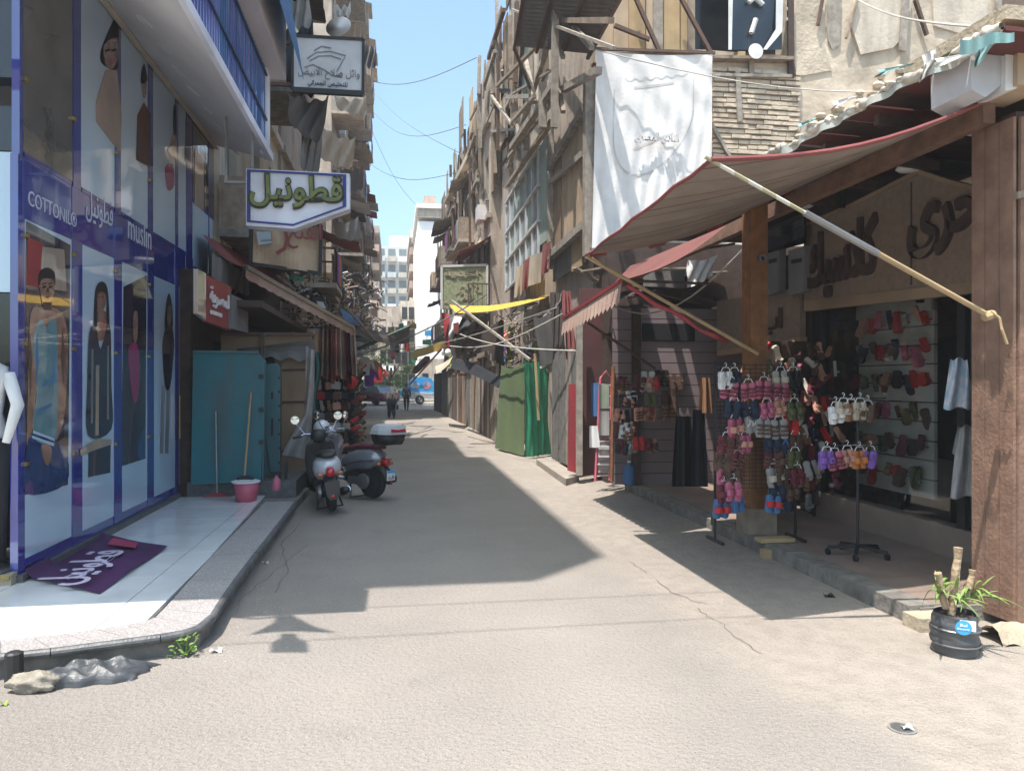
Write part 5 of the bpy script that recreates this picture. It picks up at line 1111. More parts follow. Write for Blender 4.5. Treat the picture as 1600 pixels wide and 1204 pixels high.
# slatted wall facing the street end
sw = thing('slatted_wall', 'lilac slatted display wall across the arcade with a few sandals', 'wall', (4.5, 11.9, ZR))
x0, x1 = U(958, 600, Y=11.85).x, U(1122, 600, Y=11.85).x
for k in range(16):
    z = ZR + k * .18; part(sw, 'slat', MB().box(x0, x1 + .6, 11.85, 11.89, z, z + .168), slatm)
part(sw, 'groove_backing', MB().box(x0, x1 + .6, 11.89, 11.93, ZR, ZR + 2.9), darkwood)
part(sw, 'black_panel', MB().prism([U(*p, Y=11.84) for p in [(1003, 531), (1003, 505), (1085, 506), (1085, 533)]], (0, -.02, 0)), black)
for k, (px, py, cn_, wh) in enumerate(((1033, 578, 'black', 'leftmost, beside the post'), (1057, 585, 'brown', 'under the black panel'), (1045, 610, 'brown', 'below the brown sandals'), (1045, 630, 'tan', 'lowest on the bare slats'), (1012, 580, 'white', 'touching the post'))):
    t = thing('slipper_pair', '%s sandals on the lilac slatted wall, %s' % (cn_, wh), 'sandals', U(px, py, Y=11.8), 'sandals on the lilac slatted wall'); inst(PM[cn_], 'slippers', t.location, sc=1.6, parent=t)
for k, (px, py, w_, h, m, d) in enumerate(((1068, 650, 34, 110, black, 'long black coat'), (1092, 640, 26, 120, darkcloth, 'navy coat'), (1102, 590, 20, 55, COLS['tan'], 'tan slipper card'))):
    top('hanging_garment', MB().grid(lambda u, v, px=px, py=py, w_=w_, h=h: U(px + (u - .5) * w_ * (.7 + .4 * v), py + h * v, Y=10.6 + .1 * math.sin(u * 9)), 8, 6).smooth(), m, d + ' hanging before the lilac slatted wall', 'garment')
# sandals hung round the dark post
for k in range(30):
    px = R.choice((968, 975, 984, 1000, 1008, 1016)) + R.uniform(-3, 3); py = 590 + (k // 6) * 24 + R.uniform(-4, 4); cn_ = R.choice(['black', 'white', 'grey', 'red', 'maroon', 'olive', 'peach', 'tan'])
    t = inst(PM[cn_], 'slipper_pair', U(px, py, Y=11.05 if px < 990 else 10.9), (0, R.uniform(-.3, .3), R.uniform(-.5, .5)), 1.2, '%s sandals hung round the dark post, %s row from the top, %s of the bunch' % (cn_, ords[k // 6], ords[k % 6]), 'sandals', 'sandals hung round the dark thin post')
# ladder rack, wooden pole, red door, water bottle
lr = thing('ladder_rack', 'pink and white ladder rack with bagged shirts beside the wooden pole', 'rack', U(935, 750, Z=.1))
a0, a1, c0, c1 = U(930, 752, Y=12.0), U(938, 590, Y=12.2), U(952, 750, Y=12.0), U(956, 592, Y=12.2)
part(lr, 'rail', MB().tube([a0, a1, a1.lerp(c1, .5) + V((0, 0, .12)), c1, c0], .02, 8), pink)
for k in range(9): part(lr, 'rung', MB().bar(a0.lerp(a1, k / 9 + .05), c0.lerp(c1, k / 9 + .05), .015), white)
for k in range(2): part(lr, 'bagged_shirt', MB().grid(lambda u, v, k=k: U(936 + 16 * u, 600 + k * 42 + 38 * v, Y=11.95 + .03 * math.sin(u * 5)), 4, 4), COLS['grey'] if k else M('pale_green_cloth', (.3, .36, .28)))
part(lr, 'bagged_shirt', MB().grid(lambda u, v: U(935 + 17 * u, 690 + 48 * v, Y=11.97 + .05 * math.sin(v * 22)), 4, 12), plast)
top('garment', MB().grid(lambda u, v: U(924 + 13 * u, 598 + 52 * v, Y=12.3 + .05 * math.sin(u * 5)), 4, 4), COLS['blue'], 'blue denim jacket hanging left of the ladder rack', 'garment')
top('garment', MB().grid(lambda u, v: U(921 + 13 * u * (1 + .3 * v), 665 + 34 * v, Y=12.0 + .05 * math.sin(u * 5)), 4, 4), white, 'white shirt hanging low on the ladder rack', 'garment')
top('wooden_pole', MB().tube([U(956, 752, Y=11.7), U(958, 572, Y=11.8)], .03, 8), orangewood, 'upright tan wooden pole in front of the lilac slatted wall', 'pole')
c = U(983, 757, Z=ZR); t = thing('water_bottle', 'blue water bottle standing at the foot of the dark post', 'bottle', c); part(t, 'body', MB().lathe(c, [(.09, 0), (.1, .02), (.1, .28), (.03, .33), (.03, .36), (0, .36)], 14).smooth(), COLS['blue']); part(t, 'cap', MB().lathe(c, [(.035, .36), (.035, .39), (0, .39)], 10), white)
rd = thing('red_stall', 'red painted stall side with pale edge beside the grey wooden doors', 'stall', U(905, 740, Z=0))
part(rd, 'panel', MB().prism([U(*p, Y=13.1) for p in [(888, 735), (890, 600), (905, 600), (905, 740)]], (0, .08, 0)), redp)
part(rd, 'edge_post', MB().bar(U(905, 742, Y=13.0), U(905, 480, Y=13.0), .1), greywood)
part(rd, 'side_wall', MB().prism([U(*p, Y=13.3) for p in [(905, 740), (905, 450), (962, 450), (962, 745)]], (0, .06, 0)), M('dark_maroon_panel', (.10, .03, .03), dirt=.3))
# grey wooden doors
gd = thing('wooden_doors', 'grey weathered double wooden doors between the green sheet and the red stall', 'door', U(880, 735, Z=0))
xs = [(862, 716), (873, 721), (883, 725), (893, 730), (903, 736)]
for (x0, y0), (x1, y1) in zip(xs, xs[1:]):
    a, b = U(x0 + .5, y0, Z=.12), U(x1 - .3, y1, Z=.12); ht = 2.35
    if x0 in (862, 883): ht = 2.35
    part(gd, 'board', MB().prism([a, b, b + V((0, 0, ht)), a + V((0, 0, ht - .15))], (.05, .02, 0)), greydoor if x0 != 883 else greywood)
part(gd, 'latch', MB().bar(U(882, 640, X=3.5), U(882, 665, X=3.5), .03), rust)
top('threshold_slab', MB().prism([U(858, 714, Z=.12), U(905, 742, Z=.12), U(884, 748, Z=.12), U(838, 717, Z=.12)], (0, 0, -.12)), dustcon, 'pale concrete threshold before the grey wooden doors', 'step')
# ================= RIGHT ROW BEYOND =================
def drape(nm, g, tops, mat, label, cat, fold=.05, freq=30, nu=24, nv=14, **k):
    """Sheet hanging between ground points g[0], g[1] and given top pixels."""
    a, b = g; ta = U(*tops[0], Y=a.y); tb = U(*tops[1], Y=b.y); nn = V((-(b - a).y, (b - a).x, 0)).normalized()
    return top(nm, MB().grid(lambda u, v: a.lerp(b, u).lerp(ta.lerp(tb, u), v) + nn * fold * (math.sin(u * freq + v * 2) + .7 * math.sin(u * freq * 1.73 + 1.3 - v * 4) + .4 * math.sin(u * freq * .47 + v * 9)) * (.3 + .5 * (1 - v)) - V((0, 0, .12 * math.sin(math.pi * u) * v)), nu, nv).smooth(), mat, label, cat, **k)
g0, g1, g2, g3 = U(773, 700, Z=.05), U(818, 712, Z=.03), U(824, 714, Z=.05), U(858, 709, Z=.05)
drape('hanging_sheet', (g0, g1), ((783, 570), (821, 565)), greencloth, 'olive green sheet closing a shop on the right side of the street', 'sheet', .015, 14)
drape('hanging_sheet', (g2, g3), ((820, 563), (857, 553)), emerald, 'shiny emerald green tarpaulin beside the olive sheet', 'tarpaulin', .07, 26)
top('wooden_pole', MB().tube([U(842, 656, Y=g2.y - .3), U(836, 552, Y=g2.y - .3)], .035), ochre, 'tan wooden pole leaning on the emerald tarpaulin', 'pole')
m = MB()
for k in range(9): m.poly([U(828 + R.uniform(0, 4), 600 + k * 12, Y=g2.y - .15), U(832 + R.uniform(2, 5), 601 + k * 12, Y=g2.y - .15), U(831 + R.uniform(0, 4), 606 + k * 12, Y=g2.y - .15)])
# shuttered shops further on
cs = [(690, 647, 'grey'), (706, 654, 'dark'), (716, 659, 'tan'), (726, 663, 'grey'), (737, 669, 'brown'), (750, 676, 'dark'), (764, 684, 'brown'), (775, 692, 'grey')]
mm = {'grey': greydoor, 'dark': darkwood, 'tan': cardb, 'brown': wood}
for k, (px, py, cname) in enumerate(cs[:-1]):
    a, b = U(px, py, Z=0), U(cs[k + 1][0], cs[k + 1][1], Z=0)
    t = thing('shop_shutter', '%s boarded shop front, %s from the far end of the right side' % (cname, ords[k]), 'shutter', a, 'boarded shop fronts beyond the olive sheet')
    n = 5; h = 2.5 + R.uniform(-.2, .2)
    for i in range(n):
        p, q = a.lerp(b, i / n), a.lerp(b, (i + .93) / n); d = R.uniform(0, .06)
        part(t, 'plank', MB().prism([p, q, q + V((0, 0, h)), p + V((0, 0, h))], (.05 + d, 0, 0)), R.choice([mm[cname], mm[cname], greywood, rust]))
    part(t, 'lintel', MB().bar(a + V((-.05, 0, h)), b + V((-.05, 0, h)), .12, .16), wood)
    part(t, 'wall', MB().prism([a + V((.13, 0, 0)), b + V((.13, 0, 0)), b + V((.13, 0, 3.6)), a + V((.13, 0, 3.6))], (.1, 0, 0)), darkwood)
top('stall_sheet', MB().prism([U(678, 641, Z=0), U(700, 648, Z=0), V((U(700, 648, Z=0).x, U(700, 648, Z=0).y, 2.3)), V((U(678, 641, Z=0).x, U(678, 641, Z=0).y, 2.3))], (.05, 0, 0)), darkcloth, 'black sheet metal screen at the far corner of the right row', 'screen')
def sheet(nm, pts, depthY, mat, label, cat, sag=.1, nu=14, nv=6, fold=.04, **k):
    """Cloth spanned by four corners given as (pixel x, pixel y, distance)."""
    q = [U(p[0], p[1], Y=p[2]) for p in pts]
    return top(nm, MB().grid(lambda u, v: q[0].lerp(q[1], u).lerp(q[3].lerp(q[2], u), v) + V((0, fold * math.sin(u * 17 + v * 6), -sag * math.sin(math.pi * u) * (1 if v < .5 else .7))), nu, nv).smooth(), mat, label, cat, **k)
sheet('yellow_awning', [(702, 476, 26), (862, 459, 19), (850, 466, 17.5), (712, 489, 24)], 0, yellow, 'yellow canvas awning hanging over the right hand shops', 'awning', .15)
sheet('cloth_awning', [(708, 558, 28), (783, 590, 20), (779, 606, 20), (704, 575, 28)], 0, darkcloth, 'dark navy cloth strip sagging before the boarded shops', 'awning', -.1)
sheet('cloth_awning', [(680, 572, 32), (708, 556, 30), (702, 568, 28), (682, 584, 30)], 0, beigecloth, 'pale canvas awning flap near the far end of the right row', 'awning', .05)
sheet('cloth_awning', [(640, 560, 45), (700, 540, 34), (696, 530, 34), (650, 545, 45)], 0, yellow, 'far yellow awning under the flags', 'awning', .1)
sheet('draped_cloth', [(834, 490, 17), (880, 452, 15.5), (876, 470, 15.5), (836, 500, 17)], 0, greycloth, 'grey dusty cloth slung over the grey wooden doors', 'cloth', .2)
sheet('draped_cloth', [(833, 495, 17), (860, 490, 16), (872, 560, 16), (845, 572, 17)], 0, greycloth, 'grey curtain falling beside the emerald tarpaulin', 'cloth', .05)
sheet('draped_cloth', [(878, 452, 15), (890, 455, 15), (904, 562, 14.6), (884, 560, 14.8)], 0, redcloth, 'narrow dark red and white striped cloth above the grey doors', 'cloth', .02, fold=.08)
sheet('draped_cloth', [(860, 455, 16), (880, 458, 15.5), (884, 560, 15.3), (864, 560, 16)], 0, browncloth, 'dark brown cloth between the grey curtain and the striped one', 'cloth', .02, fold=.08)
kb = thing('stall_roof', 'dark cluttered stall roof above the grey doors', 'roof', (4.5, 13, 2.6))
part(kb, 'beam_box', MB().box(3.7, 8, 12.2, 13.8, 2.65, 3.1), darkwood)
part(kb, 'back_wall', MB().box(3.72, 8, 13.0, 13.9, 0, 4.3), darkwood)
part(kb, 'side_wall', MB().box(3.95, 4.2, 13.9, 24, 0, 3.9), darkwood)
for k in range(14):
    a = V((R.uniform(3.2, 4.6), 12 + R.uniform(0, 1.8), R.uniform(3.0, 3.9))); b = a + V((R.uniform(.4, 1.8), R.uniform(-.3, .3), R.uniform(-.4, .4))); part(kb, 'board', MB().bar(a, b, R.uniform(.05, .25), .03), R.choice([wood, greywood, rust, darkwood]))
part(kb, 'dark_board', MB().prism([U(*p, Y=11.9) for p in [(1008, 447), (1008, 424), (1070, 422), (1070, 450)]], (0, .1, 0)), greycloth)
sheet('white_rag', [(1075, 405, 11), (1120, 398, 11), (1112, 430, 11), (1072, 450, 11)], 0, white, 'white cloth scrap sunlit above the lilac slatted wall', 'cloth', .05)
sheet('draped_cloth', [(940, 455, 12.6), (1060, 430, 12.0), (1060, 440, 12.0), (945, 470, 12.6)], 0, browncloth, 'dark canvas strip under the stall roof beams', 'cloth', .1)
# Egyptian flag bunting
fl = thing('flag', 'drooping red white and black flag hanging by the yellow awning', 'flag', U(715, 540, Y=21))
for (x0, x1, xb0, xb1), m in (((690, 703, 697, 700), redp), ((703, 722, 700, 706), white), ((722, 741, 706, 712), black)):
    part(fl, 'band', MB().grid(lambda u, v, x0=x0, x1=x1, xb0=xb0, xb1=xb1: U((x0 + (x1 - x0) * u) * (1 - v) + (xb0 + (xb1 - xb0) * u) * v, (488 + .25 * (x0 + (x1 - x0) * u - 690)) * (1 - v) + (540 - (x0 + (x1 - x0) * u - 690) * .25) * v, Y=21 + .1 * math.sin(v * 6 + u * 3)), 4, 10).smooth(), m)
part(fl, 'emblem', MB().prism([U(*p, Y=20.7) for p in [(708, 505), (717, 503), (716, 522), (709, 520)]], (0, -.01, 0)), redcloth)
bl = thing('hanging_bulb', 'white bulb on a red cord below the flag by the yellow awning', 'lamp', U(700, 556, Y=20)); part(bl, 'bulb', MB().ball(U(700, 551, Y=20), (.09, .09, .11), 10, 8).smooth(), white); part(bl, 'cord', MB().tube([U(700, 545, Y=20), U(702, 528, Y=20)], .03), redp)
f2 = thing('flag', 'small black white and red flag over the middle of the far street', 'flag', U(623, 550, Y=30))
for x0, x1, m in ((608, 622, black), (622, 631, white), (631, 638, redp)):
    part(f2, 'band', MB().grid(lambda u, v, x0=x0, x1=x1: U(x0 + (x1 - x0) * u + 2 * v, 520 + 31 * v - (x0 - 608) * .1, Y=30 + .15 * math.sin(u * 4 + v * 3)), 3, 6).smooth(), m)
# ================= RUINED BUILDING WITH THE WHITE BANNER =================
Y1_ = 14.0; XR = 3.78
def W(px, py, e=0): return U(px, py, Y=Y1_ + e)
r1 = thing('corner_building', 'ruined plaster corner building behind the shop arcade', 'building', (8, 18, 0))
wx = lambda px: W(px, 300).x; wz = lambda py: W(1100, py).z
m = MB(); O = (XR, Y1_)
wallgrid(m, O, (1, 0), (0, -1), 14, 0, 14, [(wx(1078) - XR, wx(1228) - XR, wz(78), wz(78) + 2.6)], .45)
m.box(XR + .3, XR + 14, Y1_ + .5, 27, 0, 13.9)
part(r1, 'wall', m, plaster)
part(r1, 'street_wall', MB().box(XR + .02, XR + .28, Y1_ + .46, 27, 0, 13.5), plaster3)
part(r1, 'window_void', MB().box(wx(1078), wx(1228), Y1_ + .42, Y1_ + .46, wz(78), wz(78) + 2.6), winD)
# eroded stone courses
rr = random.Random(11); z = wz(255)
while z < wz(108):
    x = wx(1112)
    while x < wx(1245):
        w_ = rr.uniform(.16, .42); h = .085; part(r1, 'stone', MB().box(x, min(x + w_ - .012, wx(1247)), Y1_ - .05 - rr.uniform(0, .05), Y1_ + .01, z, z + h - rr.uniform(.012, .03)), stonebrick); x += w_
    z += .1
for px in range(0, 60):  # knobbly broken plaster and rubble edge along the canopy line
    t = px / 60; c = W(1235 + 190 * t + rr.uniform(-12, 12), 240 - 130 * t + rr.uniform(-22, 22), -.05); part(r1, 'rubble_stone', MB().ball(c, (rr.uniform(.06, .16), .08, rr.uniform(.04, .09)), 7, 4), stonebrick)
part(r1, 'plaster_patch', MB().prism([W(*p, -.03) for p in [(1245, 0), (1290, 0), (1285, 60), (1300, 110), (1245, 120), (1235, 60)]], (0, .04, 0)), stonebrick)
part(r1, 'plaster_patch', MB().prism([W(*p, -.06) for p in [(1340, 0), (1425, 0), (1420, 50), (1395, 75), (1345, 85), (1330, 40)]], (0, .07, 0)), plaster2)
part(r1, 'plaster_patch', MB().prism([W(*p, -.05) for p in [(1455, -20), (1545, -20), (1545, 50), (1500, 52), (1460, 40)]], (0, .06, 0)), paleteal if False else plaster2)
part(r1, 'gouge', MB().prism([W(*p, -.032) for p in [(1293, 0), (1315, 0), (1312, 70), (1300, 78), (1292, 60)]], (0, -.01, 0)), greywood)
for a, b, w_, m_ in (((1112, 92), (1236, 94), .22, wood), ((1112, 118), (1236, 120), .1, greywood), ((1152, 112), (1156, 190), .1, greywood), ((1235, 0), (1236, 122), .12, darkwood), ((1173, 80), (1174, 118), .1, wood), ((1415, 0), (1410, 80), .14, greywood), ((1430, 0), (1448, 55), .08, rust), ((1112, 195), (1140, 245), .07, greywood),
        ((1285, 0), (1278, 40), .05, rust), ((1340, 0), (1322, 60), .04, wood), ((1560, -20), (1560, 50), .12, greywood), ((1228, 30), (1240, 30), .02, white), ((1228, 14), (1240, 14), .02, white)):
    part(r1, 'timber', MB().bar(W(*a, -.1), W(*b, -.1), w_, .06), m_)
part(r1, 'brick_pad', MB().prism([W(*p, -.14) for p in [(1151, 94), (1151, 82), (1163, 82), (1163, 94)]], (0, -.05, 0)), ochre)
w2 = W(1560, 30); part(r1, 'window', MB().prism([W(*p, -.07) for p in [(1555, 28), (1555, -20), (1600, -20), (1600, 20)]], (0, -.01, 0)), shut)
# ochre boarded upper storey left of the window
for i, (x0, x1, mt) in enumerate(((935, 958, tanboard), (959, 982, tanboard), (983, 1008, ochre), (1009, 1020, tanboard), (1021, 1036, greywood), (1038, 1062, ochre), (1063, 1074, ochre), (1075, 1086, wood))):
    part(r1, 'board', MB().prism([W(*p, -.08 - .02 * (i % 3)) for p in [(x0, 82), (x0, -60), (x1, -60), (x1, 82)]], (0, .06, 0)), mt)
for a, b in (((990, -10), (1030, 80)), ((1060, -10), (1110, 82)), ((960, 40), (1015, 62))): part(r1, 'brace', MB().bar(W(*a, -.3), W(*b, -.3), .07), rust)
# black poster in the window
po = thing('poster', 'black plastic poster with white strokes hanging in the ruined window', 'poster', W(1180, 78, -.25))
part(po, 'sheet', MB().grid(lambda u, v: W(1138 + 84 * u, -60 + 138 * v, -.22 + .03 * math.sin(u * 11 + v * 5)), 12, 8).smooth(), M('glossy_black_plastic', (.01, .018, .03), rough=.3, bump=.1, bs=5, dirt=0, spec=.7))
part(po, 'edge', MB().prism([W(*p, -.26) for p in [(1138, -60), (1146, -60), (1143, 78), (1138, 78)]], (0, -.01, 0)), white)
part(po, 'edge', MB().prism([W(*p, -.26) for p in [(1213, -60), (1225, -60), (1222, 50), (1198, 78), (1192, 78), (1212, 46)]], (0, -.01, 0)), white)
for a, b, w_ in (((1170, 4), (1182, -6), .09), ((1176, -8), (1192, 8), .09), ((1181, 30), (1174, 52), .1)): part(po, 'stroke', MB().tube([W(*a, -.27), W(*b, -.27)], w_ / 2, 8), white)
part(po, 'stroke', MB().lathe(W(1181, 80, -.27), [(.15, 0), (0, .01)], 20, (0, -1, 0)), white)
# white banner
wb_ = thing('white_banner', 'large white cloth banner with faded shield emblem hanging on the ruined corner', 'banner', W(1020, 390, -.5))
def bn2(u, v):
    xt = 932 + 181 * u; xb = 925 + 187 * u; yb = 392 - 142 * (u * .82 + .18 * u * u) if u > .05 else 390
    x = xt * (1 - v) + xb * v + 5 * math.sin(u * 3.14) * v * 0; y = (79 + 6 * u + 4 * math.sin(math.pi * u)) * (1 - v) + yb * v
    fo = .022 * math.sin(u * 30 + 2 * math.sin(v * 3)) * (.15 + .85 * v) + .02 * math.sin(u * 13 + v * 4) * v + .015 * math.sin(u * 55 + v * 9) * v + .02 * math.sin(v * 18 - u * 22) * (1 - v)
    return U(x, y, Y=Y1_ - .45 + fo)
part(wb_, 'cloth', MB().grid(bn2, 110, 40).smooth(), whitecloth)
part(wb_, 'rod', MB().bar(W(922, 76, -.45), W(1117, 83, -.45), .05), rust)
m = MB()
def bstroke(pts, wd):
    L = []
    for i, (u, v) in enumerate(pts):
        p = bn2(u, v); q = bn2(min(.999, u + .001), v); a_ = V(pts[min(i + 1, len(pts) - 1)]) - V(pts[max(i - 1, 0)]); k = V((-a_.y, a_.x)).normalized() * wd
        L.append([bn2(u + k.x, v + k.y) - V((0, .004, 0)), bn2(u - k.x, v - k.y) - V((0, .004, 0))])
    m.loft(L, caps=False, closed=False)
sh_ = [(.5 + .34 * math.cos(t), .45 + .3 * math.sin(t)) for t in [k * math.pi / 24 for k in range(25)]]
bstroke(sh_, .006); bstroke([(.5 + .34, .45 - k * .05) for k in range(6)], .005); bstroke([(.16, .45 - k * .05) for k in range(6)], .005)
bstroke([(.25 + k * .02, .14 + .02 * abs(math.sin(k * .7))) for k in range(28)], .004)
for y in (.2, .56): bstroke([(.33 + k * .02, y) for k in range(18)], .008)
part(wb_, 'faded_print', m, faintprint)
part(wb_, 'faded_lettering', lettering('النادى المصرى', bn2(.33, .53) - V((0, .09, 0)), (1, 0, 0), (0, 0, 1), width=.85, height=.2, depth=.05), faintprint)
# boarded bay and glazed bay on the street side
XB = 3.7
def B(px, py, e=0): return U(px, py, X=XB - e)
bay = thing('boarded_bay', 'brown boarded balcony bay between the white banner and the glazed bay', 'bay', B(885, 400))
e = [(862, 285, 402), (872, 268, 390), (882, 250, 381), (892, 232, 372), (902, 213, 362), (911, 198, 354)]
for (x0, t0, b0_), (x1, t1, b1_) in zip(e, e[1:]):
    part(bay, 'board', MB().prism([B(x0, b0_, .0), B(x1 - .6, b1_, .0), B(x1 - .6, t1 - 25, .0), B(x0, t0 - 25, .0)], (-.04 - R.uniform(0, .05), 0, 0)), R.choice([tanboard, tanboard, cardb]))
part(bay, 'sill_beam', MB().bar(B(858, 402, .1), B(914, 352, .1), .16, .16), greywood); part(bay, 'rail', MB().bar(B(862, 284, .1), B(912, 240, .1), .1, .12), greywood)
part(bay, 'top_beam', MB().bar(B(860, 262, .1), B(914, 170, .1), .14, .16), greywood)
part(bay, 'corner_post', MB().bar(U(920, 400, X=XB - .1), U(921, 125, X=XB - .1), .2), greywood); part(bay, 'corner_post', MB().bar(U(860, 420, X=XB - .1), U(860, 190, X=XB - .1), .14), greywood)
part(bay, 'corner_post', MB().bar(U(929, 400, X=XB + .02), U(930, 100, X=XB + .02), .12), redcloth)
part(bay, 'lower_panel', MB().prism([B(864, 440, .02), B(912, 410, .02), B(912, 362, .02), B(864, 398, .02)], (.05, 0, 0)), greycloth)
part(bay, 'lower_panel', MB().prism([B(893, 425, .06), B(908, 415, .06), B(908, 366, .06), B(893, 378, .06)], (.03, 0, 0)), ochre)
gb = thing('glazed_bay', 'grey blue glazed balcony bay with pale teal end panel above the yellow awning', 'bay', B(820, 420))
gl_ = lambda x, y0, y1: (B(x, y0, .05), B(x, y1, .05))
part(gb, 'end_panel', MB().prism([B(842, 384, .05), B(859, 372, .05), B(859, 203, .05), B(842, 232, .05)], (.05, 0, 0)), paleteal)
xs = [790, 797, 805, 813, 822, 832, 841]
bot = lambda x: 455 - (x - 790) * 1.05; tp = lambda x: 318 - (x - 790) * 1.72
for x0, x1 in zip(xs, xs[1:]):
    for f0, f1 in ((0, .32), (.34, .64), (.66, 1)):
        pts = [B(x0 + .8, bot(x0) + (tp(x0) - bot(x0)) * f0, .05), B(x1, bot(x1) + (tp(x1) - bot(x1)) * f0, .05), B(x1, bot(x1) + (tp(x1) - bot(x1)) * f1, .05), B(x0 + .8, bot(x0) + (tp(x0) - bot(x0)) * f1, .05)]
        part(gb, 'window_pane', MB().prism(pts, (.02 + R.uniform(0, .03), 0, 0)), R.choice([glassblue, glassblue, paleteal]))
for x in xs: part(gb, 'mullion', MB().bar(B(x, bot(x), .08), B(x, tp(x), .08), .06), greysign)
for f in (0, .33, .65, 1): part(gb, 'transom', MB().bar(B(790, bot(790) + (tp(790) - bot(790)) * f, .09), B(842, bot(842) + (tp(842) - bot(842)) * f, .09), .08), greysign)
# carpets over the sill
for k, (x0, x1, mt, d) in enumerate(((806, 818, beigecloth, 'beige rug'), (818, 828, redcloth, 'narrow red rug'), (828, 848, beigecloth, 'patterned cream rug'), (848, 861, redcloth, 'red fringed rug'))):
    top('rug', MB().grid(lambda u, v, x0=x0, x1=x1: B(x0 + (x1 - x0) * u - 3 * v, 418 - (x0 - 806) * .85 + 48 * v - 6 * u, .2 + .05 * math.sin(u * 6) * v), 6, 6).smooth(), mt, d + ' hung over the sill under the glazed bay', 'rug', 'rugs hung under the glazed bay')
# corrugated lean-to high on the corner
ct = thing('corrugated_roof', 'rusty corrugated metal lean-to jutting out high above the white banner', 'roof', U(880, 80, Y=15.5))
q = [U(803, 72, X=2.6), U(918, 84, X=3.7), U(985, -40, X=3.7), U(822, -40, X=2.6)]
def cr_(u, v): return q[0].lerp(q[1], v).lerp(q[3].lerp(q[2], v), u) + V((0, 0, .045 * math.sin(u * 2 * math.pi * 18)))
part(ct, 'sheeting', MB().grid(cr_, 144, 2), M('rusty_corrugated', (.22, .17, .15), (.13, .10, .09), rough=.7, dirt=.4))
for k in range(4):
    v = k / 3; part(ct, 'rafter', MB().bar(cr_(0, v) - V((0, 0, .09)), cr_(1, v) - V((0, 0, .09)), .06), rust)
part(ct, 'strut', MB().bar(cr_(.02, 0) - V((0, 0, .1)), U(845, 180, X=3.6), .06).bar(cr_(.05, .6) - V((0, 0, .1)), U(862, 165, X=3.6), .06), rust)
sc_ = thing('timber_scaffold', 'tangle of grey timber props and beams on the ruined corner left of the banner', 'scaffold', U(860, 250, X=3.4))
for a, b, w_ in (((868, 0), (866, 200), .12), ((875, -10), (850, 90), .1), ((850, 90), (795, 260), .1), ((857, 32), (955, 32), .09), ((855, -5), (925, 75), .08), ((800, 15), (960, 75), .05), ((862, 40), (880, 90), .07), ((795, 150), (870, 105), .05), ((776, 135), (850, 60), .08), ((790, 152), (830, 150), .1),
        ((800, 230), (868, 130), .14), ((795, 245), (866, 155), .08), ((793, 290), (862, 190), .1), ((770, 205), (826, 200), .08), ((768, 150), (800, 195), .08), ((800, 190), (835, 150), .08), ((822, 235), (824, 160), .12), ((848, 130), (848, 200), .14), ((820, 90), (835, 160), .1), ((776, 0), (778, 140), .1), ((808, 195), (812, 250), .08), ((866, 100), (880, 175), .08), ((880, 140), (935, 110), .12)):
    e1_ = R.uniform(.0, .35); part(sc_, 'timber', MB().bar(U(*a, X=3.4 - e1_), U(*b, X=3.4 - e1_), w_ * 1.1, w_), R.choice([greywood, greywood, wood]))
sheet('torn_canvas', [(779, 137, 24), (830, 128, 20), (828, 135, 20), (781, 145, 24)], 0, darkcloth, 'dark torn canvas strip slung on the timber props', 'canvas', .1)
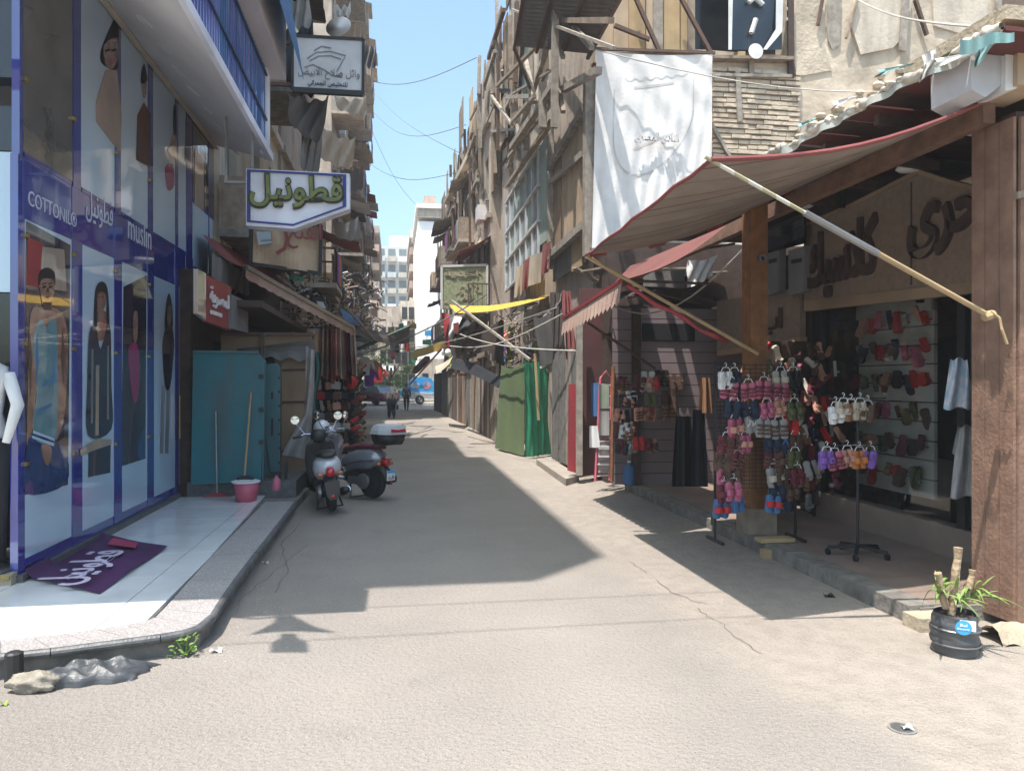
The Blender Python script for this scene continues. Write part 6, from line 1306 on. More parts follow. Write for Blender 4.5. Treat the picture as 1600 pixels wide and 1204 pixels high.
# ---------------- generic old buildings ----------------
def old_building(label, x0, x1, y0, y1, z1, mat, side, seed, floors=3.4, bay_=2.3, zs=4.2, balc=.5, styles=('shutter', 'green', 'wood'), out=1.0, front=True, ground=True):
    rn = random.Random(seed); t = thing('old_building', label, 'building', ((x0 + x1) / 2, y0, 0), 'old houses along the street')
    xs_ = x1 if side == 'L' else x0; n = (1, 0) if side == 'L' else (-1, 0); m = MB(); holes = []; z = zs + .9
    while z + 1.8 < z1:
        s = .5
        while s + 1.1 < y1 - y0: holes.append((s, s + rn.uniform(.9, 1.2), z, z + rn.uniform(1.5, 1.9))); s += bay_
        z += floors
    wallgrid(m, (xs_, y0), (0, 1), n, y1 - y0, 0, z1, holes, .25)
    m.box(x0 + (.0 if side == 'L' else .27), x1 - (.27 if side == 'L' else 0), y0 + .27, y1, 0, z1 - .01)
    f = []
    if front:
        fx = x0 if side == 'R' else x1 - 6; z = zs + .9; L = 6 if side == 'R' else 6
        while z + 1.8 < z1:
            s = .8
            while s + 1.1 < L: f.append((s, s + 1.05, z, z + 1.7)); s += bay_ * 1.1
            z += floors
        wallgrid(m, (fx, y0), (1, 0), (0, -1), L, 0, z1, f, .25)
    m.box(x0, x1, y0, y1, z1, z1 + .3)
    part(t, 'wall', m, mat)
    for h in holes:
        window(t, (xs_, y0), (0, 1), n, h, rn.choice(styles), .24, greywood)
        q = rn.random(); yc_ = y0 + (h[0] + h[1]) / 2; sg_ = n[0]
        if q < balc:
            w_ = rn.uniform(.9, 1.25); o_ = out * rn.uniform(.7, 1.1); b = part(t, 'balcony', MB().box(*sorted((xs_ + sg_ * .01, xs_ + sg_ * o_)), yc_ - w_, yc_ + w_, h[2] - .85, h[2] - .72), rn.choice([cement, greywood, plaster3]))
            k = MB(); x_ = xs_ + sg_ * (o_ - .05); zz_ = h[2] - .72
            if rn.random() < .45: part(b, 'parapet_board', MB().box(x_ - .03, x_ + .03, yc_ - w_, yc_ + w_, zz_, zz_ + .9), rn.choice([wood, tanboard, greywood, plaster2])); part(b, 'parapet_board', MB().box(*sorted((xs_ + sg_ * .02, x_ - sg_ * .04)), yc_ - w_ + .0, yc_ - w_ + .04, zz_, zz_ + .9), rn.choice([wood, tanboard, greywood]))
            else:
                k.bar((x_, yc_ - w_, zz_ + .9), (x_, yc_ + w_, zz_ + .9), .05)
                for i in range(int(w_ * 2 / .16) + 1): k.bar((x_, yc_ - w_ + i * .16, zz_), (x_, yc_ - w_ + i * .16, zz_ + .9), .025)
                for i in range(5): k.bar((xs_ + (x_ - xs_) * i / 5, yc_ - w_, zz_), (xs_ + (x_ - xs_) * i / 5, yc_ - w_, zz_ + .9), .025)
                k.bar((xs_, yc_ - w_, zz_ + .9), (x_, yc_ - w_, zz_ + .9), .05); part(b, 'railing', k, rust)
            if rn.random() < .55:
                cl = rn.choice([beigecloth, greycloth, browncloth, whiteal, redcloth, beigecloth]); top_ = h[3] + rn.uniform(.2, .6)
                part(t, 'awning', MB().grid(lambda u, v: V((xs_ + sg_ * (o_ + .25) * v, yc_ - w_ + 2 * w_ * u, top_ - .55 * v + .04 * math.sin(u * 20 + v * 4) - (.12 * math.sin(3.14 * v)))), 10, 5), cl)
            if rn.random() < .5:
                for i in range(3): part(t, 'laundry', MB().grid(lambda u, v: V((x_ + sg_ * .06 + .02 * math.sin(u * 8), yc_ - w_ + .2 + i * .6 + .45 * u, zz_ + .85 - .8 * v)), 3, 4), rn.choice(list(COLS.values())))
        elif q < balc + .12: part(t, 'air_conditioner', MB().box(*sorted((xs_ + sg_ * .02, xs_ + sg_ * .4)), yc_ - .4, yc_ + .4, h[2] - .75, h[2] - .2), whiteal)
    for h in f:
        window(t, (fx, y0), (1, 0), (0, -1), h, rn.choice(styles), .24, greywood)
    for z in [zs + floors * i for i in range(int((z1 - zs) / floors) + 1)]:
        part(t, 'cornice', MB().bar((xs_ + n[0] * .05, y0 - .05, z + .2), (xs_ + n[0] * .05, y1, z + .2), .16, .18), mat)
    return t
def ruin_timbers(t, X, y0, y1, z0, z1, n, seed, sg=-1):
    rn = random.Random(seed)
    for k in range(n):
        y = rn.uniform(y0, y1); z = rn.uniform(z0, z1); q = rn.random(); x = X + sg * rn.uniform(.05, .5)
        if q < .4: a, b = V((x, y, z)), V((x + rn.uniform(-.1, .1), y + rn.uniform(-.2, .2), max(z + .3, min(z1 + .3, z + rn.uniform(1.2, 3)))))
        elif q < .7: a, b = V((x, y, z)), V((x, y + rn.uniform(1, 4), z + rn.uniform(-.3, .3)))
        else: a, b = V((x, y, z)), V((X + sg * rn.uniform(0, .3), y + rn.uniform(-1.5, 1.5), z + rn.uniform(-1.5, 2)))
        part(t, 'timber', MB().bar(a, b, rn.uniform(.05, .13)), rn.choice([greywood, greywood, wood, rust]))
    for k in range(n // 3):
        y = rn.uniform(y0, y1); z = rn.uniform(z0, z1); part(t, 'board', MB().box(X + sg * .3 - .02, X + sg * .3 + .02, y, y + rn.uniform(.5, 1.4), z, z + rn.uniform(.8, 2)), rn.choice([wood, greywood, cardb, tanboard, shut]))
b = old_building('crumbling brown house with turquoise shutters beyond the glazed bay', 3.4, 12, 27, 36, 13.4, plaster3, 'R', 3, styles=('teal', 'wood', 'shutter'), balc=.65); ruin_timbers(b, 3.4, 27, 36, 4, 13.3, 60, 4)
b2 = old_building('dark timber patched house with sagging balconies, right side before the white building', 3.3, 12, 36.2, 50, 12.8, plaster3, 'R', 9, balc=.7); ruin_timbers(b2, 3.3, 36, 50, 3.8, 12.5, 90, 5)
ruin_timbers(r1, 3.75, 20, 27, 8.5, 13.5, 40, 8)
# storey above the bays on the corner building: turquoise window and boards
for y in (18.5, 21, 23.5):
    part(r1, 'window', MB().box(XR - .03, XR + .015, y, y + 1.1, 9.6, 11.4), winteal if y > 20 else shut)
    part(r1, 'board', MB().box(XR - .06, XR + .015, y + 1.2, y + 1.9, 9.2, 12.2), ochre if y > 22 else plaster2)
# left side houses beyond the shop tower
L2 = old_building('beige house with canvas awnings behind the hanging signs on the left', -12, -2.95, 13.5, 20, 18.3, plaster2, 'L', 21, balc=.75, out=1.1)
L3 = old_building('low weathered house in the middle of the left side', -12, -2.9, 20.2, 33, 9.5, plaster3, 'L', 22, balc=.8, out=1.3)
L4 = old_building('tall brown house with stacked balconies and satellite dishes, left side', -14, -2.75, 34, 52, 24, plaster3, 'L', 23, floors=3.1, balc=.95, out=1.35)
L5 = old_building('brown balcony block at the far end of the left side', -14, -2.8, 66 - 12.0, 62, 17.5, plaster4, 'L', 24, floors=3.0, balc=.95, out=1.0, front=False)
# big hung awnings on the left facade
def hung(label, pts, mat, **k): return sheet('canvas_awning', pts, 0, mat, label, 'awning', .12, 16, 8, fold=.12)
hung('dark torn canvas hanging under the grey signboard', [(450, 145, 13.8), (515, 150, 14.8), (500, 222, 14.2), (452, 190, 13.6)], browncloth)
hung('dark grey canvas falling below the torn one', [(470, 200, 14), (505, 165, 15), (500, 265, 15.5), (470, 262, 14)], greycloth)
hung('beige crumpled canvas awning right of the dark torn canvas', [(502, 195, 15.5), (556, 215, 18), (550, 262, 18), (500, 245, 15.5)], beigecloth)
hung('cream scalloped awning just under the grey signboard', [(522, 148, 19), (572, 150, 21), (574, 180, 21), (526, 168, 19)], beigecloth)
hung('grey awning at the right edge of the grey signboard', [(566, 60, 24), (588, 72, 24), (588, 104, 24), (566, 100, 24)], greycloth)
hung('black cloth behind the left end of the grey signboard', [(440, 40, 15), (490, 35, 15), (492, 150, 14.5), (448, 130, 14.5)], darkcloth)
hung('blue grey blanket hung over a high balcony', [(440, -10, 16), (482, -10, 16), (488, 42, 16), (450, 40, 16)], COLS['grey'])
hung('white bundle of laundry over a high balcony', [(520, 5, 18), (548, 3, 18), (548, 22, 18), (522, 22, 18)], white)
hung('brown canvas awning beside the right tip of the green lettered sign', [(530, 262, 20), (566, 258, 24), (568, 292, 24), (540, 300, 20)], browncloth)
hung('tan awning below the right tip of the green lettered sign', [(520, 345, 21), (560, 338, 26), (566, 372, 26), (525, 370, 21)], greycloth)
ds = thing('satellite_dish', 'white satellite dish above the grey signboard', 'dish', U(531, 47, Y=18)); part(ds, 'dish', MB().lathe(U(531, 47, Y=17.9), [(.3, -.1), (.2, -.03), (0, 0)], 18, (.3, 1, -.4)).smooth(), white); part(ds, 'arm', MB().tube([U(531, 47, Y=18), U(530, 66, Y=18.3)], .03), metal)
# street lamp on the left
lp = thing('street_lamp', 'pale curved arm street lamp under the tan awning on the left', 'street lamp', U(513, 560, Y=19))
lpn = [U(514, 560, Y=19), U(514, 400, Y=19), U(516, 385, Y=19), U(524, 372, Y=19), U(540, 365, Y=19), U(556, 361, Y=19)]
part(lp, 'pole', MB().tube([V((lpn[0].x, 19, 0))] + lpn, [.07, .07, .055, .05, .045, .04, .035], 8).smooth(), beigestone)
part(lp, 'lamp_head', MB().loft([ell(0, .04, 0, .08), ell(.25, .1, -.02, .1), ell(.6, .08, 0, .08), ell(.7, .02, .03, .06)]).smooth(), whiteal); hd = lp.children[-1]; hd.location = lpn[-1] - ORG[lp.name]; 
for v_ in hd.data.vertices: v_.co += ORG[lp.name]
hd.rotation_euler = (0, -.25, 0)
# ================= FAR END =================
def N_(px, py, Y): return U(px, py, Y=Y)
wbd = thing('white_building', 'tall blank white building closing the street with a brick tank on its roof', 'building', N_(680, 600, 76))
a, b = N_(653, 600, 76), N_(712, 600, 76); zt_ = N_(680, 326, 76).z
part(wbd, 'wall', MB().box(a.x, b.x + 8, 76, 95, 0, zt_ - 1.3), whitewall)
part(wbd, 'roof_band', MB().box(a.x, b.x + 8, 76 - .3, 95, N_(680, 341, 76).z, N_(680, 327, 76).z), plaster3)
part(wbd, 'parapet', MB().box(a.x - .2, b.x + 8, 76 - .5, 95, N_(680, 327, 76).z, N_(680, 320, 76).z), whitewall)
part(wbd, 'roof_tank', MB().box(N_(663, 310, 80).x, N_(681, 310, 80).x, 80, 83, N_(670, 322, 80).z, N_(670, 306, 80).z), plaster4)
pt = thing('balcony_tower', 'pinkish balcony block just left of the white building', 'building', N_(645, 600, 97))
xa, xb = N_(641, 500, 96).x, N_(653, 500, 96).x
part(pt, 'wall', MB().box(xa + .5, xb + 3, 96, 120, 0, N_(650, 345, 96).z), plaster4)
for k in range(9): part(pt, 'balcony', MB().box(xa - .1, xb, 95.2, 118, 3 + k * 2.1, 3.9 + k * 2.1), plaster4 if k % 2 else plaster2)
fb = thing('apartment_block', 'pale distant apartment block at the end of the street with rows of balconies', 'building', N_(610, 600, 150))
z2 = N_(610, 385, 150).z
part(fb, 'wall', MB().box(N_(585, 500, 150).x, N_(650, 500, 150).x, 150, 165, 0, z2), paleblock)
part(fb, 'roof_house', MB().box(N_(608, 380, 152).x, N_(640, 380, 152).x, 152, 160, z2, N_(610, 368, 152).z), whitewall)
for k in range(8):
    z = z2 - 1.8 - k * 3.1
    for i in range(3):
        xc = N_(596 + i * 17, 500, 150).x; part(fb, 'balcony', MB().box(xc - .95, xc + .75, 148.6, 150, z - 1.3, z - .3), R.choice([plaster2, whitewall, paleblock])); part(fb, 'window', MB().box(xc - .8, xc + .6, 149.9, 149.99, z - .2, z + 1.3), M('far_window', (.16, .19, .2), dirt=0, bump=0) if i == 0 and k == 0 else bpy.data.materials['far_window'])
bd = thing('apartment_block', 'brown far block with many narrow balconies left of the pale distant block', 'building', N_(575, 600, 100))
xa, xb = N_(556, 500, 100).x, N_(591, 500, 100).x; zt2 = N_(575, 345, 100).z
part(bd, 'wall', MB().box(xa - 4, xb - 1, 100, 125, 0, zt2), plaster4)
for k in range(9):
    z = zt2 - .8 - k * 2.4; part(bd, 'balcony', MB().box(xb - 1.0, xb + .15, 99, 122, z - .9, z), R.choice([plaster3, plaster4, wood])); part(bd, 'balcony', MB().box(xa, xb - .8, 98.8, 100, z - .9, z), R.choice([plaster2, plaster4])); part(bd, 'window', MB().box(xa + .3, xb - 1.3, 99.95, 99.99, z, z + 1.2), winD)
part(bd, 'roof_room', MB().box(xa, xb - 1.6, 102, 108, zt2, zt2 + 1.6), plaster3)
# low clutter in front: a shabby row across the junction
for k, (px0, px1, pt_, Y, mt, d) in enumerate(((590, 625, 478, 84, plaster3, 'low brown building across the junction left of the tree'), (624, 656, 470, 88, plaster2, 'low cream building behind the tree'), (655, 720, 560, 74, plaster3, 'low brown kiosk below the white building'))):
    t = thing('low_building', d, 'building', N_(px0, 600, Y)); xa, xb = N_(px0, 500, Y).x, N_(px1, 500, Y).x; zt_ = N_(px0, pt_, Y).z
    part(t, 'wall', MB().box(xa, xb, Y, Y + 6, 0, zt_), mt)
    for i in range(3):
        for j in range(int(zt_ / 2.6)):
            x = xa + .3 + i * (xb - xa) / 3; part(t, 'window', MB().box(x, x + .6, Y - .04, Y - .005, 1.2 + j * 2.6, 2.6 + j * 2.6), winD)
            part(t, 'balcony', MB().box(x - .2, x + .9, Y - .9, Y - .05, .4 + j * 2.6, .9 + j * 2.6), R.choice([plaster2, wood, greywood, whitewall]))
# green patterned board
gs = thing('signboard', 'large green patterned board with curling script in a pale frame on the right', 'sign', U(725, 485, Y=27))
q = [U(*p, Y=27) for p in [(690, 483), (690, 416), (761, 414), (761, 484)]]
part(gs, 'board', MB().prism(q, (0, .12, 0)), greensign); part(gs, 'frame', MB().bar(q[0], q[1], .08).bar(q[1], q[2], .08).bar(q[2], q[3], .08), whiteal)
m = MB(); rr = random.Random(2)
for k in range(15):
    x, z = rr.uniform(.1, 1.4), rr.uniform(.1, 1.3); stroke(m, [(x + .1 * math.cos(t + k) * (1 + t / 5), z + .09 * math.sin(t + k)) for t in [i * .7 for i in range(6)]], q[0] - V((0, .02, 0)), (1, 0, 0), (0, 0, 1), .04, .01)
part(gs, 'curling_script', m, beigestone)
part(gs, 'sign_lettering', lettering('احذية', q[0] + V((.1, -.02, 1.12)), (1, 0, 0), (0, 0, 1), width=1.2, height=.3, depth=.02), beigestone)
# tangle of cables, poles, hung goods in the middle distance
for k, (a, b, sag, mt, lab) in enumerate(((U(540, 560, Y=20), U(760, 460, Y=20), .2, cablem, 'cable crossing the street under the flags'), (U(870, 480, Y=14), U(560, 545, Y=26), .3, palecable, 'pale rope from the grey cloth down to the far left'),
        (U(590, 150, X=-2, ), U(722, 241, X=3.4), .6, cablem, 'thin cable sagging across the sky between the houses'), (U(575, 190, X=-2.4), U(652, 322, Y=76), 1.0, cablem, 'cable running down the sky to the white building'),
        (U(575, 165, X=-2.4), U(728, 195, X=3.4), 1.5, cablem, 'lowest thin cable against the sky'),
        (U(930, 78, Y=13.4), U(1640, 120, Y=12), .5, palecable, 'pale cable crossing the ruined wall behind the canopy'), (U(1340, 0, Y=12), U(1560, 44, Y=4.6), .1, palecable, 'thick pale cable coming down to the white box casing'),
        (U(560, 120, X=-2.4), U(745, 90, X=3.4), .8, cablem, 'highest thin cable against the sky'), (U(570, 250, X=-2.4), U(712, 270, X=3.2), .9, cablem, 'slack cable low against the sky'), (V((-2.9, 4.6, 6.4)), V((4.6, 4.6, 6.4)), .05, cablem, 'overhead wire over the foreground, farther one'), (V((-2.9, 3.9, 6.3)), V((4.6, 4.0, 6.3)), .05, cablem, 'overhead wire over the foreground, nearer one'),
        (U(690, 510, Y=24), U(900, 548, Y=14), .2, palecable, 'washing line before the emerald tarpaulin'), (U(700, 540, Y=24), U(880, 490, Y=15), .3, palecable, 'rope slanting over the green sheets'),
        (U(940, 470, Y=12), U(1180, 370, Y=8.2), .5, palecable, 'white cord looping under the small red awning'), (U(915, 385, X=3.6), U(1000, 345, Y=11), .2, cablem, 'cable falling in front of the white banner'))):
    top('overhead_cable', MB().tube([a.lerp(b, i / 12) - V((0, 0, sag * math.sin(math.pi * i / 12))) for i in range(13)], (.007 if a.y < 5 else .012) if a.y < 15 else .018, 5), mt, lab, 'cable')
for k, (a, b, w_, mt, lab) in enumerate(((U(706, 470, Y=22), U(828, 562, Y=18), .06, greywood, 'grey pole slanting from the yellow awning to the emerald tarpaulin'), (U(690, 545, Y=26), U(640, 600, Y=30), .05, rust, 'rusty pole at the far end of the right row'), (U(736, 240, X=3), U(697, 316, X=2.9), .25, beigecloth, 'pale plank jutting out against the sky'), (U(560, 545, Y=22), U(640, 510, Y=28), .08, greenshut, 'green pole propping the brown canvas'),
        (U(540, 480, Y=19), U(585, 530, Y=22), .05, wood, 'wooden prop over the bag stall'), (U(648, 580, Y=50), U(668, 560, Y=46), .3, awred, 'red awning edge near the blue van'))):
    top('prop_pole', MB().bar(a, b, w_), mt, lab, 'pole')
# merchandise hanging from the right shop fronts
rn = random.Random(31); spots_ = sorted((rn.uniform(700, 850), rn.uniform(500, 575)) for _ in range(46)); cnt_ = {}
for px, py in spots_:
    cn_ = rn.choice(list(COLS))
    if 690 < px < 745 and py < 545: continue
    cnt_[cn_] = cnt_.get(cn_, 0) + 1; b_ = rn.random() < .5
    inst((BM if b_ else SM)[cn_], 'hanging_bag' if b_ else 'slipper', U(px, py, Y=34 - (px - 700) / 150 * 15), (rn.uniform(-.3, .3), rn.uniform(-.4, .4), rn.uniform(-1, 1)), rn.uniform(1.3, 2.6), '%s %s over the boarded shops, %s %s thing from the left there' % (cn_, 'bag' if b_ else 'slipper', ords[cnt_[cn_] - 1], cn_), 'goods', 'small goods hanging over the boarded shops')
for mt_, nm_ in ((wood, 'wire_tangle'), (greysign, 'wire_tangle'), (darkmetal, 'wire_tangle'), (beigecloth, 'wire_tangle'), (rust, 'wire_tangle')):
    m = MB()
    for k in range(90):
        if k % 3: px, py = rn.uniform(445, 600), rn.uniform(425, 510); Y = 15 + (px - 440) / 9
        else: px, py = rn.uniform(700, 860), rn.uniform(470, 575); Y = 33 - (px - 700) / 150 * 15
        if 745 > px > 690 and py < 545: continue
        L_ = rn.uniform(5, 17); a_ = rn.uniform(0, 6.28); q = [U(px + L_ * t * math.cos(a_) + 3 * math.sin(t * 3 + k), py + L_ * t * math.sin(a_) + 4 * t * t, Y=Y + t * rn.uniform(-.5, .5)) for t in (0, .3, .6, 1)]
        m.tube(q, rn.uniform(.01, .035), 5)
    top(nm_, m, mt_, kind='stuff')
rn = random.Random(77)
bc_ = [('white', white), ('cream', beigecloth), ('red', redp), ('blue', bluel), ('yellow', yellow), ('green', emerald), ('grey', greysign), ('brown', cardb)]
for k in range(22):
    px = rn.uniform(600, 720); py = rn.uniform(505, 592); s_ = rn.uniform(6, 14); h_s = rn.uniform(4, 10); Y = rn.uniform(46, 62) if px < 690 else 40; nmc, mt = bc_[k % 8]
    if px < 668 and py > 560: py -= 25
    t = thing('small_signboard', '%s small signboard in the far tangle, %s %s one counted from the top' % (nmc, ords[k // 8], nmc), 'sign', U(px, py, Y=Y), 'small signboards at the far end of the street')
    part(t, 'board', MB().prism([U(px + a_, py + b_, Y=Y) for a_, b_ in ((0, 0), (s_, 1), (s_, -h_s), (0, -h_s + 1))], (0, .1, 0)), mt); part(t, 'bracket', MB().bar(U(px + s_ / 2, py - h_s, Y=Y + .05), U(px + s_ / 2, py - h_s - 6, Y=Y + .05), .05), rust)
bx_ = thing('speaker_box', 'dark tilted floodlight box over the long red awning', 'box', U(505, 480, Y=17)); part(bx_, 'case', MB().prism([U(*p, Y=17) for p in [(492, 484), (489, 463), (507, 466), (514, 486)]], (0, .2, 0)), darkmetal); part(bx_, 'glass', MB().prism([U(*p, Y=16.98) for p in [(497, 480), (495, 470), (505, 472), (510, 482)]], (0, -.01, 0)), greysign)
sheet('blue_tarpaulin', [(530, 480, 19), (560, 492, 21), (566, 508, 21), (538, 500, 19)], 0, COLS['blue'], 'small bright blue tarpaulin over the left stalls', 'tarpaulin', .05)
sheet('green_tarpaulin', [(450, 428, 16), (476, 432, 16), (474, 438, 16), (450, 436, 16)], 0, emerald, 'narrow green cloth below the faded banner sign', 'tarpaulin', .02)
sheet('brown_awning', [(548, 505, 20), (640, 512, 30), (640, 535, 30), (565, 525, 20)], 0, browncloth, 'broad brown canvas spanning the street near the far tree', 'awning', .2)
# tree
tr = thing('tree', 'green street tree over the junction behind the parked car', 'tree', U(606, 625, Y=66))
b0_ = tr.location.copy(); b0_.z = 0
part(tr, 'trunk', MB().tube([b0_, b0_ + V((.1, 0, 1.6)), b0_ + V((.3, 0, 3))], [.18, .14, .1], 8).tube([b0_ + V((.1, 0, 1.6)), b0_ + V((-.9, .3, 3.2))], [.1, .05]).tube([b0_ + V((.2, 0, 2)), b0_ + V((1.2, -.3, 3.6))], [.09, .04]), darkwood)
m = MB(); rn = random.Random(5)
cl_ = [(V((rn.uniform(-2.2, 2.0), rn.uniform(-1.5, 1.5), rn.uniform(1.6, 5.2))) + b0_, rn.uniform(.4, .95)) for _ in range(26)]
for c, r_ in cl_:
    for k in range(150):
        d = V((rn.gauss(0, 1), rn.gauss(0, 1), rn.gauss(0, .7))).normalized() * r_ * rn.random() ** .4; s = rn.uniform(.05, .12); a_ = V((rn.uniform(-1, 1), rn.uniform(-1, 1), rn.uniform(-.6, .6))).normalized() * s; e_ = a_.cross(V((rn.random(), rn.random(), 1))).normalized() * s * .5
        p = c + d; m.add([p - a_, p + e_, p + a_, p - e_], [(0, 1, 2, 3)])
part(tr, 'crown', m, treeg)
# car, seen from behind and the side, half hidden
def carbody(secs, n=1): return MB().loft(secs).smooth()
cc_ = U(588, 633, Z=0); car = thing('parked_car', 'dark red saloon car standing in the junction', 'car', (0, 0, 0))
sec = lambda x, w_, z0, z1, p=5: ell(x, w_, z0, z1, 16, p)
bodyc = part(car, 'body', MB().loft([sec(-2.15, .6, .42, .75), sec(-2.1, .8, .3, .95), sec(-1.7, .85, .25, 1.0), sec(-.6, .86, .24, .96), sec(.8, .86, .24, .95), sec(1.6, .82, .26, .88), sec(2.05, .74, .32, .72), sec(2.15, .55, .4, .6)]).smooth(), carred)
part(car, 'cabin', MB().loft([[V((x, s * w_, z)) for s, w_, z in ((-1, .78, .93), (1, .78, .93), (1, wt, zt_), (-1, wt, zt_))] for x, wt, zt_ in ((-1.75, .75, .96), (-1.1, .6, 1.40), (.1, .6, 1.44), (.95, .74, .98))]), carglass)
part(car, 'roof', MB().loft([[V((x, -w_, z)), V((x, w_, z)), V((x, w_ * .9, z + .04)), V((x, -w_ * .9, z + .04))] for x, w_, z in ((-1.12, .6, 1.40), (-.5, .63, 1.44), (.12, .6, 1.43))]), carred)
for s in (-1, 1):
    part(car, 'tail_light', MB().box(-2.14, -2.0, s * .55 - .14, s * .55 + .14, .68, .86), redlens)
    for x in (-1.35, 1.3):
        w_ = part(car, 'wheel', MB().lathe((x, s * .78 - .08, .31), [(.18, 0), (.31, .01), (.31, .17), (.18, .18)], 20, (0, 1, 0)), rubber); part(w_, 'rim', MB().lathe((x, s * .87 - .01, .31), [(.19, 0), (.05, .02 * s), (0, .02 * s)], 16, (0, 1, 0)), chrome)
part(car, 'number_plate', MB().box(-2.165, -2.15, -.2, .2, .55, .66), white)
car.location = (cc_.x - .1, cc_.y + 1.2, .02); car.rotation_euler = (0, 0, math.radians(125)); 
car2 = thing('parked_van', 'dark vehicle roof showing behind the red saloon car', 'van', U(585, 600, Y=68)); c = car2.location
part(car2, 'body', MB().box(c.x - 1.2, c.x + 1.2, 68, 72, .4, 1.8), darkmetal); part(car2, 'windscreen', MB().prism([V((c.x - 1, 67.98, 1.15)), V((c.x + 1, 67.98, 1.15)), V((c.x + .9, 67.98, 1.7)), V((c.x - .9, 67.98, 1.7))], (0, -.01, 0)), carglass)
for s in (-1, 1): part(car2, 'wheel', MB().lathe((c.x + s * .9, 68.4, .35), [(.0, 0), (.35, 0), (.35, .2), (0, .2)], 14, (1, 0, 0)), rubber)
# blue covered pickup
tk = thing('delivery_truck', 'white pickup with bright blue printed cover passing in the junction', 'truck', U(655, 632, Z=0)); c = tk.location; Yt = c.y
def T(px, py, d=0): return U(px, py, Y=Yt - d)
part(tk, 'cover', MB().prism([T(*p) for p in [(638, 614), (638, 598), (646, 590), (660, 588), (674, 591), (679, 598), (679, 615)]], (0, 1.7, 0)), bluel)
part(tk, 'chassis', MB().prism([T(*p) for p in [(620, 624), (620, 617), (700, 617), (700, 624)]], (0, 1.7, 0)), white)
part(tk, 'side_board', MB().prism([T(*p, .02) for p in [(640, 619), (640, 614.5), (679, 615.5), (679, 620)]], (0, .04, 0)), whiteal)
for px in (656, 697):
    w_ = part(tk, 'wheel', MB().lathe(T(px, 624.5, .05), [(.0, 0), (.36, 0), (.36, .22), (.0, .22)], 20, (0, 1, 0)), rubber); part(w_, 'rim', MB().lathe(T(px, 624.5, .06), [(.2, 0), (.06, -.03), (0, -.03)], 14, (0, 1, 0)), chrome)
part(tk, 'cab', MB().prism([T(*p, .01) for p in [(682, 618), (682, 600), (688, 597), (700, 598), (706, 608), (712, 610), (712, 618)]], (0, 1.6, 0)), white); part(tk, 'window', MB().prism([T(*p, .02) for p in [(689, 608), (689, 600), (699, 600), (704, 608)]], (0, -.01, 0)), carglass)
part(tk, 'cover_rail', MB().bar(T(638, 612.5, .03), T(679, 614, .03), .06), white)
for x0, x1, m_ in ((642, 650, white), (648, 656, white), (661, 673, M('pale_pink_print', (.75, .35, .4)))): part(tk, 'logo_shape', MB().lathe(T((x0 + x1) / 2, 602, .02), [((x1 - x0) / 2 * Yt / F, 0), (0, .01)], 16, (0, -1, 0)), m_)
part(tk, 'logo_lettering', lettering('موبايل' if False else 'مصر', T(645, 605, .04), (1, 0, 0), (0, 0, 1), width=1.1, height=.4, depth=.02), bluel)
top('aqua_tank', MB().ball(U(627, 613, Y=60), (.3, .3, .3), 12, 8).smooth(), aquap, 'turquoise round container between the two walking people', 'container')
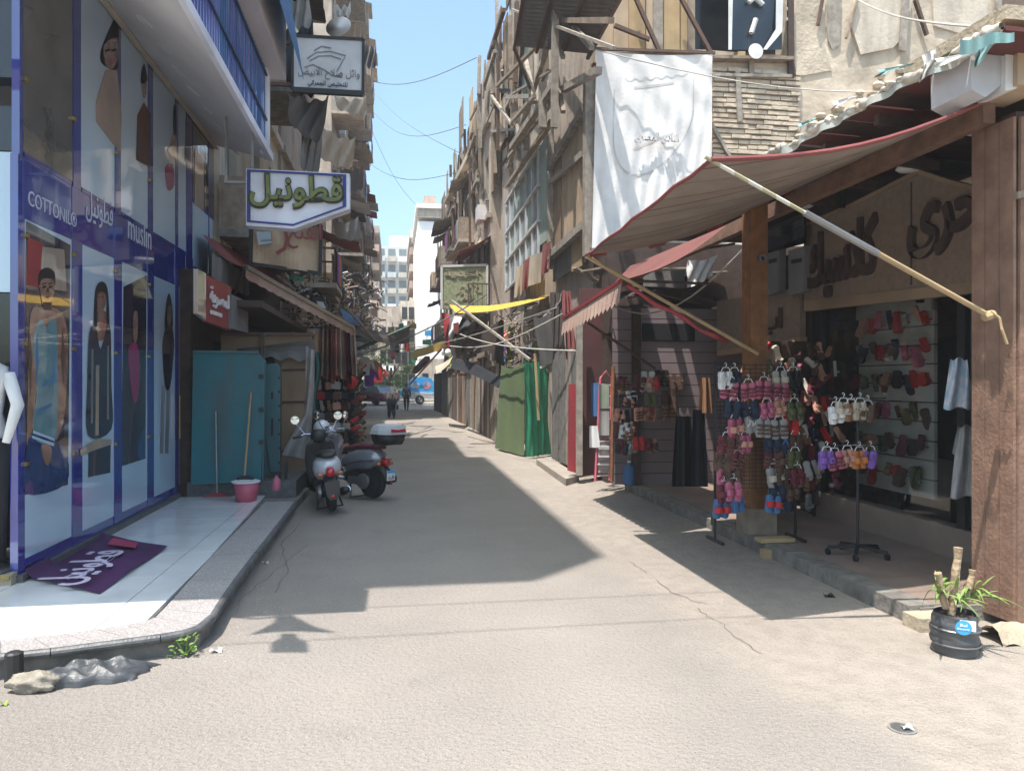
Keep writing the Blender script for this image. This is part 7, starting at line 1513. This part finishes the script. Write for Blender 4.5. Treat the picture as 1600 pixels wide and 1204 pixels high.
# people
def skinned(name, nodes, edges, mat, parent, sub=1):
    me = bpy.data.meshes.new(name); me.from_pydata([n[0] for n in nodes], edges, []); o = bpy.data.objects.new(name, me); COL.objects.link(o)
    md = o.modifiers.new('s', 'SKIN'); md.use_smooth_shade = True; s = o.modifiers.new('u', 'SUBSURF'); s.levels = sub; s.render_levels = sub
    for i, n in enumerate(nodes):
        sv = me.skin_vertices[0].data[i]; r_ = n[1]; sv.radius = r_ if isinstance(r_, tuple) else (r_, r_); sv.use_root = i == 0
    dg = bpy.context.evaluated_depsgraph_get(); m2 = bpy.data.meshes.new_from_object(o.evaluated_get(dg)); bpy.data.objects.remove(o)
    m2.materials.clear(); m2.materials.append(mat); m2.name = name; ob = bpy.data.objects.new(name, m2); COL.objects.link(ob); ob.parent = parent; return ob
def person(label, loc, head, H_, topm, legm, hairm, scarf=False, skirt=False, stride=.22):
    t = thing('person', label, 'person', loc); k = H_ / 1.72
    J = {'pel': (0, 0, .95), 'che': (0, 0, 1.3), 'nec': (0, 0, 1.47), 'hea': (.02, 0, 1.6), 'lh': (0, .1, .9), 'rh': (0, -.1, .9), 'lk': (.1 * stride * 4, .1, .5), 'rk': (.02, -.1, .5), 'lf': (stride, .1, .08), 'rf': (-stride, -.1, .1), 'lt': (stride + .15, .1, .04), 'rt': (-stride + .12, -.1, .04),
         'ls': (0, .19, 1.4), 'rs': (0, -.19, 1.4), 'le': (-.06, .24, 1.13), 're': (.04, -.24, 1.13), 'lw': (.05, .26, .9), 'rw': (.12, -.25, .9), 'lm': (.07, .26, .8), 'rm': (.14, -.25, .8)}
    rad = {'pel': (.13, .1), 'che': (.15, .11), 'nec': .055, 'hea': (.085, .1), 'lh': .085, 'rh': .085, 'lk': .06, 'rk': .06, 'lf': .04, 'rf': .04, 'lt': .03, 'rt': .03, 'ls': .055, 'rs': .055, 'le': .042, 're': .042, 'lw': .03, 'rw': .03, 'lm': .03, 'rm': .03}
    wd_ = 1.5 if scarf else 1.0
    def mk(name, ks, es, mat, g=1.0, r_=None):
        nd = [(V(J[a]) * k, tuple(x * g * k for x in ((r_ or rad).get(a, rad[a]) if isinstance((r_ or rad).get(a, rad[a]), tuple) else ((r_ or rad).get(a, rad[a]),) * 2))) for a in ks]
        o = skinned(name, nd, [(ks.index(a), ks.index(b)) for a, b in es], mat, t); return o
    mk('body', list(J), [('pel', 'che'), ('che', 'nec'), ('nec', 'hea'), ('pel', 'lh'), ('lh', 'lk'), ('lk', 'lf'), ('lf', 'lt'), ('pel', 'rh'), ('rh', 'rk'), ('rk', 'rf'), ('rf', 'rt'), ('che', 'ls'), ('ls', 'le'), ('le', 'lw'), ('lw', 'lm'), ('che', 'rs'), ('rs', 're'), ('re', 'rw'), ('rw', 'rm')], skinr)
    mk('shirt', ['pel', 'che', 'ls', 'le', 'lw', 'rs', 're', 'rw'], [('pel', 'che'), ('che', 'ls'), ('ls', 'le'), ('le', 'lw'), ('che', 'rs'), ('rs', 're'), ('re', 'rw')], topm, 1.3 * (1.15 if scarf else 1))
    mk('trousers', ['pel', 'lh', 'lk', 'lf', 'rh', 'rk', 'rf'], [('pel', 'lh'), ('lh', 'lk'), ('lk', 'lf'), ('pel', 'rh'), ('rh', 'rk'), ('rk', 'rf')], legm, 1.45 * wd_)
    o_ = ORG[t.name]
    def pt(nm, mb, mat): me = mb.mesh(nm, mat); ob = bpy.data.objects.new(nm, me); COL.objects.link(ob); ob.parent = t; return ob
    if scarf: pt('headscarf', MB().loft([ell(0, r_, 0, 0) if False else [V((.0 + r_ * 1.05 * math.cos(a), r_ * math.sin(a), z)) * k for a in [i * math.pi / 6 for i in range(12)]] for r_, z in ((.2, 1.28), (.17, 1.42), (.115, 1.5), (.125, 1.62), (.1, 1.7), (.03, 1.74))]).smooth(), white)
    else: pt('hair', MB().ball((-.01 * k, 0, 1.635 * k), (.105 * k, .095 * k, .11 * k), 10, 8).smooth(), hair)
    for s, x in ((1, stride), (-1, -stride)): pt('shoe', MB().ball(((x + .05) * k, s * .1 * k, .05), (.14, .05, .05), 8, 6).smooth(), black)
    pt('face', MB().ball((.1 * k, 0, 1.6 * k), (.02, .015, .025), 6, 4), skinr)
    t.rotation_euler = (0, 0, head); return t, k
pw, k_ = person('person in a white headscarf and white top walking away with a dark handbag', U(612, 653, Z=0), math.radians(100), 1.55, white, navycl, None, scarf=True)
me = MB().loft([[V((x * .1 + .1, -.3 + y * .04, z)) for x, y in ((-1, -1), (1, -1), (1, 1), (-1, 1))] for z in (.42, .62)]).tube([(.04, -.3, .62), (.1, -.27, .8), (.16, -.3, .62)], .012, 4).mesh('handbag', navycl)
hb = bpy.data.objects.new('handbag', me); COL.objects.link(hb); hb.location = pw.location; hb.rotation_euler = pw.rotation_euler; tag(hb, 'dark handbag held by the person in the white headscarf', 'handbag')
person('person in a blue grey shirt and dark trousers walking away down the street', U(635, 641, Z=0), math.radians(85), 1.68, bluegrey, navycl, hair)
person('distant person with dark hair beside the red saloon car', U(608, 632, Z=0), math.radians(200), 1.7, navycl, black, hair, stride=.1)
# unseen flat lamp cutout over the foreground, outline taken from the road shadow
zb_ = 5.3
def onl(px, py, dz=0): return U(px, py, Z=0) - V((.25, .24, 0)) * zb_ + V((0, 0, zb_ + dz))
hl_ = thing('street_lamp', 'wide flat unseen lamp cutout over the foreground, shaped to cast the lamp shadow', 'street lamp', onl(450, 990))
part(hl_, 'shade', MB().prism([onl(*p) for p in [(522, 988), (470, 986), (425, 987), (388, 992), (410, 982), (428, 972), (432, 962), (455, 961), (475, 972), (492, 980)]], (0, 0, .04)), metal)
part(hl_, 'lamp_shadow_plate', MB().prism([onl(*p) for p in [(422, 1019), (480, 1019), (478, 1004), (462, 996), (460, 990), (438, 990), (438, 996), (424, 1004)]], (0, 0, .04)), greysign)
part(hl_, 'arm', MB().tube([onl(432, 963), onl(400, 966), onl(345, 962), V((-3.2, onl(345, 962).y + .3, zb_ - .1))], .02), metal)
hm = bpy.data.materials.new('haze'); hm.use_nodes = True; hn = hm.node_tree; hn.nodes.clear()
ho = hn.nodes.new('ShaderNodeOutputMaterial'); hv = hn.nodes.new('ShaderNodeVolumePrincipled'); hv.inputs['Color'].default_value = (.92, .95, 1, 1); hv.inputs['Density'].default_value = .0015
hn.links.new(hv.outputs[0], ho.inputs['Volume'])
top('haze', MB().box(-310, 310, -70, 510, -1.1, 36), hm, kind='stuff')
